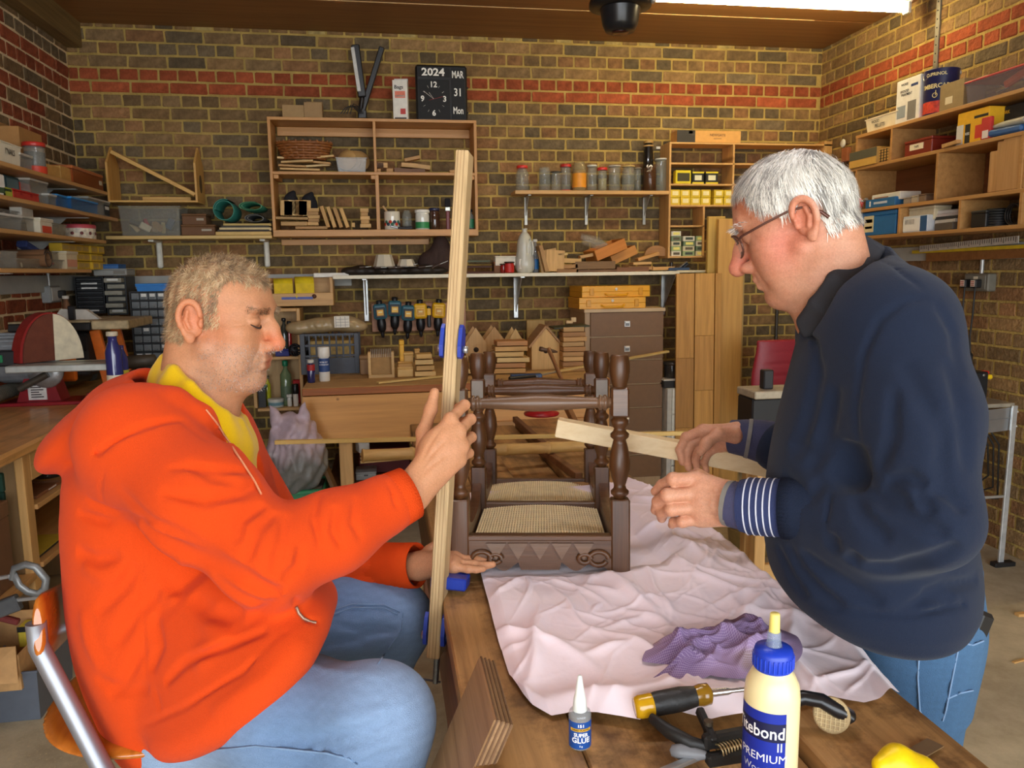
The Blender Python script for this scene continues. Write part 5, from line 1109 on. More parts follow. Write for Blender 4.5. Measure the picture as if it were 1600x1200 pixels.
def tub(name,label,cat,where,u0,u1,vt,z0,p,d,col,lid=None,alpha=None,fill=(),print_=(),group=None,taper=.08,open_=True):
 """tapered plastic tub with a rim; fill = colours of lumps inside"""
 c,w,rz=face(where,u0,u1,vt+8,p);h=max(htop(where,(u0+u1)/2,vt,p,z0),.015);t=thing(name,label,cat,(c.x,c.y,z0+.0005),rz,group)
 m=clear(col,.25,alpha)if alpha else mat(col,.4,var=.05);hw,hd=w/2,d/2;k=1-taper;g=.003
 def ringpts(s,z,o=0):return[(-hw*s+o,-hd*s+o+hd,z),(hw*s-o,-hd*s+o+hd,z),(hw*s-o,hd*s-o+hd,z),(-hw*s+o,hd*s-o+hd,z)]
 b=MB();R=ringpts(k,0)+ringpts(1,h)+ringpts(1,h,g)+ringpts(k,g,g);Fs=[(3,2,1,0)]+[(r*4+i,r*4+(i+1)%4,r*4+4+(i+1)%4,r*4+4+i)for r in range(3)for i in range(4)]+[(12,13,14,15)]
 b._add(R,Fs);b.build('body',m,t)
 for a_,b_,e_,f_ in((-hw-.004,hw+.004,-.004,0),(-hw-.004,hw+.004,d,d+.004),(-hw-.004,-hw,0,d),(hw,hw+.004,0,d)):MB().box(a_,b_,e_,f_,h-.006,h,.001).build('rim',m,t)
 if lid:MB().box(-hw-.005,hw+.005,-.005,d+.005,h,h+.010,.003).build('lid',mat(lid,.4,var=.05)if len(lid)==3 else clear(lid[:3],.25,.6),t)
 rn=random.Random(len(label)*7+int(u0))
 for i,cc in enumerate(fill):
  r=min(w,d,h*1.5)*.16;x=-hw*.7+1.4*hw*((i*0.618)%1);y=d*(.2+.6*rn.random());
  b=MB();b.M=Matrix.Translation((x,y,r*1.0+h*.08+h*.25*rn.random()))@Euler((rn.uniform(0,3),rn.uniform(0,3),rn.uniform(0,3))).to_matrix().to_4x4();b.box(-r,r,-r*.6,r*.6,-r*.35,r*.35,r*.1);b.build('content',mat(cc,.6),t)
 for q in print_:
  if q[0]=='r':MB().box(-hw+w*q[1],-hw+w*q[2],-.0016+hd*(1-k)*.5*(1-q[3]),.0,h*q[3],h*q[4]).build('printed_patch',mat(q[5],.5,var=.04),t)
  else:lettering(q[1],h*q[4],t,(-hw+w*q[2],-.003+hd*(1-k)*(1-q[3]),h*q[3]),FRONT,mat(q[5],.5,var=0),.01,sx=q[6]if len(q)>6 else 1)
 return t
def jar(name,label,u,vt,z0,Y,r,lid=None,glass=(214,222,210),alpha=.32,fill=None,band=None,neck=.8,group=None,cat='jar',where='B',lidh=.018):
 c=at(u,vt+20,Y=Y)if where=='B' else at(u,vt+20,X=Y);h=htop(where,u,vt,Y,z0);t=thing(name,label,cat,(c.x,c.y,z0+.0005),0,group);hb=h-(lidh if lid else .0)
 MB().lathe([(0,0),(r*.92,0),(r,.006),(r,hb*.78),(r*neck,hb*.93),(r*neck,hb),(r*neck-.003,hb),(r*neck-.003,hb*.92),(r-.003,hb*.77),(r-.003,.008),(0,.006)],n=22).build('glass',clear(glass,.08,alpha),t)
 if lid:MB().lathe([(0,hb),(r*neck+.004,hb),(r*neck+.005,hb+.002),(r*neck+.005,h-.003),(r*neck+.002,h),(0,h)],n=22).build('lid',mat(lid,.35,var=.05),t)
 if fill:MB().lathe([(0,.007),(r-.004,.008),(r-.004,hb*fill[1]),(0,hb*fill[1]*1.04)],n=20).build('contents',mat(fill[0],.7,var=.35,scale=160,bump=.6,bscale=200),t)
 if band:MB().lathe([(r+.0006,hb*band[1]),(r+.0006,hb*band[2])],n=22).build('label',mat(band[0],.5,var=.08),t)
 return t
def offcut(label,where,u0,v0,u1,v1,p,th,w,c=(206,170,112),grp='wood offcuts',axis='X',dy=0,name='wood_offcut'):
 """a squared piece of timber whose long axis runs between two pixels"""
 f=(lambda u,v:at(u,v,Y=p))if where=='B' else(lambda u,v:at(u,v,X=p));a,b=f(u0,v0),f(u1,v1);b.y+=dy
 mid=(a+b)/2;bb_=MB().bar(a-mid,b-mid,w,th,.0012);o=bb_.build(name,wood(c,.75,axis,1.0,.6,.12));o.location=mid;return tag(o,label,'wood piece',grp)
def bracket(name,label,top,arm,drop,m,w=.02,rz=0,group=None):
 t=thing(name,label,'bracket',top,rz,group)
 MB().box(-w/2,w/2,-arm,0,-.004,0,.001).build('arm',m,t);MB().box(-w/2,w/2,-.004,0,-drop,-.004,.001).build('wall_plate',m,t)
 b=MB();b.prism([(-arm*.85,-.004),(-.004,-.004),(-.004,-drop*.85),(-arm*.2,-drop*.45)],-.0025,.0025,'YZ');b.build('gusset',m,t);return t
M_pine=wood((214,168,104),.78,'X',.7,.5,.06,knots=3);M_pinez=wood((214,168,104),.78,'Z',.7,.5,.06,knots=3);M_piney=wood((214,168,104),.78,'Y',.7,.5,.06,knots=3);M_shelf=wood((196,150,92),.8,'Y',.7,.5,.06)
WHT=(236,234,226)
# ------------------------------------------------------------------ left wall: four shelves
XSF=-1.50
SH=[]
for i,(v0,ue,ve)in enumerate(((256,168,296),(308,184,338),(357,166,375),(420,143,420))):
 z=(at(0,v0,X=XSF).z+at(ue,ve,X=XSF).z)/2;ye=at(ue,ve,X=XSF).y;SH.append(z)
 t=thing('wall_shelf',['top plywood shelf on the left wall, holding the nails tub','second plywood shelf on the left wall, under the nails tub shelf','third plywood shelf on the left wall, holding the round patterned tin','lowest plywood shelf on the left wall, holding the small yellow boxes'][i],'shelf',(XL,(1.9+ye)/2,z))
 setl(MB().box(XL+.002,XSF,1.9,ye,z-.018,z,.002).build('board',M_shelf,t))
 for yb in((ye-.35,3.0)if i<3 else(3.62,2.6)):
  M_br=mat((196,196,188),.5,.3,var=.06);a=MB();a.box(XL+.004,XSF-.04,yb-.012,yb+.012,z-.023,z-.0185,.001);a.box(XL+.003,XL+.008,yb-.012,yb+.012,z-.17,z-.02,.001);a.prism([(XL+.008,z-.15),(XL+.16,z-.024),(XL+.008,z-.024)],yb-.002,yb+.002,'XZ');setl(a.build('bracket',M_br,t))
z1,z2,z3,z4=SH;PF=-1.535
tub('plastic_tub','cream tub hand-lettered NAILS on the top left shelf','tub','L',-14,32,222,z1,PF,.14,(226,220,196),print_=[('t','1"NAILS',.60,.60,.36,(24,24,22),.75)])
box_thing('cardboard_box','open brown carton behind the red-lidded nail jar, top left shelf','box','L',34,68,206,z1,-1.64,.1,(178,130,72),flaps=.03,vb=250)
jar('nail_jar','glass jar of nails with red lid, top left shelf',54,224,z1,-1.565,.046,(196,50,40),alpha=.35,fill=((120,114,104),.8),band=((206,66,40),.05,.30),where='L',neck=.95)
tub('plastic_tub','small cloudy tub in front of the red-lidded nail jar','tub','L',32,50,245,z1,PF,.05,(200,200,190),lid=(200,196,180),alpha=.6)
for i,(u0,u1)in enumerate(((74,93),(95,113))):box_thing('card_bin',['first','second'][i]+' small open card bin left of the copper tin','box','L',u0,u1,259+3*i,z1,PF,.1,(196,150,78),flaps=.012,group='card bins on the top left shelf')
box_thing('metal_tin','copper-coloured lidded tin at the end of the top left shelf','tin','L',114,160,266,z1,PF+.01,.16,(170,96,54),lid=(184,108,62),rough=.3,m=mat((170,96,54),.28,.7,var=.06),prints=[('r',.86,.95,.35,.6,(200,190,160))])
box_thing('white_carton','white carton at the left end of the second left shelf','box','L',-6,7,272,z2,PF,.1,(226,224,214),prints=[('r',.2,.9,.15,.4,(60,90,60))])
box_thing('blister_pack','dark teal blister pack leaning on the second left shelf','packet','L',8,30,276,z2,-1.60,.03,(44,76,80),prints=[('r',.1,.9,.5,.9,(90,120,126))])
box_thing('green_carton','yellow-green carton on the second left shelf','box','L',5,20,293,z2,PF,.05,(170,180,60),prints=[('r',.15,.85,.6,.85,(40,60,30))])
box_thing('plastic_case','red plastic case with clasps on the second left shelf','case','L',21,61,299,z2,PF,.09,(178,44,40),lid=(190,52,46),rough=.4,prints=[('r',.25,.33,.5,.75,(150,30,30)),('r',.65,.73,.5,.75,(150,30,30))])
box_thing('sandpaper_packet','orange-red packet standing behind the red case','packet','L',31,49,286,z2,-1.60,.03,(206,66,44),prints=[('r',.1,.9,.6,.7,(230,160,130))])
tub('storage_tub','tall cloudy tub with flat lid on the second left shelf','tub','L',47,74,285,z2,-1.56,.1,(206,200,184),lid=(210,206,194),alpha=.62,taper=.04)
tub('storage_tub','small clear box between the cloudy tub and the blue organisers','tub','L',76,88,307,z2,PF,.06,(190,190,180),lid=(196,196,188),alpha=.5,taper=.02)
for i,(u0,u1,v)in enumerate(((90,120,310),(112,152,315))):tub('parts_organiser',['smaller','larger'][i]+' translucent blue parts organiser on the second left shelf','organiser','L',u0,u1,v,z2,PF+.02*i,.13,(30,120,190),lid=(52,140,206),alpha=.8,taper=.02,group='blue parts organisers')
tub('parts_organiser','clear parts organiser with a printed end at the end of the second left shelf','organiser','L',138,171,314,z2,-1.56,.18,(206,204,192),lid=(200,200,190),alpha=.7,taper=.02,print_=[('r',.72,.98,.2,.85,(40,40,40)),('r',.76,.95,.55,.75,(230,230,220))])
tub('clear_box','clear lidded box at the left end of the third left shelf','tub','L',-8,34,338,z3,PF,.12,(206,206,196),lid=(214,214,206),alpha=.45,fill=[(150,150,150),(90,90,90),(190,160,120)])
tub('wire_rack_box','clear ribbed box stacked above the first clear box, third left shelf','tub','L',-4,30,328,z3+.065,-1.57,.1,(196,196,188),alpha=.4,fill=[(110,100,90),(170,170,166)])
box_thing('paper_packet','crumpled white paper packet on the third left shelf','packet','L',31,55,325,z3+.052,-1.60,.05,(230,226,212),tilt=.1)
tub('clear_box','cloudy box under the white paper packet, third left shelf','tub','L',33,62,342,z3,-1.56,.1,(200,196,180),alpha=.6,lid=(200,196,180))
tub('paint_tub','small white tub with red print on the third left shelf','tub','L',63,82,345,z3,PF,.06,(216,206,180),lid=(222,216,196),print_=[('r',.15,.9,.1,.6,(206,70,40))])
tub('shallow_tub','shallow open cloudy tub beside the patterned round tin','tub','L',82,104,350,z3,PF,.08,(190,180,150),alpha=.7)
t=thing('biscuit_tin','round patterned tin with a red lid on the third left shelf','tin',(PF-.05,at(124,365,X=-1.58).y,z3));hh_=.072
MB().lathe([(0,0),(.082,0),(.084,.003),(.084,hh_*.78)],n=30).build('body',mat((214,204,180),.4,var=.4,scale=45),t);MB().lathe([(.087,hh_*.76),(.087,hh_),(.080,hh_+.004),(0,hh_+.004)],n=30).build('lid',mat((178,70,80),.4),t)
for k in range(12):a=k*PI/6;MB().lathe([(.0,.0),(.009,0),(.009,.001),(0,.001)],(.0845*math.cos(a),.0845*math.sin(a),hh_*.4),8,Matrix.Rotation(a,4,'Z')@Matrix.Rotation(PI/2,4,'Y')).build('printed_flower',mat((120,60,60),.5),t)
tub('clear_box','clear box holding white slips at the left end of the lowest left shelf','tub','L',-8,27,392,z4,PF,.12,(206,204,190),alpha=.45,fill=[(226,220,200),(226,220,200),(200,190,160)])
t=thing('sandpaper_roll','curled brown and black sandpaper roll on the lowest left shelf','roll',(-1.60,at(42,405,X=-1.6).y,z4+.045));spir=[(.0,math.cos(a)*(.026+.0022*a),math.sin(a)*(.026+.0022*a))for a in np.linspace(0,9,60)]
b=MB();b.grid(lambda s,q:(-.09+.18*q,spir[int(s*59)][1],spir[int(s*59)][2]),60,2);b.build('abrasive_sheet',mat((120,84,52),.9),t);MB().tube([(.091,p[1],p[2])for p in spir],.0018,5).build('sheet_edge',mat((34,30,28),.9),t)
t=thing('dust_brush','red handled brush with blue bristles leaning on the lowest left shelf','brush',at(62,405,X=-1.57));pA_,pB_=at(33,380,X=-1.60),at(82,412,X=-1.57)
setl(MB().tube([pA_+(pB_-pA_)*.45,pA_+(pB_-pA_)*.8,pB_],(.014,.012,.009),10,True,.6).build('handle',mat((214,60,44),.4),t));setl(MB().bar(pA_,pA_+(pB_-pA_)*.48,.05,.03,.006).build('bristles',mat((40,54,104),.9,bump=.8,bscale=300),t))
tub('clear_tray','clear tray under the red brush on the lowest left shelf','tub','L',28,100,405,z4,PF,.1,(206,196,170),alpha=.45,fill=[(180,160,120)]*4)
tub('storage_tub','cloudy square tub beside the stacked yellow boxes','tub','L',78,103,394,z4,-1.57,.1,(200,190,160),alpha=.65)
tub('paint_tub','small tub with orange and white label beside the stacked yellow boxes','tub','L',104,121,396,z4,PF,.06,(212,196,160),lid=(216,206,180),print_=[('r',.05,.95,.15,.6,(210,150,120))])
# stacked yellow fixings boxes
c0,w0,_=face('L',90,158,400,-1.60);zz=z4;hh_=(at(120,382,X=-1.6).z-z4)/3
proto=None
for r in range(3):
 for k in range(6):
  y=c0.y-w0/2+w0*(k+.5)/6
  if proto is None:
   proto=thing('fixings_box','small yellow fixings box stacked on the lowest left shelf','box',(0,0,0),0,'yellow fixings boxes on the left shelf');MB().box(-.06,.0,-w0/12+.002,w0/12-.002,.001,hh_-.002,.002).build('carton',mat((206,170,40),.55,rnd=.15),proto);MB().box(0,.0008,-w0/12+.012,w0/12-.012,hh_*.25,hh_*.75).build('end_label',mat((190,160,90),.6),proto);q=proto
  else:q=copy_tree(proto)
  q.location=(-1.585+random.uniform(-.008,.008),y,z4+hh_*r+.0005);q['label']='small yellow fixings box, %s row, %s from the left, lowest left shelf'%(['bottom','middle','top'][r],['first','second','third','fourth','fifth','last'][k])
# socket on the left wall
so_=thing('wall_socket','grey double socket box with a black plug on the left wall','socket',(XL,at(72,460,X=XL).y,at(72,460,X=XL).z));MB().box(0,.05,-.07,.07,-.045,.045,.006).build('box',mat((150,152,150),.5),so_);MB().box(.05,.054,-.06,.06,-.036,.036,.002).build('faceplate',mat((200,200,196),.5),so_);MB().box(.054,.085,.012,.05,-.02,.02,.004).build('plug',mat((24,24,24),.5),so_);MB().tube([(.08,.03,-.02),(.09,.03,-.08),(.06,.06,-.2),(.06,.12,-.34)],.004,7).build('cable',mat((22,22,22),.5),so_);MB().lathe([(.010,.04),(.010,.16)],(.02,.0,0),10).build('conduit',mat((170,172,170),.4,.5),so_)
# ------------------------------------------------------------------ right wall: open shelf unit
XRF=2.79
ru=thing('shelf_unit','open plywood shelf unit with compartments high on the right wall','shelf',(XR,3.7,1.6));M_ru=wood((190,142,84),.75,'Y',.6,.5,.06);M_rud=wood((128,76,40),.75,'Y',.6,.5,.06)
def rz(u,v):return at(u,v,X=XRF).z
ZB=[(rz(1330,216)+rz(1600,134))/2,(rz(1328,262)+rz(1600,207))/2,(rz(1331,330)+rz(1592,294))/2,(rz(1345,369)+rz(1592,351))/2]
yf=lambda u,v:at(u,v,X=XRF).y
YE=[yf(1337,215),yf(1326,262),yf(1331,329),yf(1333,368)]
for k,z in enumerate(ZB):
 setl(MB().box(XRF,XR-.002,2.2,YE[k],z-.018,z,.0015).build('board',M_ru,ru))
def upright(u,v,k):y=yf(u,v);setl(MB().box(XRF+.001,XR-.004,y-.009,y+.009,ZB[k+1],ZB[k]-.018,.001).build('divider',M_ru,ru))
for u,v,k in((1338,230,0),(1392,225,0),(1336,300,1),(1463,270,1),(1335,350,2),(1404,345,2),(1499,330,2),(1594,322,2),(1594,260,1)):upright(u,v,k)
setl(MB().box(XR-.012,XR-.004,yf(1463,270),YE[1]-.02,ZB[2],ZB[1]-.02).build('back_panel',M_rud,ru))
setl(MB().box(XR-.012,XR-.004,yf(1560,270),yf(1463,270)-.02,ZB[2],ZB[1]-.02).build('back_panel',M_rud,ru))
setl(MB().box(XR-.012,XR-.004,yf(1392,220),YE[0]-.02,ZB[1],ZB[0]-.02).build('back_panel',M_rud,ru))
PR=XRF+.015
BKc=(26,26,28)
tub('plastic_tub','cream tub hand-lettered WOOD PELLETS on the right shelf unit','tub','R',1353,1402,180,ZB[0],PR,.13,(236,226,196),print_=[('t','WOOD',.32,.68,.30,BKc,.9),('t','PELLETS',.45,.34,.36,BKc,.9)],taper=.1)
box_thing('wood_treatment_box','tall white carton reading WOOD TREATMENT on the right shelf unit','box','R',1402,1438,122,ZB[0],PR,.11,(232,230,222),prints=[('t','WICKES',.35,.88,.07,BKc),('t','WOOD',.36,.72,.085,BKc,1.1),('t','TREATMENT',.45,.64,.075,BKc,.95),('r',.08,.42,.12,.40,(150,160,166)),('r',.52,.86,.04,.46,(126,124,120)),('r',.62,.9,.78,.84,(40,60,110))])
t=thing('paint_tin','dark blue tin with pale lettering and a red patterned foot, right shelf unit','tin',(XRF+.09,at(1470,150,X=XRF+.09).y,ZB[0]));hh_=at(1468,108,X=XRF+.05).z-ZB[0]
MB().lathe([(0,0),(.078,0),(.08,.004),(.08,hh_-.008),(.083,hh_-.004),(.083,hh_),(.072,hh_),(.07,hh_-.006),(0,hh_-.006)],n=32).build('body',mat((34,38,84),.35,var=.08),t);MB().lathe([(.0806,.01),(.0806,hh_*.30)],n=32).build('label_foot',mat((196,60,40),.5,var=.35,scale=60),t)
MB().tube([(-.0815*math.cos(.62)-.0045+.009*math.cos(a)*-.55,-.0815*math.sin(.62)+.011*math.cos(a),hh_*.42+.011*math.sin(a))for a in np.linspace(0,2*PI,17)],.0018,6).build('printed_ring',mat((222,208,150),.5),t);MB().box(-.084+.016,-.082+.016,-.050,-.046,hh_*.42,hh_*.42+.024).build('printed_bar',mat((222,208,150),.5),t)
for s,zf,sz,sx in(('CUPRINOL',.88,.022,1),('TIMBERCARE',.62,.030,1.0)):
 lettering(s,sz,t,(-.0812*math.cos(.55),-.0812*math.sin(.55),hh_*zf),Euler((PI/2,0,-PI/2+.55)),mat((222,208,150),.5),.03,bend=.0812,sx=sx)
MB().tube([(-.08,-.03,hh_*.9),(-.10,.0,hh_*.75),(-.085,.03,hh_*.9)],.002,6).build('handle',mat((150,150,150),.3,.8),t)
box_thing('card_bin','slanted grey-brown card storage bin beside the blue tin','bin','R',1470,1506,128,ZB[0],PR+.02,.12,(150,128,88),flaps=.02,prints=[('r',.25,.55,.25,.5,(226,214,180))])
t=tub('tool_box','clear box with a red lid holding an orange tool on the right shelf unit','box','R',1512,1680,104,ZB[0],PR,.2,(186,176,180),lid=(196,66,70),alpha=.5,taper=.05)
MB().bar((-.12,.05,.05),(.1,.07,.13),.03,.035,.008).build('tool_handle',mat((226,80,34),.45),t);MB().tube([(-.16,.06,.06),(-.10,.05,.035),(-.17,.05,.03)],.004,6).build('tool_jaw',mat((180,180,180),.3,.8),t)
tin2=jar('spray_tin','white aerosol lid standing behind the card bin',1490,112,ZB[0],2.95,.03,(230,228,214),where='R',glass=(214,208,190),alpha=1.0,cat='can',neck=.95)
box_thing('glass_front_box','gold box with a glass front at the left end of the right shelf unit','box','R',1328,1369,234,ZB[1],PR-.02,.14,(196,152,76),prints=[('r',.0,1,.45,.98,(88,88,74)),('r',.0,1,.0,.42,(206,164,84))])
box_thing('pattern_tin','black and gold lattice-patterned tin beside the glass-fronted box','tin','R',1371,1389,232,ZB[1],PR,.05,(190,150,84),prints=[('r',.05+.24*k,.11+.24*k,.05,.95,(30,26,22))for k in range(4)]+[('r',.05,.95,.08+.2*k,.12+.2*k,(30,26,22))for k in range(5)])
box_thing('wooden_box','dark red wooden box with a white TAPE label on the right shelf unit','box','R',1414,1456,217,ZB[1],PR+.01,.16,(122,42,30),lid=(128,46,34),rough=.35,prints=[('r',.2,.7,.35,.72,(232,222,196)),('t','TAPE',.45,.53,.2,BKc)])
box_thing('sander_box','yellow and black power-tool carton on the right shelf unit','box','R',1497,1545,172,ZB[1],PR,.16,(232,176,28),prints=[('r',.0,.22,.0,.62,(210,208,200)),('r',.28,.44,.0,.6,BKc),('t','WORX',.36,.3,.12,(240,240,240),.5),('r',.55,.98,.72,.8,BKc),('r',.6,.85,.1,.5,(206,60,44))],flaps=0)
box_thing('tool_case_carton','black carton with yellow lettering behind the yellow carton','box','R',1540,1610,165,ZB[1],PR+.08,.12,(38,36,34),prints=[('t','WORK',.45,.80,.14,(230,180,40))])
t=thing('electric_sander','grey and blue hand sander lying beside the yellow carton','power tool',at(1578,200,X=XRF+.03));p0_,p1_=at(1552,199,X=XRF+.03),at(1606,186,X=XRF+.03)
setl(MB().tube([p0_,p0_+(p1_-p0_)*.35,p1_],(.012,.022,.026),10,True,.7).build('body',mat((180,176,160),.45),t));setl(MB().bar(p0_+Vector((0,0,-.03)),p1_+Vector((0,0,-.035)),.06,.03,.008).build('base',mat((44,92,150),.5),t))
box_thing('red_packet','red packet leaning between the yellow carton and the sander','packet','R',1533,1548,183,ZB[1],PR-.01,.02,(196,50,44),prints=[('r',.2,.8,.05,.4,(230,220,210))])
offcut('rounded pale offcut lying before the yellow carton, right shelf unit','R',1478,229,1502,221,PR,.018,.05,(196,152,96),'pieces on the right shelves')
for k,(u0,u1,v)in enumerate(((1546,1560,236),(1558,1572,220),(1568,1606,212))):box_thing('board',['shortest of three upright boards on the right shelf unit','middle of three upright boards on the right shelf unit','widest of three upright boards on the right shelf unit'][k],'board','R',u0,u1,v,ZB[2],PR-.004*k,.05,(190,144,90),m=wood((196,150,96),.8,'Z',.8,.5),group='upright boards')
box_thing('book','white-spined book on top of the blue book, right shelf unit','book','R',1362,1406,302,ZB[2]+.033,PR+.02,.13,(226,220,206),prints=[('r',.1,.6,.3,.6,(170,120,90))])
box_thing('book','blue book lying under the white-spined one, right shelf unit','book','R',1352,1398,310,ZB[2],PR,.15,(40,104,156),prints=[('r',.15,.2,.2,.8,(230,230,230)),('r',.3,.75,.4,.65,(200,210,220))])
t=thing('chalk_line','red and silver chalk line reel beside the books','tool',at(1343,318,X=PR));MB().lathe([(0,-.012),(.026,-.012),(.03,-.006),(.03,.006),(.026,.012),(0,.012)],(0,0,-.0),18,Matrix.Rotation(PI/2,4,'Y')).build('reel',mat((200,56,40),.4),t);MB().bar((0,-.02,.01),(0,-.07,.02),.02,.015,.003).build('nose',mat((180,180,178),.3,.7),t)
for k,(u,v,c)in enumerate(((1416,309,(150,140,126)),(1428,306,(170,160,140)),(1440,303,(120,100,80)))):box_thing('tool_block',['left','middle','right'][k]+' of three small worn fittings on the right shelf unit','fitting','R',u-5,u+6,v,ZB[2],PR+.02,.05,c,lid=c,group='small fittings')
box_thing('blue_case','blue tool case with a printed label low on the right shelf unit','case','R',1334,1400,331,ZB[3],PR,.2,(34,108,168),lid=(40,116,176),rough=.4,prints=[('r',.27,.5,.15,.85,(226,214,170)),('r',.30,.47,.55,.7,(60,60,50)),('r',.30,.47,.3,.4,(60,60,50))])
box_thing('lamp_carton','white and blue carton with a barcode low on the right shelf unit','box','R',1411,1449,337,ZB[3],PR,.12,(210,216,220),prints=[('r',.02,.7,.1,.85,(236,236,230)),('r',.72,.98,.05,.95,(40,84,130))]+[('r',.1+.05*k,.12+.05*k,.5,.8,BKc)for k in range(8)])
box_thing('plaster_box','plain cream box stacked on the barcode carton','box','R',1420,1460,323,ZB[3]+.062,PR+.03,.1,(222,210,176),lid=(226,216,186))
for k in range(5):box_thing('paper_packet',['lowest','second','third','fourth','topmost'][k]+' of the loose paper packets low on the right shelf unit','packet','R',1456+2*k,1492+k,348-5*k,ZB[3]+.021*k,PR+.02+.01*k,.1,[(90,84,76),(200,196,190),(60,60,60),(216,206,196),(226,222,214)][k],group='loose packets',tilt=.08*(k-2))
box_thing('black_case','small black case left of the ribbed coil, right shelf unit','case','R',1517,1541,329,ZB[3],PR,.08,(30,31,32),lid=(36,37,38),rough=.4)
t=thing('ribbed_hose','black ribbed hose coil low on the right shelf unit','hose',(XRF+.08,at(1560,335,X=XRF+.08).y,ZB[3]))
for k in range(7):MB().lathe([(.050,0),(.056,.004),(.050,.0085)],(0,0,.012*k),20).build('rib',mat((34,36,36),.5),t)
MB().lathe([(.049,0),(.049,.085),(.036,.085)],n=20).build('core',mat((24,25,26),.5),t)
t=thing('cable_coil','loop of black cable at the right end of the lower shelf','cable',(XRF+.05,at(1583,330,X=XRF+.05).y,ZB[3]+.05))
for k in range(3):MB().tube([(.0+.012*k,.045*math.cos(a),.048*math.sin(a))for a in np.linspace(0,2*PI,25)],.004,6).build('loop',mat((28,28,28),.45),t)
pl_=thing('perforated_upright','grey perforated steel strip on the right wall','bracket',(XR,at(1464,60,X=XR-.01).y,ZB[0]))
yv=at(1464,60,X=XR-.01).y;zt_=ZC-.02
setl(MB().box(XR-.014,XR-.004,yv-.016,yv+.016,ZB[0],zt_,.001).build('strip',mat((150,148,136),.45,.6),pl_))
for k in range(16):setl(MB().lathe([(.004,0),(.004,.002),(0,.002)],(XR-.0135,yv,ZB[0]+.03+.045*k),8,Matrix.Rotation(-PI/2,4,'Y')).build('hole',mat((30,28,24),.8),pl_))
t=thing('wall_plate','round white plate on the right wall by the corner','plate',at(1318,224,X=XR-.03));MB().lathe([(0,0),(.026,0),(.028,.004),(.022,.010),(0,.011)],n=22,M=Matrix.Rotation(-PI/2,4,'Y')).build('disc',mat((232,230,222),.4),t);MB().box(0,.03,-.05,.02,-.12,-.03,.003).build('mount',mat((160,96,60),.6),t)
# rules resting on the right batten
r0,r1=at(1437,389,X=XR-.06),at(1592,374,X=XR-.06);
t=thing('steel_rule','long white graduated rule on the right wall batten','ruler',r0);setl(MB().bar(r0,r1,.004,.035,.0005).build('blade',mat((206,204,196),.4,.3),t))
for k in range(46):q=r0+(r1-r0)*(k/46);setl(MB().bar(q+Vector((-.0026,0,-.012 if k%5==0 else-.004)),q+Vector((-.0026,0,.015)),.003,.001,0,up=(1,0,0)).build('graduation',mat((50,48,44),.6),t))
r0,r1=at(1426,394,X=XR-.05),at(1620,384,X=XR-.05);tag(MB().bar(r0,r1,.012,.018,.002).build('spirit_level',mat((206,176,40),.45)),'yellow straightedge under the white rule on the right wall','level')
r0,r1=at(1449,402,X=XR-.035),at(1640,393,X=XR-.035);tag(MB().bar(r0,r1,.02,.05,.002).build('wood_batten',wood((140,92,50),.7,'X',.6)),'brown wooden strip below the yellow straightedge','wood piece')
# socket with two plugs and leads
sc_=at(1538,441,X=XR);t=thing('wall_socket','grey twin socket with two black plugs on the right wall','socket',sc_)
MB().box(-.05,0,-.085,.085,-.045,.045,.006).build('box',mat((112,108,96),.5),t);MB().box(-.054,-.05,-.07,.07,-.036,.036,.002).build('faceplate',mat((120,116,104),.5),t)
MB().lathe([(.010,.04),(.010,.2)],(-.02,.0,0),12).build('conduit',mat((176,176,172),.4,.5),t);MB().box(-.0555,-.054,-.018,.012,.004,.03).build('notice',mat((224,216,190),.6),t)
for k,y in enumerate((.045,-.028)):
 pg=MB().box(-.09,-.054,y-.022,y+.022,-.028,.016,.005).build('plug',mat((26,26,28),.45),t);MB().box(-.0915,-.0898,y-.014,y+.014,-.02,.012).build('plug_label',mat((222,206,190),.6),pg)
 for j in range(3):MB().box(-.0922,-.0914,y-.012,y+.012,-.016+.009*j,-.012+.009*j).build('print_line',mat((150,40,36),.6),pg)
 MB().tube([(-.075,y,-.028),(-.08,y-.004,-.15),(-.07,y-.012+.03*k,-.28),(-.06,y+.01,-.42),(-.08,y+.02,-.60)],.0045,8).build('lead',mat((30,29,28),.5),t)
# ------------------------------------------------------------------ back wall, left: shelf with the plywood cradle
def bx(u,v,Y):return at(u,v,Y=Y).x
def bz(u,v,Y):return at(u,v,Y=Y).z
YS=5.0;zL=1.676
t=thing('wall_shelf','long pale shelf on the back wall under the plywood cradle','shelf',(-1.1,YB,zL));setl(MB().box(-1.60,-.655,YS,YB-.01,zL-.02,zL,.002).build('board',wood((222,190,120),.85,'X',.7),t))
for u in(240,412):
 x=bx(u,380,5.1);b=MB();b.box(x-.016,x+.016,YB-.05,YB-.012,zL-.19,zL-.02,.008);b.box(x-.016,x+.016,5.04,YB-.012,zL-.034,zL-.021,.003);setl(b.build('bracket',mat((226,224,210),.5),t))
tub('storage_crate','large clear tub of odds and ends under the plywood cradle','tub','B',185,281,322,zL,YS+.01,.2,(206,206,190),alpha=.42,taper=.06,fill=[(226,196,140),(200,160,110),(190,40,40),(70,90,110),(220,190,150),(90,80,70),(200,180,120),(230,220,190)])
zc=zL+.205
cr=thing('plywood_cradle','house-shaped plywood cradle with a slanting board, on the back shelf','jig',((bx(172,318,YS)+bx(330,320,YS))/2,YS,zc));M_plyw=wood((222,172,92),.8,'Z',.7,.5,.04);M_plyx=wood((226,180,100),.8,'X',.7,.5,.04)
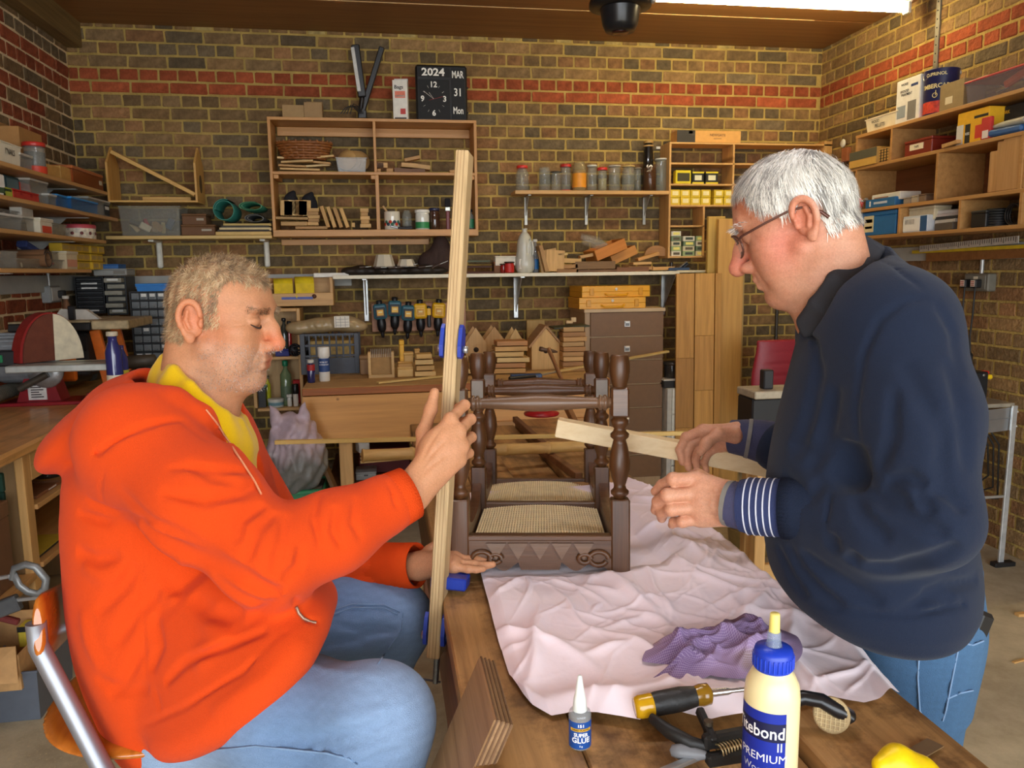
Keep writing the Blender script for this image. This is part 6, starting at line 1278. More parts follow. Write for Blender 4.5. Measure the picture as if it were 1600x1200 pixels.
def gable(xl,xr,zb,ht,yw,hole):
 y0,y1=YS-.01,YS+yw;poly=[(y0,zb),(y1,zb),(y1,zb+ht*.68),((y0+y1)/2,zb+ht),(y0,zb+ht*.68)];b=MB();b.prism(poly,xl,xr,'YZ');o=b.build('end_panel',M_plyw,cr);setl(o)
 if hole:h=MB();h.M=None;q=[((y0+y1)/2+.035*math.cos(a),zb+.05+.06*(1+math.sin(a))*.9)for a in np.linspace(0,2*PI,18,endpoint=False)];h.prism(q,xl-.0015,xr+.0015,'YZ');setl(h.build('cut_hole',mat((96,72,40),.8),cr))
xa,xb_=bx(170,318,YS),bx(307,322,YS);htc=bz(190,224,YS)-zc
gable(xa,xa+.012,zc,htc*.98,.2,0);gable(xb_,xb_+.012,zc,htc*.98,.2,1)
setl(MB().box(xa,xb_+.012,YS-.01,YS+.19,zc-.012,zc,.002).build('base_board',M_plyx,cr))
setl(MB().bar((xa+.03,YS+.10,zc+htc*.86),(xb_-.005,YS+.10,zc+.035),.19,.022,.002).build('slanting_board',M_plyx,cr));setl(MB().bar((xb_-.16,YS+.1,zc+.12),(xb_-.02,YS+.1,zc+.035),.03,.02,.002).build('stop_block',M_plyx,cr));setl(MB().box(bx(215,312,YS),bx(292,312,YS),YS+.10,YS+.13,zc,zc+.03,.002).build('fillet',M_plyx,cr))
for k in(0,1):box_thing('drawer_box',['small brown wooden drawer box on top of another beside the clear tub','wide brown wooden drawer box at the bottom beside the clear tub'][k],'box','B',284 if k==0 else 283,322 if k==0 else 336,334 if k==0 else 351,zL+(.062 if k==0 else 0),YS+.01,.15,(112,76,46),lid=(120,84,50),prints=[('r',.6,.9,.4,.6,(170,160,140))])
for k in range(5):box_thing('sandpaper_sheets',['lowest','second','third','fourth','topmost'][k]+' layer of sheet packs under the rolled mats','packet','B',337+3*k,424-3*(k%2),362-3.2*k,zL+.0135*k,YS-.01+.006*k,.2,[(214,180,110),(60,52,44),(220,200,150),(70,66,60),(206,176,104)][k],group='sheet packs under the mats')
def roll(label,u,v,r,c,edge,le=.26,turns=1.3,dx=0):
 t=thing('rolled_mat',label,'mat',at(u,v,Y=YS-.02));n=44
 pts=[((r-.0016*a)*math.cos(a+1.2),(r-.0016*a)*math.sin(a+1.2))for a in np.linspace(0,2*PI*turns,n)]
 b=MB();V=[(p[0]*1.0,y,p[1])for y in(0,le)for p in pts]+[(p[0]*.93,y,p[1]*.93)for y in(0,le)for p in pts]
 Fs=[(i,i+1,n+i+1,n+i)for i in range(n-1)]+[(2*n+i,3*n+i,3*n+i+1,2*n+i+1)for i in range(n-1)]+[(i,2*n+i,2*n+i+1,i+1)for i in range(n-1)]
 b._add(V,Fs,True);b.build('sheet',mat(c,.7),t);MB().tube([(p[0]*.965,-.0005,p[1]*.965)for p in pts],.0028,6).build('sheet_edge',mat(edge,.7),t);return t
roll('green rolled mat with a wide open end on the back shelf',350,328,.066,(36,106,92),(70,140,124));roll('flattened green mat rolled above the dark one',392,322,.05,(44,112,84),(90,150,110),turns=1.6).scale=(1.5,1,.55);roll('dark grey rolled sheet lying below the green mat',398,341,.042,(48,50,50),(110,110,104),turns=1.5).scale=(1.5,1,.6)
# ------------------------------------------------------------------ back wall, middle: pine cupboard frame
x0,x1,zb_,zt_=bx(422,280,5.0),bx(746,280,5.0),bz(590,369,5.0),bz(585,185,5.0);zm=bz(585,271,5.0);xd=bx(587,270,5.0)
cb=thing('open_cupboard','open pine cupboard of four compartments on the back wall','shelf',((x0+x1)/2,YB,zb_));M_cup=wood((206,150,82),.8,'X',.6,.45,.05,knots=2.5);M_cupz=wood((206,150,82),.8,'Z',.6,.45,.05,knots=2.5)
for a,b,c,d,m,n in((x0,x1,zt_-.018,zt_,M_cup,'top_board'),(x0,x1,zb_,zb_+.040,M_cup,'bottom_board'),(x0+.018,x1-.018,zm-.009,zm+.009,M_cup,'shelf'),(x0,x0+.018,zb_+.04,zt_-.018,M_cupz,'side'),(x1-.018,x1,zb_+.04,zt_-.018,M_cupz,'side'),(xd-.008,xd+.008,zm+.009,zt_-.018,M_cupz,'divider'),(xd-.005,xd+.017,zb_+.04,zm-.009,M_cupz,'divider')):
 setl(MB().box(a,b,5.0,YB-.012,c,d,.0015).build(n,m,cb))
for xx in(x0+.02,xd-.03,x1-.05):setl(MB().box(xx,xx+.03,5.004,5.2,zm-.034,zm-.010,.002).build('shelf_cleat',M_cup,cb))
setl(MB().box(x0+.02,x1-.3,YB-.03,YB-.012,zb_-.045,zb_-.008,.002).build('wall_batten',M_cup,cb));setl(MB().box(x0+.03,x1-.02,YB-.035,YB-.013,zt_-.075,zt_-.02,.002).build('top_rail',M_cup,cb))
YC=5.03;zbo=zb_+.040
# on top of the cupboard
box_thing('cardboard_tray','flattened grey-brown card box lying on the cupboard, left end','box','B',441,475,164,zt_,YC,.12,(168,136,88),flaps=.012);box_thing('cardboard_tray','grey-brown card box with a raised pointed flap on the cupboard','box','B',475,503,160,zt_,YC-.01,.12,(160,128,84),flaps=.03)
dl=thing('desk_lamp','folded black desk lamp standing on the cupboard','lamp',(bx(568,180,5.1),5.12,zt_));M_lmp=mat((28,27,27),.4)
lo=dl.location;MB().lathe([(0,0),(.075,0),(.075,.012),(.05,.018),(0,.02)],n=26,sx=1.2,sy=.9).build('base',M_lmp,dl);MB().box(-.035,.02,-.015,.015,.015,.07,.006).build('hinge',M_lmp,dl)
MB().bar((-.008,0,.06),at(597,74,Y=5.12)-lo,.03,.034,.005).build('arm',M_lmp,dl);hd=(at(566,152,Y=5.1)-lo,at(555,70,Y=5.1)-lo);MB().bar(hd[0],hd[1],.03,.05,.006,up=(1,0,0)).build('head',M_lmp,dl);MB().bar(hd[0]+Vector((-.017,-.018,.03)),hd[1]+Vector((-.017,-.018,-.02)),.012,.022,.002,up=(1,0,0)).build('diffuser',mat((200,200,194),.4),dl);MB().bar(hd[0],(-.02,0,.05),.024,.03,.004).build('elbow',M_lmp,dl)
for k in range(4):MB().tube([at(532+5*k,178,Y=5.08)-lo,at(540+4*k,168-2*k,Y=5.08)-lo,at(552+3*k,167,Y=5.07)-lo,at(562+2*k,177,Y=5.07)-lo],.003,6).build('cable',M_lmp,dl)
t=box_thing('bag_carton','white carton lettered Bags with a pink panel on the cupboard','box','B',613,636,125,zt_,YC,.09,(232,228,216),flaps=.03,prints=[('t','Bags',.42,.82,.13,(30,30,30)),('r',.15,.85,.55,.72,(222,120,90)),('r',.2,.8,.58,.62,(240,230,220)),('r',.1,.9,.02,.06,(60,50,40)),('r',.5,.85,.14,.28,(190,50,40))]);t.rotation_euler.z=-.12
# clock calendar
ck=thing('wall_clock','square black calendar clock reading 2024 MAR 31, on the cupboard','clock',(bx(690,150,5.1),5.10,zt_+.001));cw,chh=bx(730,150,5.1)-bx(650,150,5.1),bz(690,103,5.1)-zt_
MB().box(-cw/2,cw/2,-.02,.03,0,chh,.012).build('case',mat((16,16,17),.6),ck);MB().box(-cw/2+.016,cw/2*.30,-.0215,-.019,chh*.06,chh*.74,.001).build('dial',mat((10,10,11),.7),ck);MB().box(cw*.19,cw*.45,-.0215,-.019,chh*.06,chh*.95,.001).build('date_panel',mat((12,12,13),.7),ck);MB().box(-cw/2+.016,cw*.16,-.0215,-.019,chh*.79,chh*.95,.001).build('year_panel',mat((11,11,12),.7),ck)
PW=mat((240,238,228),.5,var=0);yk=-.0225
lettering('2024',.062,ck,(-cw*.16,yk,chh*.865),FRONT,PW,.03,sx=1.15)
for s,x,z in(('MAR',.315,.83),('31',.315,.52),('Mon',.315,.20)):lettering(s,.06 if s!='31' else .066,ck,(cw*x,yk,chh*z),FRONT,PW,.02,sx=.6 if s!='31' else .8)
ccx,ccz=-cw*.16,chh*.40
for s,dx,dz in(('12',0,.25),('3',.215,0),('6',0,-.25),('9',-.215,0)):lettering(s,.047,ck,(ccx+dx*cw,yk,ccz+dz*chh),FRONT,PW,.03,name='numeral')
for k in range(12):
 if k%3:a=k*PI/6;MB().bar((ccx+.19*cw*math.sin(a),yk,ccz+.22*chh*math.cos(a)),(ccx+.235*cw*math.sin(a),yk,ccz+.265*chh*math.cos(a)),.001,.006,0,up=(0,1,0)).build('hour_mark',PW,ck)
for ang,ln,w in((-38,.11,.007),(-55,.18,.005)):a=math.radians(ang);MB().bar((ccx,yk-.001,ccz),(ccx+ln*cw*1.3*math.sin(a),yk-.001,ccz+ln*chh*1.3*math.cos(a)),.0012,w,0,up=(0,1,0)).build('hand',PW,ck)
a=math.radians(75);MB().bar((ccx-.03*math.sin(a),yk-.002,ccz-.03*math.cos(a)),(ccx+.06*math.sin(a),yk-.002,ccz+.06*math.cos(a)),.001,.002,0,up=(0,1,0)).build('second_hand',mat((200,40,36),.5),ck)
for z in(.18,.62):MB().box(cw/2,cw/2+.006,-.006,.01,chh*z-.006,chh*z+.006,.001).build('side_button',mat((20,20,22),.4),ck)
# upper left compartment
zs=zm+.009
bk=thing('wicker_basket','oval brown wicker basket on the upper left cupboard shelf','basket',(bx(476,235,5.1),5.1,zs+.085));Rb=(bx(519,225,5.1)-bx(433,225,5.1))/2;hb_=.105
for r in range(7):
 n=56;rr=Rb*(.74+.26*(r/6)**.8);pts=[(rr*math.cos(a),rr*.55*math.sin(a)+.0045*math.cos(a*14+r*PI),hb_*r/7)for a in np.linspace(0,2*PI,n+1)];MB().tube(pts,.0085,6).build('weave_row',wood((150,92,44),.6,'X',1.0,.5,.15),bk)
for k in range(24):a=2*PI*k/24;MB().tube([(Rb*.75*math.cos(a),Rb*.41*math.sin(a),0),(Rb*.9*math.cos(a),Rb*.5*math.sin(a),hb_*.5),(Rb*1.0*math.cos(a),Rb*.55*math.sin(a),hb_)],.006,5).build('stake',wood((168,108,56),.6,'Z',1.0,.5,.1),bk)
MB().lathe([(0,0),(Rb*.75,0),(Rb*.75,.006),(0,.006)],n=28,sy=.56).build('base',wood((140,86,42),.6,'X',1),bk)
for k,(u0,v0,u1,v1)in enumerate(((438,264,500,266),(436,259,478,261),(470,261,516,258),(440,254,490,252),(476,252,517,256),(434,247,480,250),(488,247,522,244),(452,249,500,244))):
 offcut(['bottom long strip','second strip on the left','second strip on the right','third strip on the left','third strip on the right','upper strip on the left','upper strip on the right','topmost slanting strip'][k]+' of the splintered wood pile under the wicker basket','B',u0,v0,u1,v1,5.07+.02*(k%3),.012,.05+.02*(k%2),[(222,184,120),(200,156,96),(232,200,140)][k%3],'splintered wood under the basket')
t=tub('plastic_tub','clear tub holding round wooden discs on the upper cupboard shelf','tub','B',525,573,246,zs,YC,.15,(226,222,208),alpha=.5,taper=.12)
for k in range(4):MB().lathe([(0,0),(.062,0),(.062,.012),(0,.012)],(-.025+.024*k,.06+.01*k,.078),26,Matrix.Rotation(1.35,4,'X')@Matrix.Rotation(.25*(k-1.5),4,'Y')).build('wooden_disc',wood((220,176,110),.85,'X',.8),t)
# upper right compartment blocks
for k,(u0,v0,u1,v1,th)in enumerate(((588,268,595,268,.025),(592,262,592,254,.014),(598,262,598,254,.014),(604,268,614,268,.03),(616,267,644,269,.034),(627,258,653,260,.026),(632,251,656,246,.02),(644,268,664,268,.03),(652,260,672,263,.026),(702,269,712,268,.016))):
 offcut(['tiny block by the divider','left thin upright slip','right thin upright slip','small block beside the upright slips','large bottom block','second block','topmost tilted strip','bottom right block','second right block','flat chip by the cramp bar'][k]+' on the upper right cupboard shelf','B',u0,v0,u1,v1,5.08,th,.06,[(196,150,92),(120,84,56),(210,168,108)][k%3],'blocks on the upper right cupboard shelf')
# lower left compartment
for k,(u,v,w_)in enumerate(((455,300,.05),(483,302,.055))):
 V_=Vol(at(u,v+18,Y=5.16)-Vector((.1,.06,.13)),at(u,v+18,Y=5.16)+Vector((.1,.06,.12)),.007);c_=at(u,v+22,Y=5.17);V_.ell(c_,(w_,.035,.085),None,.02);V_.cap(c_+Vector((0,0,.05)),c_+Vector((.02,0,.085)),.025,.012,.02);V_.crease([c_+Vector((-.02,-.035,.07)),c_+Vector((0,-.036,0))],.008,.006)
 o=link('cloth_bag',soft_mesh('cloth_bag',[V_.mesh(1)],tintmat('dark_cloth',.8,.4,60),const((32,32,36),10)),None);tag(o,['left','right'][k]+' crumpled black bag behind the wood strips in the cupboard','bag','black bags in the cupboard')
for k in range(7):offcut(['first','second','third','fourth','fifth','sixth','seventh'][k]+' upright strip from the left in the bundle inside the cupboard','B',445+5.7*k,337,445+5.7*k,313+(k%2),5.06,.021,.05,[(226,186,116),(206,160,92),(236,204,138)][k%3],'bundle of upright strips','Z',name='wood_strip')
offcut('flat dark-edged board under the bundle of upright strips','B',432,341,482,342,5.05,.016,.08,(170,136,82),'cupboard blocks');offcut('lower board under the bundle of upright strips','B',440,350,481,350,5.06,.024,.08,(200,158,96),'cupboard blocks');offcut('long bottom strip on the lower cupboard shelf','B',462,356,512,356,5.05,.016,.05,(190,146,88),'cupboard blocks')
for k in range(5):offcut(['lowest','second','third','fourth','topmost'][k]+' slip of the stack beside the leaning boards','B',481+k%2,350-5.4*k,498+(k%3),350-5.4*k,5.06,.020,.05,[(206,164,100),(186,142,84)][k%2],'stack of slips')
for k in range(4):offcut(['first','second','third','fourth'][k]+' leaning board from the left in the lower cupboard','B',514+10*k,356,503+10*k,323+1*k,5.06,.022,.1,[(206,160,92),(222,178,108),(196,150,84),(214,170,100)][k],'leaning boards','Z',name='wood_board')
offcut('tiny upright peg beside the leaning boards','B',552,355,552,348,5.05,.018,.02,(216,176,108),'cupboard blocks','Z')
for k in range(5):offcut(['lowest','second','third','fourth','topmost'][k]+' block of the short stack left of the cupboard divider','B',563+k%2,353-6*k,580-2*(k%2)-k,353-6*k,5.05,.023,.05,[(210,168,104),(190,146,84)][k%2],'short block stack')
# lower right compartment
t=jar('paint_pot','white pot painted with flowers and a lid spoon, in the lower cupboard',613,331,zbo,5.09,.050,None,(226,220,200),1.0,band=None,neck=.98,cat='pot')
for k in range(9):a=-2.6+k*.26;MB().lathe([(0,0),(.011,0),(.011,.001),(0,.001)],(.0508*math.cos(a),.0508*math.sin(a),.035+.014*(k%2)),8,Matrix.Rotation(a,4,'Z')@Matrix.Rotation(PI/2,4,'Y')).build('painted_flower',mat([(200,60,40),(60,110,90),(50,70,90)][k%3],.5),t)
MB().tube([(.0,0,.07),(-.055,0,.15)],(.006,.008),8).build('spoon',mat((196,160,110),.6),t)
jar('glass_jar','empty glass jar behind the flowered pot in the lower cupboard',636,329,zbo,5.12,.032,None,neck=.7)
jar('cleaner_can','white can with a green band in the lower cupboard',660,328,zbo,5.07,.044,(238,236,226),(226,226,214),1.0,band=((50,140,80),.08,.45),neck=.97,cat='can')
jar('coffee_jar','brown jar with a dark blue lid in the lower cupboard',679,325,zbo,5.08,.034,(34,40,74),(70,44,32),.9,neck=.86)
jar('solvent_bottle','bottle with a green label behind the top of the cramp bar, lower cupboard',735,327,zbo,5.07,.024,(40,40,44),(190,200,190),.7,band=((40,120,80),.1,.6),neck=.4,cat='bottle')
t=thing('paint_brush','paint brush with dark bristles standing up in the lower cupboard','brush',(bx(700,350,5.1),5.1,zbo));MB().box(-.012,.012,-.006,.006,.0,.12,.004).build('handle',mat((120,44,44),.45),t);MB().box(-.016,.016,-.008,.008,.12,.145,.002).build('ferrule',mat((170,170,160),.3,.8),t);MB().box(-.018,.018,-.008,.008,.145,.20,.005).build('bristles',mat((28,26,30),.9),t)
t=thing('pliers','grey pliers lying before the flowered pot','pliers',(bx(622,353,5.04),5.04,zbo+.012));MB().bar((-.05,0,.012),(.0,0,0),.01,.012,.003).build('jaw',mat((130,130,130),.35,.8),t);MB().bar((0,0,0),(.09,.0,-.004),.012,.012,.004).build('handle',mat((40,40,44),.5),t);MB().bar((0,0,.002),(.09,.02,.006),.012,.012,.004).build('handle',mat((40,40,44),.5),t)
# ------------------------------------------------------------------ jar shelf
zj=1.955;YJ=5.06
t=thing('jar_shelf','narrow pine shelf of glass jars on the back wall','shelf',(1.37,YB,zj));setl(MB().box(bx(805,297,YJ),bx(1046,297,YJ),YJ,YB-.01,zj-.024,zj,.002).build('board',M_pine,t))
for u in(825,921,1013):x=bx(u,310,5.15);b=MB();b.box(x-.010,x+.010,YB-.02,YB-.012,zj-.21,zj-.024,.001);b.box(x-.010,x+.010,YJ+.03,YB-.012,zj-.031,zj-.0245,.001);b.prism([(YB-.02,zj-.15),(YJ+.06,zj-.03),(YB-.02,zj-.03)],x-.002,x+.002,'YZ');setl(b.build('bracket',mat((180,178,168),.4,.6),t))
JG='glass jars on the jar shelf'
jar('glass_jar','round jar with a bright red lid at the left end of the jar shelf',816,259,zj,5.15,.044,(206,50,44),neck=.72,group=JG)
t=jar('glass_jar','stoppered glass jar second from the left on the jar shelf',851,262,zj,5.15,.040,None,neck=.9,group=JG);MB().lathe([(0,0),(.034,0),(.03,.012),(.006,.02),(.009,.03),(0,.034)],(0,0,bz(851,270,5.15)-zj),18).build('stopper',clear((220,225,215),.1,.4),t)
jar('glass_jar','short dark-rimmed jar left of the red-footed jar',869,268,zj,5.13,.034,(60,56,50),neck=.95,group=JG,lidh=.008)
jar('glass_jar','straight jar with red lid and red foot on the jar shelf',884,257,zj,5.15,.034,(196,54,46),band=((200,60,50),.0,.06),neck=.95,group=JG)
jar('mustard_jar','jar with an orange and red label in the middle of the jar shelf',905,253,zj,5.13,.046,None,(222,200,150),.6,band=((230,150,40),.12,.60),neck=.75,fill=((210,160,70),.7),group=JG)
jar('glass_jar','clear jar right of the orange-labelled jar',925,258,zj,5.15,.034,(206,206,196),neck=.85,group=JG,lidh=.012);jar('glass_jar','jar of pale green bits with a red lid, mid jar shelf',941,262,zj,5.13,.031,(206,44,40),fill=((170,160,110),.6),neck=.92,group=JG)
jar('glass_jar','tall plain jar right of the short red-lidded jar',960,259,zj,5.16,.040,(190,186,176),neck=.95,group=JG,lidh=.008);jar('glass_jar','wide jar with a gold rim on the jar shelf',982,259,zj,5.13,.044,(206,176,110),neck=.85,group=JG,lidh=.010);jar('glass_jar','narrow dark jar left of the black gas canister',996,262,zj,5.17,.026,(120,110,96),fill=((110,90,60),.5),neck=.9,group=JG,lidh=.01)
t=jar('gas_canister','black canister lettered GAS sideways at the right of the jar shelf',1013,220,zj,5.17,.034,(176,140,80),(24,23,22),1.0,band=((190,150,90),.93,.96),neck=.8,cat='canister');o=lettering('GAS',.055,t,(0,-.0350,.125),Euler((PI/2,-PI/2,0)),mat((236,232,220),.5),.03)
jar('glass_jar','brown-filled jar in front of the black gas canister',1015,262,zj,5.11,.044,None,(120,80,50),.75,fill=((90,56,34),.8),neck=.9,group=JG);jar('glass_jar','tall clear jar at the right end of the jar shelf',1033,248,zj,5.14,.040,(214,212,204),neck=.95,group=JG,lidh=.010)
t=thing('wall_hook','small white hook plate on the wall above the right jars','hook',at(1032,231,Y=YB-.012));MB().box(-.03,.03,-.004,.004,-.008,.008,.002).build('plate',mat((230,228,220),.4),t);MB().tube([(.03,-.002,0),(.038,-.02,-.03),(.034,-.02,-.07)],.003,6).build('hook',mat((210,208,200),.4),t)
# ------------------------------------------------------------------ right pine pigeonhole cabinet
xr0,xr1,xrm,xlw=bx(1045,300,YJ),bx(1300,240,YJ),bx(1146,270,YJ),bx(1100,380,YJ);zz=[bz(1070,v,YJ)for v in(222,254,287,320,352,400)]
pc_=thing('pigeonhole_cabinet','pine pigeonhole cabinet on the back wall beside the jar shelf','shelf',((xr0+xr1)/2,YB,zz[-1]))
for k,z in enumerate(zz):setl(MB().box(xr0+.012,xr1 if k<4 else xlw,YJ,YB-.012,z-.012,z,.0015).build('shelf',M_pine,pc_))
setl(MB().box(xr0,xr0+.014,YJ-.002,YB-.012,zz[-1]-.014,zz[0],.0015).build('side',M_pinez,pc_));setl(MB().box(xlw-.012,xlw+.002,YJ,YB-.012,zz[-1]-.012,zz[3]-.012,.0015).build('side',M_pinez,pc_));setl(MB().box(xrm-.007,xrm+.007,YJ,YB-.012,zz[3],zz[0]-.012,.0015).build('divider',M_pinez,pc_));setl(MB().box(xr1-.06,xr1,YJ,YB-.012,zz[3]-.3,zz[0]+.02,.0015).build('side',M_pinez,pc_))
box_thing('clock_carton','long brown carton with a black end lying on the pigeonhole cabinet','box','B',1058,1158,204,zz[0],YJ+.01,.12,(214,160,88),prints=[('r',0,.28,.0,1.0,(38,32,28)),('r',.18,.24,.72,.95,(226,220,206)),('t','NEWGATE',.63,.62,.28,(110,70,34),1.05),('r',.57,.69,.30,.36,(150,106,60))])
for k,(u0,u1)in enumerate(((1056,1080),(1082,1100),(1103,1122))):box_thing('battery_pack',['yellow printed pack','black and yellow pack, left of two','black and yellow pack, right of two'][k]+' in the pigeonhole cabinet','packet','B',u0,u1,266+2*(k>0),zz[2],YJ+.02,.05,(226,206,40)if k==0 else(36,36,32),prints=[('r',.1,.9,.2,.8,(60,54,20))]*(k==0)+[('r',.2,.8,.3,.7,(220,220,190)),('r',.0,1,.85,.98,(226,206,40)),('r',.0,1,.02,.15,(226,206,40))]*(k>0))
fp=None;wv=bx(1063.5,311,YJ)-bx(1048,311,YJ);hv=(bz(1060,296,YJ)-zz[3])/2
for r in range(2):
 for k in range(6):
  if fp is None:
   fp=thing('screw_box','small yellow screw box with a pale label, in the pigeonhole cabinet','box',(0,0,0),0,'yellow screw boxes');MB().box(-wv/2+.001,wv/2-.001,0,.09,0,hv-.001,.0015).build('carton',mat((222,190,44),.5,rnd=.06),fp);MB().box(-wv*.3,wv*.3,-.001,.001,hv*.25,hv*.8).build('end_label',mat((240,226,170),.6),fp);q=fp
  else:q=copy_tree(fp)
  q.location=(xr0+.016+wv*(k*1.03+.5)+(.02 if k>3 else 0),YJ+.008+random.uniform(0,.006),zz[3]+.0005+hv*r);q['label']='small yellow screw box, %s row, %s from the left, pigeonhole cabinet'%(['lower','upper'][r],['first','second','third','fourth','fifth','last'][k])
for j,(u0,u1,n_)in enumerate(((1049,1064,5),(1067,1085,4),(1087,1099,4))):
 for k in range(n_):
  hs=(bz(1060,361,YJ)-zz[5])/5;c_,w_,_=face('B',u0,u1,380,YJ+.01);t=thing('fixings_carton',['lowest','second','third','fourth','topmost'][k]+' carton of the '+['left','middle','right'][j]+' stack in the bottom pigeonhole','box',(c_.x+random.uniform(-.004,.004),YJ+.01,zz[5]+hs*k+.0005),0,'cartons in the bottom pigeonhole')
  MB().box(-w_/2,w_/2,0,.08,0,hs-.001,.001).build('carton',mat([(216,210,188),(150,170,120),(206,196,160),(110,130,100)][(k+j)%4],.6),t);MB().box(-w_*.3,w_*.35,-.001,.001,hs*.25,hs*.75).build('end_label',mat([(90,80,60),(230,220,120),(60,70,60)][(k+2*j)%3],.6),t)
# ------------------------------------------------------------------ long white shelf and its clutter
zw=1.428;YW=4.9
t=thing('wall_shelf','long white shelf of offcuts and bottles on the back wall','shelf',(.95,YB,zw));setl(MB().box(bx(520,436,YW),bx(1062,425,YW),YW,YB-.01,zw-.022,zw,.002).build('board',mat((236,230,206),.5,var=.06),t));setl(MB().box(bx(1062,425,YW),bx(1117,420,YW),YW+.03,YB-.01,zw-.012,zw+.004,.002).build('extension_board',mat((226,214,176),.5),t));setl(MB().box(bx(490,430,YW+.1),bx(545,430,YW+.1),YW+.1,YB-.02,zw-.01,zw+.016,.002).build('end_board',mat((238,236,226),.5),t))
for u in(570,813,1051):x=bx(u,445,5.05);b=MB();b.box(x-.014,x+.014,YB-.02,YB-.012,zw-.30,zw-.022,.001);b.box(x-.014,x+.014,YW+.06,YB-.012,zw-.030,zw-.0225,.001);b.prism([(YB-.02,zw-.26),(YW+.10,zw-.03),(YB-.02,zw-.03)],x-.003,x+.003,'YZ');setl(b.build('bracket',mat((206,208,206),.35,.7),t))
# dark tool roll and tools
rnT=random.Random(5)
V_=Vol((bx(540,425,5.0)-.05,4.95,zw-.01),(bx(712,425,5.0)+.05,5.22,zw+.16),.006)
for k in range(9):u=548+17*k;c_=at(u,422-(4 if k%2 else 0),Y=5.05+.02*(k%3));V_.ell((c_.x,c_.y,zw+.025),(.06,.07,.028+.012*(k%3==1)),None,.02)
o=link('tool_roll',soft_mesh('tool_roll',[V_.mesh(1)],tintmat('dark_leather',.55,.4,60),const((44,36,30),12)),None);tag(o,'dark leather tool roll spread along the white shelf','tool roll')
for k in range(6):a_,b_=at(560+22*k+rnT.uniform(-6,6),418,Y=4.98),at(580+24*k,410+rnT.uniform(-4,10),Y=4.99);a_.z=max(a_.z,zw+.04);b_.z=max(b_.z,zw+.045);t=thing('hand_tool',['first','second','third','fourth','fifth','sixth'][k]+' dark chisel from the left lying on the leather roll','chisel',a_,0,'chisels on the leather roll');setl(MB().tube([a_,a_+(b_-a_)*.5],(.009,.007),8).build('handle',mat((60,42,30),.5),t));setl(MB().bar(a_+(b_-a_)*.5,b_,.012,.004,.0005).build('blade',mat((120,116,108),.35,.7),t))
for k,(u,v,rr)in enumerate(((600,403,.068),(635,410,.060))):
 t=thing('food_tray',['taller','flatter'][k]+' clear plastic food tray upside down on the leather roll','tray',(bx(u,v,5.02),5.02,zw+.05));hh_=.075 if k==0 else .045;b=MB()
 b.lathe([(rr*1.05,0),(rr*1.0,.004),(rr*.72,hh_),(0,hh_)],n=8);b.sm=[False]*len(b.sm);b.build('shell',clear((226,218,196),.2,.85),t);MB().lathe([(rr*1.1,-.003),(rr*1.1,.003),(rr*1.0,.003)],n=8).build('rim',clear((232,226,210),.2,.8),t)
V_=Vol(at(680,395,Y=5.1)-Vector((.22,.1,.16)),at(680,395,Y=5.1)+Vector((.2,.1,.2)),.006);cc_=(bx(682,400,5.1),5.1,zw+.08);V_.ell(cc_,(.12,.06,.08),None,.02);V_.ell((cc_[0]+.03,5.1,zw+.15),(.06,.05,.10),None,.04)
for k in range(7):V_.crease([(cc_[0]-.1+.035*k,5.04,zw+.2),(cc_[0]-.09+.03*k,5.035,zw+.02)],.008,.010)
o=link('cloth_heap',soft_mesh('cloth_heap',[V_.mesh(1)],tintmat('dark_cloth',.8,.4,60),const((58,40,34),12)),None);tag(o,'heap of dark brown cloth on the white shelf below the cupboard','cloth')
for k in range(3):box_thing('brown_case',['lowest','middle','topmost'][k]+' of three flat brown cases stacked left of the red jam jar','case','B',728,772-3*k,424-9*k+(3 if k==2 else 0),zw+.036*k,5.0+.01*k,.12,[(86,50,36),(74,46,34),(96,104,84)][k],lid=[(92,56,40),(80,50,38),(110,118,96)][k],group='flat brown cases')
box_thing('white_strip','white plank end on top of a small brown box','wood piece','B',774,806,400,zw+.048,5.0,.1,(232,226,208),lid=(236,230,214));box_thing('brown_box','small brown box under the white plank end','box','B',772,800,409,zw,5.01,.12,(128,84,50),lid=(136,90,54))
jar('jam_jar','small red-labelled jar in front of the brown box',796,409,zw,4.95,.030,(40,34,30),(150,30,26),.9,band=((190,36,30),.1,.9),neck=.95,lidh=.008);jar('jam_jar','second red jar half hidden beside the red-labelled jar',787,412,zw,5.0,.022,(60,44,36),(160,34,30),.9,neck=.95,lidh=.008)
mb=thing('milk_bottle','empty translucent plastic milk bottle with a handle on the white shelf','bottle',(bx(820,400,5.0),5.0,zw));hm=bz(820,358,5.0)-zw;M_mk=clear((214,214,200),.3,.82)
V_=Vol((-.08,-.08,-.005),(.08,.08,hm+.01),.004);V_.stack([(0,0,0,.046,.046),(.01,0,0,.052,.052),(hm*.5,0,0,.052,.052),(hm*.72,0,0,.046,.046),(hm*.88,0,0,.028,.028),(hm*.93,0,0,.017,.017),(hm,0,0,.017,.017)],0,.01);V_.cap((.034,-.03,hm*.42),(.028,-.03,hm*.72),.012,.01,.008,'s');V_.cap((.012,-.05,hm*.45),(.012,-.05,hm*.74),.006,.006,.004,'s')
o=link('body',soft_mesh('body',[V_.mesh(1)],M_mk),mb);MB().tube([(.046,-.03,hm*.42),(.05,-.03,hm*.55),(.042,-.03,hm*.72)],.007,8).build('handle',M_mk,mb);MB().box(-.046,.03,-.0535,-.050,hm*.10,hm*.32,.001).build('label',mat((232,228,214),.5,var=.3,scale=50),mb);MB().lathe([(.018,hm-.004),(.018,hm+.004),(0,hm+.004)],n=18).build('neck_ring',M_mk,mb)
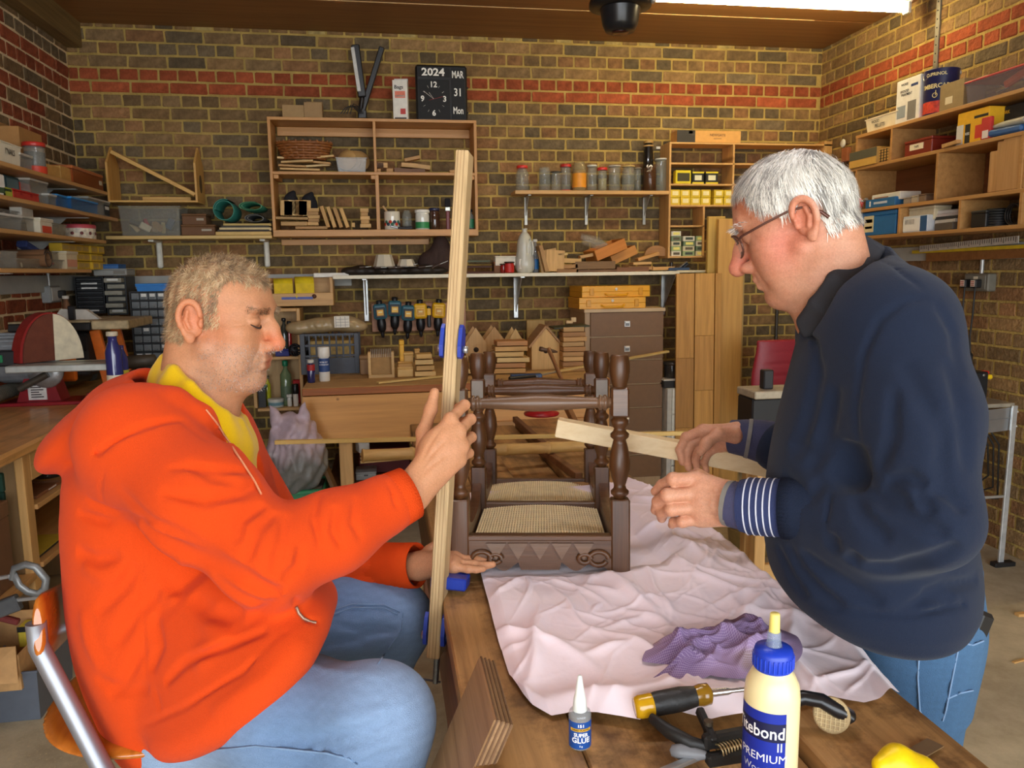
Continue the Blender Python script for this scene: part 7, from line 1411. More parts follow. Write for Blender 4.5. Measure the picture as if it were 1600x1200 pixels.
jar('spray_bottle','clear bottle with a blue label beside the milk bottle',836,374,zw,5.05,.024,(206,206,200),(206,214,220),.55,band=((40,110,170),.12,.45),neck=.45,cat='bottle')
for k,(u0,v0,u1,v1,th,c)in enumerate(((852,424,842,384,.024,(176,136,84)),(860,424,854,390,.018,(196,156,98)),(866,424,868,391,.02,(206,166,106)))):offcut(['wide dark','middle','narrow pale'][k]+' plank end leaning beside the milk bottle','B',u0,v0,u1,v1,4.97,th,.12,c,'plank ends by the milk bottle','Z',name='plank_end')
for k,(u0,v0,u1,v1,th,w_,c)in enumerate(((868,424,898,424,.03,.1,(150,108,62)),(868,417,900,416,.026,.1,(176,132,78)),(869,407,905,408,.03,.12,(210,170,104)),(870,398,885,397,.014,.08,(226,196,130)),(896,415,958,414,.05,.1,(132,100,62)),(900,424,980,423,.02,.12,(120,84,52)),(905,402,925,398,.02,.06,(190,150,96)),(960,421,1010,421,.03,.1,(136,90,56)),(979,419,1018,419,.022,.1,(186,142,88)),(986,412,1014,411,.016,.1,(206,168,108)),(1016,420,1050,419,.022,.1,(196,152,92)),(995,406,1028,396,.02,.06,(200,150,86)))):
 offcut('%s in the offcut pile, white shelf'%['low dark block','second block','long pale block','thin pale slip on top','broad grey-brown beam','bottom thin board','short tilted chip','dark block under the pale slips','pale block right of the beam','palest slip right of the beam','block nearest the blue plane','slanting strip under the arched board'][k],'B',u0,v0,u1,v1,5.0+.015*(k%3),th,w_,c,'offcut pile on the white shelf')
def tray(label,u0,v0,u1,v1,Y,w,h,c):
 a,b=at(u0,v0,Y=Y),at(u1,v1,Y=Y);t=thing('drawer_box',label,'drawer',(a+b)/2,(0,math.atan2(-(b.z-a.z),b.x-a.x),.12));L=(b-a).length;m=wood(c,.8,'X',.8,.5,.05)
 for q in((-L/2,L/2,0,.009,0,h),(-L/2,L/2,w-.009,w,0,h),(-L/2,-L/2+.009,.009,w-.009,0,h),(L/2-.009,L/2,.009,w-.009,0,h)):MB().box(*q,.0015).build('side',m,t)
 MB().box(-L/2+.009,L/2-.009,.009,w-.009,0,.006).build('base',m,t);return t
tray('tilted orange-brown wooden drawer box on top of the offcut pile',933,408,982,388,4.97,.2,.07,(206,132,58));tray('second wooden drawer box leaning behind the tilted one',958,414,998,396,5.02,.14,.06,(200,140,72))
t=thing('bagged_jar','glass jar wrapped in clear film lying in the tilted drawer box','jar',at(930,382,Y=5.03));p0_,p1_=at(910,374,Y=5.03),at(952,388,Y=5.03);setl(lathe_between(p0_,p1_,[(0,0),(.03,.02),(.034,.1),(.034,.7),(.024,.9),(.02,1)],18).build('glass',clear((220,212,190),.15,.5),t));setl(MB().tube([p0_+Vector((-.01,0,.02)),p0_+(p1_-p0_)*.5+Vector((0,-.03,.02)),p1_],(.02,.03,.015),8).build('film',clear((230,226,210),.3,.3),t))
b=MB();cx_,cz_=0,0;poly=[(.085*math.cos(a),.07*math.sin(a))for a in np.linspace(0,PI,14)];b.prism(poly,-.012,.012,'XZ');o=b.build('arched_board',wood((170,124,74),.8,'X',.8));o.location=at(1025,400,Y=5.12);tag(o,'arched wooden board standing behind the offcuts by the pigeonholes','board')
pn=thing('hand_plane','small dark blue hand plane at the right end of the white shelf','plane',(bx(1060,420,4.98),4.98,zw+.001));MB().box(-.075,.07,-.025,.025,0,.022,.004).build('sole',mat((40,64,96),.4),pn);MB().lathe([(.012,.02),(.008,.035),(.014,.05),(.010,.06),(0,.062)],(-.05,0,0),14).build('knob',mat((30,26,24),.35),pn);MB().bar((-.005,0,.018),(.055,0,.06),.04,.005,.001).build('blade',mat((150,150,150),.3,.8),pn);MB().bar((.03,0,.02),(.065,0,.05),.018,.02,.005).build('handle',mat((36,40,48),.4),pn)
# ------------------------------------------------------------------ power-tool rack under the white shelf
YP=5.21
rk=thing('tool_rack','pink-brown wooden hanging rack of cordless drills under the white shelf','rack',at(650,500,Y=YP));setl(MB().box(bx(581,500,YP),bx(728,500,YP),YP,YB-.012,bz(650,517,YP),bz(650,474,YP),.003).build('back_board',wood((190,140,110),.85,'X',.7),rk))
for k,u in enumerate((585,596,612,632)):setl(MB().lathe([(0,0),(.005,0),(.005,.02),(0,.02)],tuple(at(u,478+3*(k%2),Y=YP)),8,Matrix.Rotation(PI/2,4,'X')).build('hook',mat((180,176,168),.4,.7),rk))
def drill(label,u,v,c,face_c,body_v,big):
 p=at(u,v,Y=YP-.10);t=thing('cordless_drill',label,'drill',(p.x,YP-.10,p.z),(0,random.uniform(-.08,.08),0),'cordless tools on the rack')
 w=.042;MB().box(-w,w,0,.07,-.045,.052,.010).build('battery',mat(c,.45),t);MB().box(-w*.72,w*.72,-.006,.001,-.034,.030,.004).build('battery_face',mat((24,24,26),.45)if big else mat(c,.4),t);MB().box(-w*.5,w*.5,-.009,-.005,-.022,.016,.003).build('release_plate',mat(face_c,.4),t);MB().box(-w*.3,w*.3,-.0105,-.0085,-.004,.004).build('logo_bar',mat((232,220,150),.4),t)
 MB().lathe([(.0,-.135),(.014,-.133),(.026,-.115),(.030,-.08),(.026,-.045),(.02,-.03)],(0,.05,0),16,sy=.9).build('motor_housing',mat((24,24,27),.4),t);MB().lathe([(0,-.17),(.008,-.168),(.012,-.15),(.013,-.13)],(0,.05,0),12).build('chuck',mat((44,44,48),.35,.4),t);MB().lathe([(.022,.02),(.019,.055),(.02,.075),(0,.078)],(0,.05,0),14).build('grip',mat((26,26,29),.45),t);return t
drill('teal-framed drill first from the left on the tool rack',594,488,(50,104,120),(236,176,44),0,1);drill('teal-framed drill second from the left on the tool rack',617,483,(50,104,120),(236,186,60),0,1);drill('teal-framed drill with a long black body, third on the tool rack',638,490,(54,108,124),(236,180,50),0,1);drill('yellow-based drill fourth from the left on the tool rack',657,487,(240,186,24),(210,150,16),0,0);drill('yellow-based drill nearest the cramp bar on the tool rack',686,486,(240,186,24),(210,150,16),0,0)
t=thing('jig_saw','slim black and yellow tool hanging between the two yellow drills','power tool',at(670,490,Y=YP-.05));MB().box(-.012,.012,-.02,.03,-.09,.05,.006).build('body',mat((30,30,32),.45),t);MB().box(-.013,.013,-.022,-.018,-.01,.035,.002).build('side_plate',mat((236,186,30),.45),t)
# ------------------------------------------------------------------ tote of yellow rolls and the small cubby below
yt=4.92;zt0=bz(480,478,yt)
tt_=thing('wooden_tote','pine trough holding yellow abrasive rolls under the grey batten','trough',(bx(470,470,yt),yt,zt0));xa,xb_=bx(418,470,yt),bx(521,470,yt);hT=bz(480,458,yt)-zt0
setl(MB().box(xa,xb_,yt,yt+.018,zt0,zt0+hT,.002).build('front_board',M_pine,tt_));setl(MB().box(xa,xb_,yt+.17,yt+.188,zt0,zt0+hT*2.2,.002).build('back_board',M_pine,tt_));setl(MB().box(xa,xb_,yt+.018,yt+.17,zt0,zt0+.012).build('base_board',M_pine,tt_))
for x in(xa,xb_-.02):setl(MB().box(x,x+.02,yt+.018,yt+.17,zt0+.012,zt0+hT*2.2,.002).build('end_board',M_pinez,tt_))
setl(MB().box(bx(440,466,yt),bx(489,466,yt),yt-.002,yt,bz(460,468,yt),bz(460,464,yt)).build('blue_rule',mat((70,90,170),.5),tt_));setl(MB().lathe([(0,0),(.014,0),(.014,.001),(0,.001)],tuple(at(491,463,Y=yt-.0005)),14,Matrix.Rotation(PI/2,4,'X')).build('knot',mat((90,50,26),.6),tt_))
for k,(u,r_)in enumerate(((442,.05),(475,.062))):
 t=thing('abrasive_roll',['smaller yellow abrasive roll nearer the seated man','larger yellow abrasive roll with a loose flap'][k],'roll',(bx(u,440,5.0),5.0,bz(u,448,5.0)),(0,0,.15),'yellow abrasive rolls');MB().lathe([(.018,-.055),(r_,-.055),(r_,.055),(.018,.055),(.018,-.055)],n=28,M=Matrix.Rotation(PI/2,4,'Y')).build('roll',mat((232,206,26),.7,bump=.2,bscale=400),t)
 b=MB();b.grid(lambda s,q:(-.055+.11*q,-r_-.002-.012*s,.02-.085*s-.008*math.sin(q*9)*s),6,8);b.build('loose_flap',mat((226,196,22),.7),t)
yc=4.86;zc0=bz(450,636,yc)
cu=thing('cubby_shelf','small pine cubby shelf of bottles behind the seated man','shelf',(bx(440,636,yc),yc,zc0));xa,xb_=bx(395,600,yc),bx(474,600,yc);zt_=bz(450,482,yc)
for x in(xa,xb_-.02):setl(MB().box(x,x+.02,yc,yc+.22,0 if x==xb_ else zc0,zt_,.002).build('side',M_pinez,cu))
for v in(482,557,637):z=bz(450,v,yc);setl(MB().box(xa+.02,xb_-.02,yc,yc+.22,z-.018,z,.002).build('shelf',M_pine,cu))
setl(MB().box(xa,xb_,yc+.215,yc+.225,zc0,zt_).build('back_panel',wood((190,156,104),.8,'Z',.5),cu))
zA,zBb=bz(450,557,yc),bz(450,637,yc)
jar('pump_bottle','dark pump bottle on the upper cubby shelf',444,497,zA,yc+.06,.022,(20,20,22),(60,66,60),.9,neck=.4,cat='bottle');jar('glue_tube','small red and black tube on the upper cubby shelf',452,502,zA,yc+.08,.014,(24,24,24),(170,40,40),1,neck=.6,cat='tube')
t=thing('wire_ball','ball of black wire hanging at the edge of the upper cubby shelf','wire',(bx(461,543,yc),yc-.01,zA+.04));
for k in range(9):a=k*.7;q=Euler((a,a*1.7,a*.6)).to_matrix();MB().tube([q@Vector((.036*math.cos(s),.036*math.sin(s),0))for s in np.linspace(0,2*PI,17)],.004,5).build('wire_loop',mat((30,30,34),.5),t)
box_thing('blue_cloth','flat blue packet on the upper cubby shelf','packet','B',430,452,546,zA,yc+.01,.08,(44,50,120),lid=(50,56,130))
jar('cleaner_bottle','green bottle with an oval label on the lower cubby shelf',446,563,zBb,yc+.10,.034,(30,130,90),(120,140,100),.85,band=((90,110,84),.12,.5),neck=.38,cat='bottle',lidh=.035)
t=thing('tape_tin','flat round white tin at the front of the lower cubby shelf','tin',(bx(429,625,yc-.0),yc+.055,zBb));MB().lathe([(0,0),(.044,0),(.046,.003),(.046,.04)],n=26).build('body',mat((200,206,200),.4),t);MB().lathe([(.048,.036),(.048,.05),(.044,.052),(0,.052)],n=26).build('lid',mat((216,214,200),.4),t);MB().lathe([(.0464,.012),(.0464,.03)],n=26).build('label',mat((110,150,160),.5),t)
jar('marker_bottle','black-capped white bottle at the edge of the lower cubby shelf',462,600,zBb,yc+.04,.016,(22,22,22),(226,220,206),1,neck=.95,cat='bottle',lidh=.06);jar('small_pot','tiny white pot beside the black-capped bottle',453,616,zBb,yc+.05,.014,(226,224,214),(226,224,214),1,neck=.9,cat='pot')
box_thing('red_fitting','small red plastic fitting behind the black-capped bottle','fitting','B',458,474,594,zBb,yc+.14,.04,(200,40,36),lid=(190,34,32));tub('black_tub','black tub with teal lid partly behind the seated man\'s chin','tub','B',395,415,606,zBb,yc+.04,.1,(24,24,26),lid=(110,150,146))
jar('yellow_bottle','yellow-green bottle behind the black tub on the cubby',417,587,zBb,yc+.13,.024,(60,80,40),(200,200,50),1,neck=.5,cat='bottle')
# ------------------------------------------------------------------ back bench
ZB2,YB0,XB0,XB1=.85,4.14,bx(472,612,4.14),bx(925,590,4.14)+.1
bb2=thing('back_bench','rough wooden bench with a knotty pine apron along the back wall','workbench',((XB0+XB1)/2,4.6,0));M_b2=wood((206,168,112),.7,'X',.5,.65,.05,worn=.25);M_apr=wood((226,166,92),.8,'X',.45,.45,.04,knots=6.5)
setl(MB().box(XB0,XB1,YB0,YB-.02,ZB2-.035,ZB2,.003).build('top_board',M_b2,bb2));setl(MB().box(XB0,XB1,YB0-.006,YB0+.002,ZB2-.04,ZB2-.002,.003).build('front_edge',wood((176,104,50),.6,'X',.5),bb2))
zap=bz(560,690,YB0);xq=bx(498,690,YB0);b=MB();b.prism([(XB0,ZB2-.045),(XB1,ZB2-.045),(XB1,zap),(xq,zap),(XB0,zap+.09)],YB0+.002,YB0+.024,'XZ');setl(b.build('apron',M_apr,bb2));setl(MB().box(bx(640,660,YB0),XB1-.1,YB0-.02,YB0+.002,bz(700,690,YB0),bz(700,661,YB0),.003).build('lower_rail',wood((190,140,84),.7,'X',.5),bb2))
for x in(bx(531,730,YB0+.03),XB1-.2):setl(MB().box(x,x+.07,YB0+.03,YB0+.10,0,ZB2-.04,.003).build('leg',M_pinez,bb2));setl(MB().box(x,x+.07,5.0,5.07,0,ZB2-.04,.003).build('leg',M_pinez,bb2))
setl(MB().box(XB0+.1,XB1-.1,4.2,5.0,.28,.30,.002).build('lower_shelf',wood((120,84,50),.7,'X',.5),bb2))
YK=4.45
def onb_(u,v):return at(u,v,Z=ZB2)
# grey crate with a plastic bag on it
gc=thing('plastic_crate','dark grey slatted plastic crate on the back bench','crate',(bx(518,590,4.75),4.72,ZB2));w_,h_,d_=(bx(561,560,4.72)-bx(477,560,4.72))/2,bz(518,521,4.72)-ZB2,.32;M_cr=mat((70,76,86),.5)
for y in(0,d_):
 for z in(.0,h_*.42,h_*.68,h_-.014):MB().box(-w_,w_,y-.004,y+.004,z,z+(.014 if z else h_*.40),.001).build('slat',M_cr,gc)
 for k in range(9):x=-w_+2*w_*k/8;MB().box(x-.005,x+.005,y-.006,y+.004,h_*.4,h_,.001).build('rib',M_cr,gc)
for x in(-w_,w_):
 for z in(.0,h_*.42,h_*.68,h_-.014):MB().box(x-.004,x+.004,0,d_,z,z+(.014 if z else h_*.40),.001).build('slat',M_cr,gc)
 for y in(0,d_):MB().box(x-.014,x+.014,y-.012,y+.012,0,h_,.002).build('corner_post',M_cr,gc)
MB().box(-w_,w_,0,d_,0,.006).build('base',M_cr,gc);MB().box(-w_*.8,w_*.85,.05,d_-.04,h_*.3,h_*.8,.004).build('contents',mat((200,168,100),.7,var=.3,scale=40),gc)
V_=Vol(at(515,505,Y=4.85)-Vector((.3,.2,.12)),at(515,505,Y=4.85)+Vector((.3,.2,.14)),.007);
for u,v,r in((470,512,.07),(500,508,.08),(535,505,.085),(556,510,.06),(462,522,.04)):c_=at(u,v,Y=4.83);V_.ell((c_.x,c_.y,max(c_.z,ZB2+h_+.03)),(r*1.2,r,r*.6),None,.03)
for k in range(8):c_=at(462+13*k,496+4*(k%3),Y=4.77);V_.crease([c_,at(470+13*k,520,Y=4.75)],.008,.009)
o=link('plastic_bag',soft_mesh('plastic_bag',[V_.mesh(1)],clear((190,166,124),.22,.82)),None);tag(o,'crumpled clear plastic bag lying over the grey crate','bag');
a_,b_=at(520,492,Y=4.745),at(545,512,Y=4.745);box_thing('delivery_note','white gridded paper label on the plastic bag','label','B',522,546,494,bz(535,512,4.74),4.742,.003,(232,228,214),prints=[('r',.1,.95,.2+.25*k,.23+.25*k,(150,146,140))for k in range(3)]+[('r',.3*k+.1,.3*k+.13,.05,.95,(150,146,140))for k in range(3)],tilt=.1)
jar('spray_can','slim dark blue and red spray can in front of the crate',486,562,ZB2,4.36,.021,(206,206,196),(40,44,96),1,band=((170,40,40),.62,.92),neck=.6,cat='can');t=jar('spray_can','white-capped blue and white spray can in front of the crate',506,542,ZB2,4.40,.030,(236,234,226),(232,230,222),1,band=((44,74,130),.40,.95),neck=.92,cat='can',lidh=.055)
for s,z,sz in(('MITRE KIT',.108,.0105),('ACTIVATOR',.094,.0105)):lettering(s,sz,t,(0,-.0312,z),FRONT,WH if z>.06 else mat((40,60,110),.5),.02,bend=.0312)
# bench clutter in the middle
t=thing('picture_frame','small wooden box frame with a wire comb on the back bench','frame',(bx(596,580,YK),YK,ZB2));w_=(bx(616,570,YK)-bx(575,570,YK))/2;h_=bz(596,550,YK)-ZB2
for q in((-w_,w_,0,.02),(-w_,-w_+.016,.02,h_),(w_-.016,w_,.02,h_)):MB().box(q[0],q[1],0,.06,q[2],q[3],.002).build('rail',wood((214,178,120),.8,'X',.8),t)
MB().box(-w_+.016,w_-.016,.03,.036,.02,h_*.9).build('panel',mat((170,134,84),.8),t)
for k in range(12):x=-w_*.75+1.5*w_*k/11;MB().tube([(x,.0,h_*.8),(x,.03,h_*1.1),(x,.06,h_)],.0018,5).build('wire_tooth',mat((226,222,210),.4,.4),t)
box_thing('wooden_block','dull block behind the wire-comb frame','wood piece','B',562,576,556,ZB2,4.62,.08,(150,116,78),m=wood((150,116,78),.8,'Z',.8),lid=(156,122,82))
for k,(u0,u1,vt,z_,c)in enumerate(((621,646,574,0,(224,186,116)),(622,645,565,.034,(206,160,88)),(631,646,551,.062,(214,176,108)),(624,631,532,.062,(232,180,60)),(648,656,546,.10,(206,166,100)))):box_thing('wood_jig',['base block','second block','upper block','tall yellow upright','small tilted wedge'][k]+' of the little wood jig on the back bench','wood piece','B',u0,u1,vt,ZB2+z_,YK+.01*k,.08,c,m=wood(c,.85,'X',.9),lid=c,group='wood jig pieces')
for k in range(4):offcut(['lowest','second','third','topmost'][k]+' slat of the stack between the jig and the cramp bar','B',648+2*(k%2),583-9*k,680-2*k,582-9*k,YK,.026,.1,[(222,186,120),(206,166,100),(230,196,130),(212,172,104)][k],'slat stack')
# bird boxes
def birdhouse(label,u,vb,vt,wpx,Y,c,front=True):
 p=at(u,vb,Y=Y);w=(bx(u+wpx/2,vb,Y)-bx(u-wpx/2,vb,Y))/2;h=bz(u,vt,Y)-ZB2;t=thing('bird_box',label,'bird box',(p.x,Y,ZB2),0,'bird boxes on the back bench');m=wood(c,.8,'Z',.9,.55,.08)
 b=MB();b.prism([(-w,0),(w,0),(w,h*.62),(0,h),(-w,h*.62)],0,.012,'XZ');b.build('front_gable',m,t);b=MB();b.prism([(-w,0),(w,0),(w,h*.62),(0,h),(-w,h*.62)],.15,.162,'XZ');b.build('back_gable',m,t)
 for s in(-1,1):MB().box(s*w-(.01 if s>0 else 0),s*w+(.01 if s<0 else 0),.012,.15,0,h*.6,.001).build('side_wall',m,t);MB().bar((s*w*1.22,.075,h*.54),(0,.075,h*1.04),.19,.012,.001,up=(0,0,1)).build('roof_panel',wood((176,132,84),.8,'Y',.9),t)if front else None
 MB().lathe([(0,0),(.016,0),(.016,.002),(0,.002)],(0,-.001,h*.45),16,Matrix.Rotation(PI/2,4,'X')).build('entry_hole',mat((50,36,24),.9),t);return t
birdhouse('roofless bird box front at the left of the row',744,548,512,32,4.80,(206,166,110),False);birdhouse('roofless bird box front second in the row',773,548,510,34,4.9,(200,156,96),False);birdhouse('roofless bird box front third in the row',806,546,513,26,4.85,(216,176,110),False);birdhouse('finished bird box with a pitched plank roof',853,572,512,44,4.6,(222,178,108),True)
for k in range(12):
 r_,c_=divmod(k,2)
 if c_==0 and r_>2:continue
 u0=(728,768)[c_]+3*(r_%3);offcut(('%s board of the %s pile below the bird boxes'%(['lowest','second','third','fourth','fifth','topmost'][r_],['left','right'][c_])),'B',u0,578-8.5*r_,u0+(38,50)[c_]-3*(r_%2),577-8.5*r_,4.5,.026,.14,[(222,184,116),(206,162,96),(196,140,84),(230,196,130)][(r_+c_)%4],'boards below the bird boxes',name='wood_board')
for k in range(9):offcut(['lowest','second','third','fourth','fifth','sixth','seventh','eighth','topmost'][k]+' slip of the tall stack beside the drawer unit','B',877-k%2,575-7.6*k,913-2*(k%3),574-7.6*k,4.55+.01*(k%2),.026,.12,[(196,150,92),(176,128,76),(206,164,104)][k%3],'tall slip stack',name='wood_slip')
offcut('dark green board lying on the tall slip stack','B',862,512,916,508,4.58,.010,.16,(60,64,40),'stack toppings');offcut('small pale block on the green board','B',884,503,894,503,4.55,.018,.03,(206,170,120),'stack toppings');offcut('tiny upright block on the green board','B',896,503,896,496,4.55,.018,.03,(220,190,140),'stack toppings','Z');xq_=bx(837,520,5.1);tag(MB().box(xq_-.06,xq_+.06,5.09,5.12,ZB2,bz(837,500,5.1),.002).build('upright_board',wood((206,170,100),.8,'Z',.8)),'pale upright board behind the bird boxes','board')
# long laths, hammer, vice
a_,b_=at(770,598,Y=4.30),at(1044,549,Y=4.62);tag(MB().bar(a_,b_,.03,.012,.001).build('lath',wood((222,190,120),.85,'X',.8)),'long thin lath reaching from the back bench past the drawer unit','wood piece')
a_,b_=at(590,598,Z=ZB2+.008),at(700,587,Z=ZB2+.008);tag(MB().bar(a_,b_,.03,.010,.001).build('lath',wood((226,196,126),.85,'X',.8)),'short lath lying along the front of the back bench','wood piece')
hm_=thing('hammer','claw hammer with a brown wooden handle leaning on the back bench','hammer',at(880,598,Z=ZB2));hb0=at(880,598,Z=ZB2+.01);setl(lathe_between(hb0,at(857,545,Y=hb0.y+.16),[(.009,0),(.012,.2),(.010,.6),(.012,.9),(.012,1)],12).build('handle',wood((140,92,54),.7,'Z',.8,.4),hm_));p_=at(857,548,Y=hb0.y+.16);setl(lathe_between(p_+Vector((-.05,0,.012)),p_+Vector((.05,0,-.008)),[(0,0),(.012,0),(.014,.15),(.010,.3),(.012,.5),(.010,.75),(.004,1)],14).build('head',mat((96,70,52),.45,.4),hm_))
t=thing('hand_saw','long dark-handled file lying on the back bench','file',at(850,592,Z=ZB2));setl(MB().tube([at(796,592,Z=ZB2+.03),at(836,588,Z=ZB2+.03)],(.012,.010),10).build('handle',mat((26,26,26),.4),t));setl(MB().bar(at(836,588,Z=ZB2+.03),at(872,580,Z=ZB2+.03),.025,.006,.001).build('blade',mat((180,180,176),.35,.7),t))
t=thing('bench_vice','blue bench vice jaw on the front of the back bench','vice',at(822,592,Y=YB0-.03));w_=.085;MB().box(-w_,w_,-.02,.02,-.025,.028,.004).build('jaw',mat((44,70,108),.45),t);MB().tube([(-.05,-.022,.0),(-.03,-.03,.012),(.03,-.03,.012),(.05,-.022,0)],.004,6).build('handle',mat((56,84,124),.4),t);MB().lathe([(.012,0),(.012,.08)],(0,-.02,-.01),12,Matrix.Rotation(PI/2,4,'X')).build('screw',mat((90,90,92),.4,.8),t)
# ------------------------------------------------------------------ on the far end of the central bench
a_,b_=at(430,691,Z=BZ+.030),at(1192,674,Z=BZ+.030);tag(MB().bar(a_,b_,.018,.014,.001).build('lath',wood((232,196,116),.88,'X',.8)),'very long pale lath lying across the far end of the central bench','wood piece')
t=thing('bamboo_pole','thick bamboo pole lying across the central bench','pole',at(800,705,Z=BZ));p0_,p1_=at(566,712,Z=BZ+.075),at(985,694,Z=BZ+.03);n_=6
for k in range(n_):a_=p0_+(p1_-p0_)*(k/n_);b_=p0_+(p1_-p0_)*((k+1)/n_);setl(lathe_between(a_,b_,[(.0215,0),(.0185,.05),(.018,.5),(.0185,.95),(.0215,1)],14).build('segment',wood((206,164,96),.8,'X',.9),t))
offcut('flat cardboard sheet lying beside the bamboo pole','B',762,716,832,710,2.75,.010,.16,(196,146,88),'bench far end',name='card_sheet')
for k,(u0,v0,u1,v1,c)in enumerate(((805,655,860,705,(120,76,44)),(845,702,905,745,(132,86,50)))):a_,b_=at(u0,v0,Z=BZ+.012),at(u1,v1,Z=BZ+.012);tag(MB().bar(a_,b_,.022,.024,.002).build('edge_strip',wood(c,.6,'X',.6)),['far','near'][k]+' dark wooden strip lying along the far bench top','wood piece','dark strips on the bench top')
a_=at(846,648,Z=BZ);t=thing('red_clamp_base','red painted tool base standing at the far end of the central bench','tool',a_);MB().lathe([(0,0),(.075,0),(.078,.008),(.05,.02),(.04,.03),(.04,.06),(0,.062)],n=22).build('base',mat((170,24,30),.4),t);MB().box(-.03,.03,-.03,.03,.06,.12,.006).build('body',mat((180,30,36),.4),t);MB().box(.05,.09,-.02,.02,.07,.13,.004).build('bracket',mat((180,30,36),.4),t);MB().box(-.12,-.03,-.01,.01,.085,.10,.002).build('arm',mat((110,114,110),.4,.5),t)
a_=at(897,640,Z=BZ);tag(MB().bar(at(884,632,Z=BZ+.1),at(902,668,Z=BZ),.03,.02,.002).build('wooden_prop',wood((150,100,56),.7,'X',.8)),'short dark wooden prop leaning at the far end of the bench','wood piece')
# ------------------------------------------------------------------ under and beside the back bench
V_=Vol(at(462,700,Y=4.0)-Vector((.25,.22,.35)),at(462,700,Y=4.0)+Vector((.25,.22,.28)),.009);c_=at(465,715,Y=4.02);V_.ell(c_,(.15,.14,.19),None,.03);V_.ell(c_+Vector((-.02,0,.14)),(.10,.09,.10),None,.05)
for s in(-1,1):V_.cap(c_+Vector((s*.06-.03,-.02,.2)),c_+Vector((s*.085-.03,-.02,.285)),.028,.008,.02)
for k in range(9):a=-2.6+k*.28;V_.crease([c_+Vector((.05*math.cos(a)-.02,.05*math.sin(a),.22)),c_+Vector((.14*math.cos(a+.1),.13*math.sin(a+.1),.05)),c_+Vector((.15*math.cos(a),.14*math.sin(a),-.12))],.012,.014)
V_.warp(lambda X,Y,Z:.010*np.sin(38*X+22*Z)*np.sin(31*Z+19*Y)+.006*np.sin(70*X-55*Z+40*Y),c_-Vector((.25,.22,.3)),c_+Vector((.25,.22,.3)))
def bagc(P):t_=np.clip((P[:,2]-c_.z+.02)/.12+.6*n3(P,18,3),0,1)[:,None];return np.array([124.,124,120])*(1-t_)+np.array([196.,178,190])*t_
bg_=thing('carrier_bag','stuffed pale plastic carrier bag with lilac handles beside the back bench','bag',(c_.x,c_.y,c_.z-.18));o=link('bag',soft_mesh('bag',[V_.mesh(1)],tintmat('bag_film',.35,.3,40),bagc),bg_);setl(o)
gcx=thing('green_crate','green plastic crate under the stuffed carrier bag','crate',(bx(470,780,3.95),3.95,0));zg=bz(480,766,3.95)
wg=(bx(506,775,3.95)-bx(430,775,3.95))/2
for q in((-wg,wg,0,.012),(-wg,wg,.26,.272)):MB().box(q[0],q[1],q[2],q[3],.0,zg,.003).build('wall',mat((40,130,84),.45),gcx)
for x in(-wg,wg-.012):MB().box(x,x+.012,.012,.26,0,zg,.003).build('wall',mat((40,130,84),.45),gcx)
MB().box(-wg,wg,0,.27,0,.01).build('base',mat((36,120,78),.45),gcx)
for z in(zg-.018,zg*.55):MB().box(-wg-.006,wg+.006,-.008,.0,z,z+.016,.002).build('rib',mat((46,140,92),.45),gcx)
MB().box(-wg+.012,wg-.012,.012,.26,.02,zg-.01,.01).build('contents',mat((120,116,108),.8,var=.4,scale=20),gcx)
tag(MB().bar(at(472,645,Y=4.06),at(528,775,Y=4.10),.10,.02,.002,up=(1,0,0)).build('leaning_board',wood((120,88,52),.7,'X',.6)),'dark board leaning against the end of the back bench','board')
box_thing('metal_cash_box','grey metal box with a carrying handle under the back bench','box','B',556,588,738,.30,4.3,.15,(150,150,146),lid=(160,160,156),rough=.4,prints=[('r',.4,.6,.5,.7,(80,80,80))]);box_thing('red_case','dark red case on the shelf under the back bench','case','B',560,640,700,.30,4.45,.3,(92,24,26),lid=(98,28,30));box_thing('white_paper','white folded paper sticking out under the back bench','paper','B',561,578,690,bz(570,708,4.25),4.25,.08,(226,222,216),tilt=.3,lid=(230,226,220))
for k in range(5):offcut(['lowest','second','third','fourth','topmost'][k]+' of the bundled canes under the back bench','B',563+2*(k%2),722-3*k,660,714-2.4*k,4.1+.012*(k%3),.014,.014,[(206,170,106),(190,150,88)][k%2],'bundled canes',name='cane')
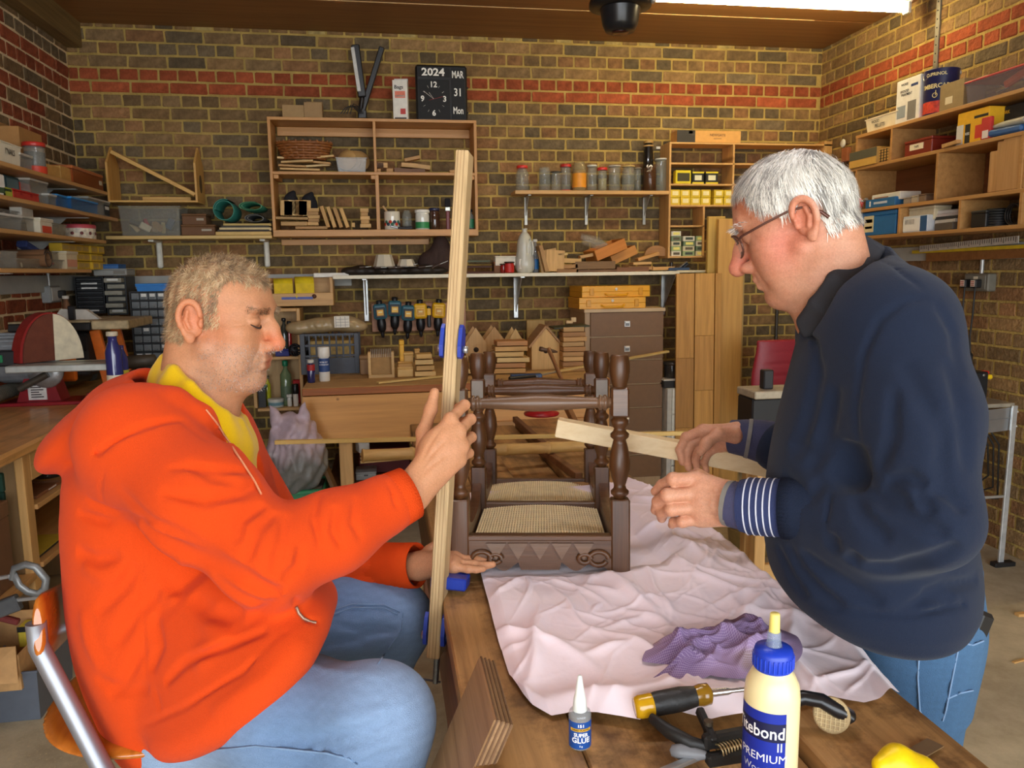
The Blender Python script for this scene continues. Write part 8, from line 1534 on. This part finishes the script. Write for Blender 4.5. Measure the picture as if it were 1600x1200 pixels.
# ------------------------------------------------------------------ drawer unit with two yellow cases
XD0,XD1,YD=bx(922,600,4.8),bx(1036,600,4.8),4.8;ZD=bz(980,482,YD)
du=thing('drawer_unit','tall brown-fronted drawer unit with square silver handles','drawers',((XD0+XD1)/2,YD,0));M_du=mat((126,92,60),.5,var=.05);M_duc=wood((196,164,124),.9,'Z',.5,.5,.03)
setl(MB().box(XD0-.03,XD1,YD+.018,YB-.03,.03,ZD-.022,.002).build('carcass',M_duc,du));setl(MB().box(XD0-.04,XD1+.008,YD-.006,YB-.025,ZD-.022,ZD,.002).build('top',wood((214,186,146),.9,'X',.5),du));setl(MB().box(XD0,XD1,YD+.03,YB-.04,0,.04).build('plinth',mat((176,160,132),.6),du))
edges=[487,526,563,601,638,676,712,748]
for k in range(7):
 za,zb2=bz(980,edges[k+1]-1,YD),bz(980,edges[k]+.5,YD);dr=MB().box(XD0+.003,XD1-.003,YD,YD+.018,za+.002,zb2-.002,.0015).build('drawer',M_du,du);setl(dr)
 zh=bz(980,edges[k]+19,YD);hx=bx(980,500,YD)
 for nm,q,m in(('handle_plate',(hx-.019,hx+.019,YD-.004,YD,zh-.019,zh+.019,.002),mat((206,206,206),.3,.7)),('handle_lip',(hx-.015,hx+.015,YD-.012,YD-.004,zh+.006,zh+.015,.002),mat((226,226,226),.3,.7)),('handle_recess',(hx-.013,hx+.013,YD-.0052,YD-.004,zh-.012,zh+.004,0),mat((120,120,118),.4,.5))):
  MB().box(*q).build(nm,m,dr)
for k in range(2):
 u0,u1,vt,vb_=((905,1009,462,478),(909,1016,445,462))[k];z0=ZD+(.072 if k else 0);yy=YD+.01+.02*k;X0_,X1_=bx(u0,465,yy),bx(u1,465,yy)
 t=thing('tool_case',['lower','upper'][k]+' of the two yellow plastic tool cases on the drawer unit','case',((X0_+X1_)/2,yy,z0+.001),.03*k,'yellow tool cases');w_=(X1_-X0_)/2;M_yc=mat((232,166,20),.35,var=.03)
 MB().box(-w_,w_,0,.3,0,.0345,.0015).build('base_shell',M_yc,t);MB().box(-w_,w_,0,.3,.0352,.070,.0015).build('lid_shell',M_yc,t);MB().tube([(-.075,-.004,.022),(-.06,-.022,.012),(.06,-.022,.012),(.075,-.004,.022)],.006,8).build('handle',M_yc,t)
 for s in(-1,1):MB().box(s*w_*.72-.014,s*w_*.72+.014,-.006,.001,.012,.056,.002).build('catch',mat((214,150,16),.35),t)
 MB().lathe([(0,0),(.009,0),(.009,.002),(0,.002)],(0,-.0005,.05),14,Matrix.Rotation(PI/2,4,'X')).build('badge',mat((240,236,220),.4),t)
wc=thing('white_cabinet','narrow white cabinet between the drawer unit and the oak boards','cabinet',(bx(1054,700,4.74),4.74,0));zw_=bz(1050,607,4.74);w_=.055
MB().box(-w_,w_,.012,.28,0,zw_,.003).build('carcass',mat((214,212,200),.5),wc)
for k in range(4):MB().box(-w_+.035,w_,0,.012,zw_*(k/4)+.004,zw_*((k+1)/4)-.004,.002).build('drawer',mat((236,236,222),.45),wc)
MB().box(-w_,-w_+.03,-.003,.012,0,zw_-.002,.001).build('side_strip',mat((196,194,184),.5),wc)
jar('shoe_pot','dark ribbed pot on the white cabinet',1050,565,zw_+.045,4.86,.055,(60,52,46),(54,50,46),1,neck=.95,cat='pot');box_thing('black_brush','black and white brush lying on the white cabinet','brush','B',1037,1062,593,zw_+.0,4.76,.1,(40,38,38),lid=(210,206,196))
# oak boards leaning on the wall
OB=[(1056,1084,427,(202,148,72)),(1085,1115,427,(214,160,82)),(1116,1126,427,(206,152,76))]
for k,(u0,u1,vt,c)in enumerate(OB):
 x0_,x1_=bx(u0,600,4.72),bx(u1,600,4.72);h=bz(1090,vt,4.72);t=thing('oak_board',['left','middle','right narrow'][k]+' of the three oak floor boards standing against the wall','board',((x0_+x1_)/2,4.70,0),(-.03,0,0),'oak floor boards');w_=(x1_-x0_)/2-.001
 zz_=[0,h*(.30+.17*k),h*(.62+.1*k),h]if k<2 else[0,h]
 for j in range(len(zz_)-1):MB().box(-w_,w_,0,.018,zz_[j]+.0008,zz_[j+1]-.0008,.0008).build('oak_length',wood((c[0]-8*(j%2),c[1]-8*(j%2),c[2]-4*(j%2)),.72,'Z',.7,.4,.06),t)
for k,(u0,u1,vt,c,y)in enumerate(((1102,1128,338,(206,168,84),4.86),(1118,1158,342,(214,164,88),4.80),(1150,1160,420,(190,160,100),4.84))):
 x0_,x1_=bx(u0,560,y),bx(u1,560,y);h=bz(u0,vt,y);tag(MB().box(x0_,x1_,y,y+.03,0,h,.003).build('tall_plank',wood(c,.8,'Z',.6,.5,.05,knots=1.6 if k==1 else 0)),['greenish tall plank behind the oak boards','tall knotty pine plank right of the oak boards','thin grey-brown strip at the edge of the knotty plank'][k],'board','tall planks')
cp=at(1213,500,Y=YB-.015);tag(MB().lathe([(.011,0),(.011,1.2)],(cp.x,YB-.02,.35),12).build('conduit_pipe',mat((60,54,46),.5)),'dark conduit pipe down the back wall behind the standing man','pipe')
# ------------------------------------------------------------------ red chair and saw bench behind the standing man
YC2=4.35
rc=thing('office_chair','dark red quilted office chair behind the standing man','chair',(bx(1222,600,YC2),YC2,0));zt_,zs_=bz(1210,531,YC2),bz(1190,640,YC2);wR=.20
V_=Vol((-.28,-.1,zs_-.1),(.28,.12,zt_+.03),.006);hR=zt_-zs_
V_.stack([(zs_+hR*q_,0,0,.028+.012*math.sin(PI*q_),wR*(.86+.14*math.sin(PI*min(q_*1.2,1))))for q_ in(0,.1,.3,.5,.7,.9,1)],PI/2,.01)
for k in range(1,6):z=zs_+hR*k/6;V_.crease([(-.25,-.04,z-.008),(0,-.045,z),(.25,-.04,z-.008)],.008,.010)
o=link('backrest',soft_mesh('backrest',[V_.mesh(1)],tintmat('red_leather',.4,.1,200),const((150,42,52),4)),rc)
V_=Vol((-.28,-.5,zs_-.14),(.28,.08,zs_+.06),.007);V_.ell((0,-.2,zs_-.04),(.23,.24,.05),None,.01);o=link('seat',soft_mesh('seat',[V_.mesh(1)],tintmat('red_leather',.4,.1,200),const((142,36,46),4)),rc)
MB().lathe([(.025,.1),(.025,zs_-.08)],(0,-.2,0),14).build('gas_column',mat((40,40,42),.35,.5),rc)
for k in range(5):a=2*PI*k/5;MB().bar((0,-.2,.10),(.26*math.cos(a),-.2+.26*math.sin(a),.07),.04,.03,.004).build('star_leg',mat((30,30,32),.4),rc);MB().lathe([(0,-.012),(.028,-.012),(.028,.012),(0,.012)],(.26*math.cos(a),-.2+.26*math.sin(a),.029),14,Matrix.Rotation(PI/2,4,'Y')).build('castor',mat((26,26,28),.4),rc)
YT=2.75
sw_=thing('saw_bench','machine bench with a pale slab top behind the standing man','machine',(bx(1240,620,YT),YT,0));zs2=bz(1195,612,YT);x0_,x1_=bx(1180,620,YT),bx(1400,620,YT)
setl(MB().box(x0_,x1_,YT,YT+.16,zs2-.03,zs2,.004).build('slab_top',mat((176,164,140),.5,var=.2),sw_));setl(MB().box(x0_+.06,x0_+.10,YT+.05,YT+.09,zs2,zs2+.075,.004).build('fence_block',mat((30,30,32),.5),sw_));setl(MB().box(x0_+.0,x1_-.05,YT+.02,YT+.15,zs2-.24,zs2-.031,.006).build('motor_box',mat((22,22,24),.5),sw_))
for x in(x0_+.03,x1_-.08):
 for y in(YT+.02,YT+.11):setl(MB().box(x,x+.045,y,y+.045,0,zs2-.24,.003).build('leg',M_pinez,sw_))
setl(MB().box(x0_+.03,x1_-.04,YT+.05,YT+.075,.18,.26,.002).build('rail',M_pine,sw_))
bk_=at(1160,872,Z=0);t=thing('metal_bin','dull metal bin standing on the floor behind the sheet','bin',(bk_.x+.1,bk_.y+.1,0));MB().lathe([(0,0),(.11,0),(.115,.01),(.135,.22),(.14,.225),(.14,.232),(.13,.232),(.128,.22),(.105,.012),(0,.012)],n=26).build('shell',mat((150,130,84),.4,.6),t);MB().lathe([(.1265,.12),(.129,.124),(.1275,.128)],n=26).build('bead',mat((160,140,94),.4,.6),t)
# ------------------------------------------------------------------ galvanised machine stand at the right wall
fp_=at(1568,884,Z=0);XG,YG=fp_.x,fp_.y
gs=thing('machine_stand','galvanised machine stand with thin legs by the right wall','stand',(XG-.25,YG,0));zg1=bz(1560,636,YG+.05);M_gal=mat((190,196,200),.3,.75,var=.1,scale=8)
setl(MB().box(XG-.62,XG+.02,YG+.03,YG+.45,zg1,zg1+.02,.003).build('tray_top',mat((170,160,140),.5,.3),gs));
b=MB();b.grid(lambda s,q:(XG-.60+.60*s,YG+.03-.05*math.sin(PI*s),zg1-.11+.11*q),20,2);setl(b.build('side_sheet',M_gal,gs));setl(MB().tube([(XG-.60+.60*s,YG+.028-.05*math.sin(PI*s),zg1-.05)for s in np.linspace(0,1,16)],.003,6).build('sheet_bead',M_gal,gs))
for x,y,ex in((XG,YG,.03),(XG-.62,YG,-.03),(XG,YG+.42,.03),(XG-.62,YG+.42,-.03)):
 setl(MB().bar((x+ex*.3,y+.02,zg1+.01),(x-ex*.6,y,.02),.028,.012,.002,up=(0,1,0)).build('leg',mat((214,218,218),.35,.6),gs));setl(MB().box(x-.06,x+.05,y-.02,y+.02,0,.022,.003).build('foot',mat((26,26,27),.5),gs))
setl(MB().box(XG-.6,XG-.02,YG+.005,YG+.012,.34,.352).build('cross_bar',mat((206,206,200),.35,.7),gs))
for z in(zg1-.02,zg1-.09):setl(MB().lathe([(0,0),(.007,0),(.007,.006),(0,.006)],(XG+.022,YG+.02,z),8,Matrix.Rotation(PI/2,4,'Y')).build('bolt',mat((210,210,206),.3,.8),gs))
mt_=thing('machine_motor','black motor box with a red and yellow stop switch on the machine stand','motor',(XG-.16,YG+.10,zg1+.021));hb3=bz(1540,588,YG+.1)-zg1
MB().box(-.14,.09,0,.14,0,hb3,.006).build('housing',mat((24,24,26),.5),mt_);MB().box(-.20,.03,.02,.13,hb3+.002,hb3+.10,.02).build('upper_housing',mat((20,20,22),.5),mt_)
for x in(-.02,.06):MB().lathe([(0,0),(.006,0),(.006,.003),(0,.003)],(x,-.001,hb3-.015),10,Matrix.Rotation(PI/2,4,'X')).build('screw',mat((190,190,186),.3,.8),mt_)
MB().box(.09,.14,.03,.09,hb3*.70,hb3*.86,.006).build('stop_base',mat((236,196,30),.4),mt_);MB().box(.10,.13,.04,.08,hb3*.86,hb3*.98,.006).build('stop_button',mat((206,36,30),.4),mt_)
for k in range(3):MB().tube([(-.06+.02*k,-.004,.03),(-.02+.02*k,-.05,-.06),(.05+.03*k,-.07,-.20),(.10+.03*k,-.03,-.36-.06*k),(.06,.1,-.50)],.0045,7).build('lead',mat((28,27,26),.5),mt_)
t=thing('wood_scrap','tiny pale wood scrap on the floor near the right wall','wood piece',at(1595,962,Z=0));MB().box(-.02,.02,-.012,.012,0,.012,.001).build('chip',M_pine,t);t=thing('wood_sliver','thin pale sliver of wood on the right floor','wood piece',at(1592,1034,Z=0),.2);MB().box(-.03,.03,-.006,.006,0,.006,.001).build('chip',M_pine,t)
# ------------------------------------------------------------------ left bench and its machines
ZLB,XLF=.86,at(20,705,Z=.86).x
lb_=thing('left_bench','worn varnished bench with open shelves along the left wall','workbench',((XL+XLF)/2,3.2,0));M_lb=wood((222,168,98),.62,'Y',.5,.35,.05,worn=.4,coat=.2)
b=MB();b.prism([(XL+.005,ZLB-.04),(XL+.005,ZLB),(XLF-.012,ZLB),(XLF,ZLB-.010),(XLF,ZLB-.032),(XLF-.010,ZLB-.04)],1.7,5.2,'XZ');setl(b.build('top',M_lb,lb_))
YU=at(45,760,X=XLF-.03).y
for y in(YU,YU+1.0,YU-1.0):setl(MB().box(XLF-.06,XLF-.03,y-.03,y+.03,0,ZLB-.04,.003).build('post',M_pinez,lb_));setl(MB().box(XL+.01,XLF-.06,y-.02,y+.01,0,ZLB-.04,.002).build('side_panel',wood((150,120,80),.8,'Z',.5),lb_))
for z in(.40,.62):setl(MB().box(XL+.01,XLF-.02,YU+.03,5.1,z-.02,z,.002).build('shelf',M_shelf,lb_))
setl(MB().box(XL+.01,XLF-.02,1.7,YU-.03,.36,.38,.002).build('shelf',M_shelf,lb_));setl(MB().box(XLF-.05,XLF-.03,YU+.03,4.4,ZLB-.15,ZLB-.045,.002).build('drawer_front',wood((200,160,100),.8,'Y',.6),lb_))
# disc sander
dp=at(62,634,Z=ZLB);ds=thing('disc_sander','red bench disc sander with a grey table and half-covered disc','sander',(dp.x,dp.y,ZLB));S_=dp.length*0+dp.y/F;sR=lambda px:px*dp.y/F
M_red=mat((140,26,36),.35);M_gm=mat((150,156,160),.4,.3)
MB().box(sR(-54),sR(60),-.01,.18,0,.016,.003).build('base_plate',M_red,ds);b=MB();b.prism([(sR(-34),.016),(sR(26),.016),(sR(10),.19),(sR(-14),.19)],.03,.14,'XZ');b.build('pedestal',M_red,ds);MB().box(sR(60),sR(92),.04,.12,.016,.045,.003).build('foot_bar',M_red,ds)
MB().box(sR(-17),sR(8),.024,.029,.024,.105,0).build('rating_plate',mat((226,222,216),.5),ds)
for k in range(6):MB().box(sR(-13),sR(4-3*(k%3)),.0225,.024,.035+.011*k,.040+.011*k).build('print_line',mat((70,60,60),.5),ds)
zcn=bz(80,555,dp.y)-ZLB;rD=sR(31)
tb=bz(110,566,dp.y-.1)-ZLB
MB().lathe([(0,0),(sR(34),0),(sR(36),.02),(sR(36),.16),(sR(30),.2),(0,.2)],(sR(-60),.10,zcn-.02),26,Matrix.Rotation(PI/2,4,'Y')).build('motor',M_gm,ds)
for k in range(12):a=-.9+k*.25;MB().box(sR(-58),sR(-16),.0,.004,0,.006).build('motor_fin',M_gm,ds).location=(0,.10-sR(36)*math.cos(a),zcn-.02+sR(36)*math.sin(a))
# disc seen in profile, tilted towards the room
rot=Matrix.Rotation(.85,4,'Z')
dd=MB();rr_=bz(85,492,dp.y)-ZLB-tb+.005
hp=[(rr_*.62*math.cos(a),rr_*math.sin(a))for a in np.linspace(0,PI,26)]
b=MB();b.M=Matrix.Translation((sR(26),-.0,tb))@rot;b.prism([(x*1.08,z*1.03)for x,z in hp],.012,.085,'XZ');b.build('disc_guard',mat((150,40,38),.4),ds)
b=MB();b.M=Matrix.Translation((sR(26),-.0,tb))@rot;b.prism(hp,.0,.011,'XZ');b.build('sanding_disc',mat((110,58,40),.95,bump=.5,bscale=400),ds)
b=MB();b.M=Matrix.Translation((sR(27),-.002,tb))@rot;b.prism([(x,z)for x,z in hp if x>.0]+[(0.0,0)],-.003,-.0005,'XZ');lbp=b.build('guide_label',mat((222,214,186),.5),ds)
for k in range(5):b=MB();b.M=Matrix.Translation((sR(27),-.0035,tb))@rot;b.box(.01,.045+.01*(k%2),-.001,.0,.03+.026*k,.042+.026*k);b.build('print_line',mat((90,80,90),.5),ds)
MB().box(sR(-18),sR(118),-.17,.03,tb-.034,tb-.004,.004).build('table',mat((190,196,190),.4,.4),ds);MB().box(sR(0),sR(120),-.06,-.04,tb-.0045,tb-.0028).build('mitre_slot',mat((70,70,66),.5),ds)
MB().lathe([(.03,-.01),(.075,-.01),(.078,0),(.075,.01),(.03,.01)],(sR(10),.02,tb-.05),24,Matrix.Rotation(PI/2,4,'X')).build('tilt_quadrant',mat((170,172,172),.35,.7),ds);MB().tube([(sR(15),-.0,tb-.06),(sR(-25),.0,.08)],.016,12).build('clamp_arm',mat((90,84,74),.4,.5),ds)
MB().box(sR(-66),sR(-18),-.06,.02,zcn-.04,zcn+.03,.006).build('switch_box',mat((34,36,38),.5),ds);MB().box(sR(-52),sR(-44),-.066,-.058,zcn-.022,zcn+.012,.002).build('stop_button',mat((196,60,60),.4),ds);MB().box(sR(-42),sR(-34),-.066,-.058,zcn-.022,zcn+.012,.002).build('start_button',mat((40,130,84),.4),ds)
lettering('0',.014,ds,(sR(-48),-.0665,zcn-.004),FRONT,WH,.02)
t=thing('extraction_hose','ribbed grey dust hose lying left of the disc sander','hose',at(20,612,Z=ZLB+.05));hp_=[at(u,v,Z=ZLB+.06)+Vector((0,0,.0))for u,v in((-20,622),(0,618),(18,612),(32,604))]
for k in range(22):q=hp_[0]+(hp_[-1]-hp_[0])*(k/21);setl(lathe_between(q,q+(hp_[-1]-hp_[0])*.026,[(.030,0),(.034,.5),(.030,1)],16).build('hose_rib',mat((110,106,92),.6),t))
setl(lathe_between(at(24,606,Z=ZLB+.06),at(42,596,Z=ZLB+.07),[(.03,0),(.036,.1),(.036,.8),(.03,1)],18).build('cuff',mat((200,190,160),.6),t))
t=thing('vacuum_tube','dark dusty cylinder of a tool lying behind the sander','tool',at(115,590,Z=ZLB+.05));setl(lathe_between(at(82,597,Z=ZLB+.06),at(150,580,Z=ZLB+.07),[(0,0),(.036,.02),(.04,.2),(.04,.75),(.03,.8),(.042,.85),(.042,1),(0,1)],20).build('body',mat((86,80,62),.6),t));setl(lathe_between(at(140,583,Z=ZLB+.07),at(154,579,Z=ZLB+.07),[(.043,0),(.046,.5),(.043,1)],20).build('collar',mat((70,66,54),.5),t))
# table saw
ts_y=4.25;tsx=bx(100,500,ts_y);ts=thing('table_saw','orange-legged table saw with a dusty dark table behind the disc sander','saw',(tsx,ts_y,ZLB));zt_=bz(110,500,ts_y)-ZLB;M_orb=mat((226,112,24),.45)
x0_,x1_=bx(14,505,ts_y)-tsx,bx(152,505,ts_y)-tsx
MB().box(x0_,x1_,-.1,.35,zt_-.05,zt_-.01,.006).build('table',mat((46,44,42),.5),ts);MB().box(x0_,x1_+.0,-.1,.35,zt_-.0095,zt_,.002).build('table_skin',mat((186,166,126),.5,.2,var=.25),ts);MB().box(x1_+.01,bx(212,505,ts_y)-tsx,-.12,.3,zt_-.045,zt_,.005).build('extension_table',mat((176,156,118),.55,.2,var=.25),ts)
for x in(x0_+.05,x1_-.04):
 for y in(-.04,.26):MB().bar((x+.04,y,zt_-.05),(x+.09 if x>0 else x-.02,y,0),.05,.03,.004,up=(0,1,0)).build('orange_leg',M_orb,ts)
MB().box(x0_+.1,x1_-.05,-.02,.2,.08,zt_-.06,.01).build('motor_housing',mat((40,38,36),.5),ts);MB().box(x0_+.07,x1_-.1,-.06,-.03,.06,zt_-.05,.01).build('front_panel',M_orb,ts);MB().box(x1_-.07,x1_-.035,-.075,-.06,zt_-.15,zt_-.08,.002).build('badge',mat((30,26,24),.5),ts)
b=MB();b.prism([(-.06,zt_),(.16,zt_),(.10,zt_+.05),(-.02,zt_+.055)],.02,.06,'XZ');b.build('blade_guard',mat((206,202,190),.4),ts);MB().box(.02,.05,.0,.03,zt_,zt_+.07,.004).build('mitre_knob',mat((26,26,28),.5),ts)
jar('aerosol_can','blue and white aerosol can with a pale top beside the disc sander',176,518,ZLB,3.62,.034,(206,196,170),(44,50,112),1,band=((222,214,190),.08,.48),neck=.55,cat='can',lidh=.02)
jar('aerosol_can','blue and yellow aerosol can right of the first one',187,540,ZLB,3.72,.034,None,(50,56,120),1,band=((214,196,60),.15,.6),neck=.6,cat='can')
jar('spray_nozzle','small white-topped tube standing by the left socket',104,462,ZLB+.3,4.6,.02,(220,214,200),(120,84,60),1,neck=.6,cat='tube')
# drawer cabinets in the corner
def drawers(label,u0,u1,vt,vb,Y,cols,rows_,c,dc,opened=(),hz=None):
 x0_,x1_=bx(u0,vb,Y),bx(u1,vb,Y);z0,z1=bz((u0+u1)/2,vb,Y),bz((u0+u1)/2,vt,Y);t=thing('drawer_cabinet',label,'drawers',((x0_+x1_)/2,Y,z0));w,h=(x1_-x0_)/2,z1-z0;mc=mat(c,.5)
 MB().box(-w,w,.16,.17,0,h).build('back',mc,t)
 for x in(-w,w-.008):MB().box(x,x+.008,0,.16,0,h,.001).build('side',mc,t)
 for k in range(rows_+1):z=(h-.006)*k/rows_;MB().box(-w+.008,w-.008,.002,.16,z,z+.006).build('rail',mc,t)
 cw_=(2*w-.016)/cols;rh=(h-.006)/rows_;rnd_=random.Random(3)
 for r in range(rows_):
  for k in range(cols):
   o=-.05 if(r,k)in opened else 0;xa_=-w+.008+cw_*k;dr=MB().box(xa_+.002,xa_+cw_-.002,.001+o,.14,rh*r+.008,rh*r+rh-.003,.002).build('drawer',dc,t)
   MB().box(xa_+cw_*.3,xa_+cw_*.7,-.009+o,.001+o,rh*r+rh*.30,rh*r+rh*.42,.001).build('handle',dc,dr)
   if rnd_.random()<.35:MB().box(xa_+cw_*.2,xa_+cw_*.8,-.0005+o,.001+o,rh*r+rh*.5,rh*r+rh*.85).build('label',mat((222,222,214),.5),dr)
 return t
drawers('black cabinet of wide shallow drawers in the left corner',120,166,432,490,4.9,1,8,(34,36,38),mat((46,48,50),.45));drawers('dark cabinet with pale open-fronted drawers in the left corner',168,201,432,492,4.86,1,6,(40,42,44),mat((150,146,130),.5),((1,0),(3,0),(5,0)))
drawers('black cabinet of many small clear drawers left of the seated man',212,270,455,590,4.7,4,10,(30,31,33),clear((120,126,128),.25,.85));zq=bz(240,455,4.7)
tub('blue_tray','bright blue tray on top of the small-drawer cabinet','tray','B',213,268,446,zq,4.69,.16,(40,124,200),lid=(50,136,214),taper=.04)
box_thing('parts_case','grey parts case on the dark drawer cabinets','case','B',146,198,420,bz(160,431,4.85),4.84,.16,(150,152,148),lid=(160,162,158),prints=[('r',.6,.95,.2,.7,(120,116,108))]);box_thing('blue_file','blue flat case on the grey parts case in the left corner','case','B',147,185,413,bz(160,420.5,4.85),4.85,.14,(50,100,160),lid=(58,112,176))
for k,(u,v,r)in enumerate(((205,545,.04),(232,530,.03))):pass
t=thing('black_machine','jumbled black machine parts on the bench behind the seated man','machine',(bx(200,560,4.1),4.1,ZLB));MB().box(-.05,.14,0,.2,0,.10,.01).build('body',mat((36,34,32),.5),t);lathe_between((-.06,.05,.15),(.12,.05,.16),[(0,0),(.03,.02),(.034,.5),(.03,.95),(0,1)],16).build('cylinder',mat((70,62,50),.5),t);MB().box(.02,.12,-.01,.02,.09,.105,.003).build('red_strip',mat((150,40,40),.5),t);MB().tube([(-.02,-.02,.09),(.06,-.04,.13),(.12,-.03,.10)],.004,6).build('cable',mat((120,120,116),.5),t)
# ------------------------------------------------------------------ under the left bench
XU=XLF-.05
box_thing('green_box','dark green box under the left bench beside the post','box','L',2,22,735,.38,XU-.05,.25,(30,70,56),lid=(34,78,62));box_thing('brown_box','brown wooden box at the left edge under the bench','box','L',-20,12,790,.38,XU,.2,(110,76,48),lid=(116,82,52))
box_thing('wooden_crate','shallow wooden crate with a torn white sticker under the left bench','crate','L',60,100,785,.62,XU,.25,(130,82,48),flaps=.004,prints=[('r',.45,.75,.4,.75,(220,220,216))]);jar('dark_glass','dark glass jar in the wooden crate under the bench',78,752,.66,XU-.1,.05,None,(60,64,66),.8,where='L')
box_thing('yellow_lid_box','black box with a yellow lid low under the left bench','box','L',62,104,850,.40,XU,.25,(40,38,34),lid=(176,150,40))
mh=thing('mitre_saw_frame','grey metal hacksaw frame with a looped handle under the left bench','saw',at(45,910,Y=2.55));c_=at(45,915,Y=2.5);M_hs=mat((130,132,132),.4,.4)
loop=[at(u,v,Y=2.5)-mh.location for u,v in((18,905),(22,888),(40,882),(56,886),(72,905),(70,920),(60,928),(44,925),(30,915),(22,898))];MB().tube(loop+[loop[0]],.012,10,True,.7).build('handle_loop',M_hs,mh);MB().bar(at(-10,905,Y=2.5)-mh.location,at(16,900,Y=2.5)-mh.location,.012,.012,.002).build('front_knob',mat((196,198,198),.3,.8),mh);MB().bar(at(18,938,Y=2.5)-mh.location,at(62,933,Y=2.5)-mh.location,.014,.012,.002).build('blade_pin',mat((190,192,192),.3,.8),mh);MB().bar(at(-10,955,Y=2.5)-mh.location,at(30,940,Y=2.5)-mh.location,.03,.05,.004).build('frame',mat((90,92,94),.4,.3),mh)
tag(MB().bar(at(-10,962,Y=2.55),at(30,972,Y=2.55),.02,.02,.004).build('red_rod',mat((110,40,36),.5)),'dull red rod below the hacksaw frame','tool')
zsf=at(30,985,Y=2.55).z
tag(MB().box(XL+.05,XLF-.03,2.35,2.9,.36-.02,.36,.002).build('low_plank',M_shelf),'low plank shelf holding the hacksaw under the left bench','shelf')
cb3=thing('cardboard_box','torn open cardboard box on the floor behind the chair','box',at(20,1075,Z=.12));f_=cb3.location;M_cd=mat((196,150,96),.8,var=.12)
for q in((-.14,.03,-.02,-.014,0,.15),(-.14,.03,.2,.206,0,.18),(.03,.036,-.02,.206,0,.12)):MB().box(*q,.001).build('side',M_cd,cb3)
b=MB();b._add([(.03,-.02,.15),(.05,-.07,.05),(-.08,-.08,.06),(-.14,-.02,.15)],[(0,1,2,3)]);b.build('torn_flap',M_cd,cb3);MB().box(-.14,.03,-.014,.2,0,.006).build('base',M_cd,cb3)
box_thing('yellow_tin','yellow and black striped tin in the torn cardboard box','tin','B',27,40,980,.20,f_.y+.12,.06,(214,190,60),prints=[('r',0,1,.75,1,(30,28,26))]);tub('grey_tote','grey plastic tote on the floor under the torn cardboard box','tub','B',-40,58,1052,0,f_.y-.01,.3,(96,102,112),taper=.1)
# wires on the floor side of the bench
for k in range(3):tag(MB().tube([at(52+6*k,1008,Z=.2),at(58+5*k,1030,Z=.16),at(50+4*k,1052,Z=.12)],.003,6).build('wire',mat((70,60,40),.5)),['first','second','third'][k]+' stray wire from the left beside the torn cardboard box','wire','stray wires')
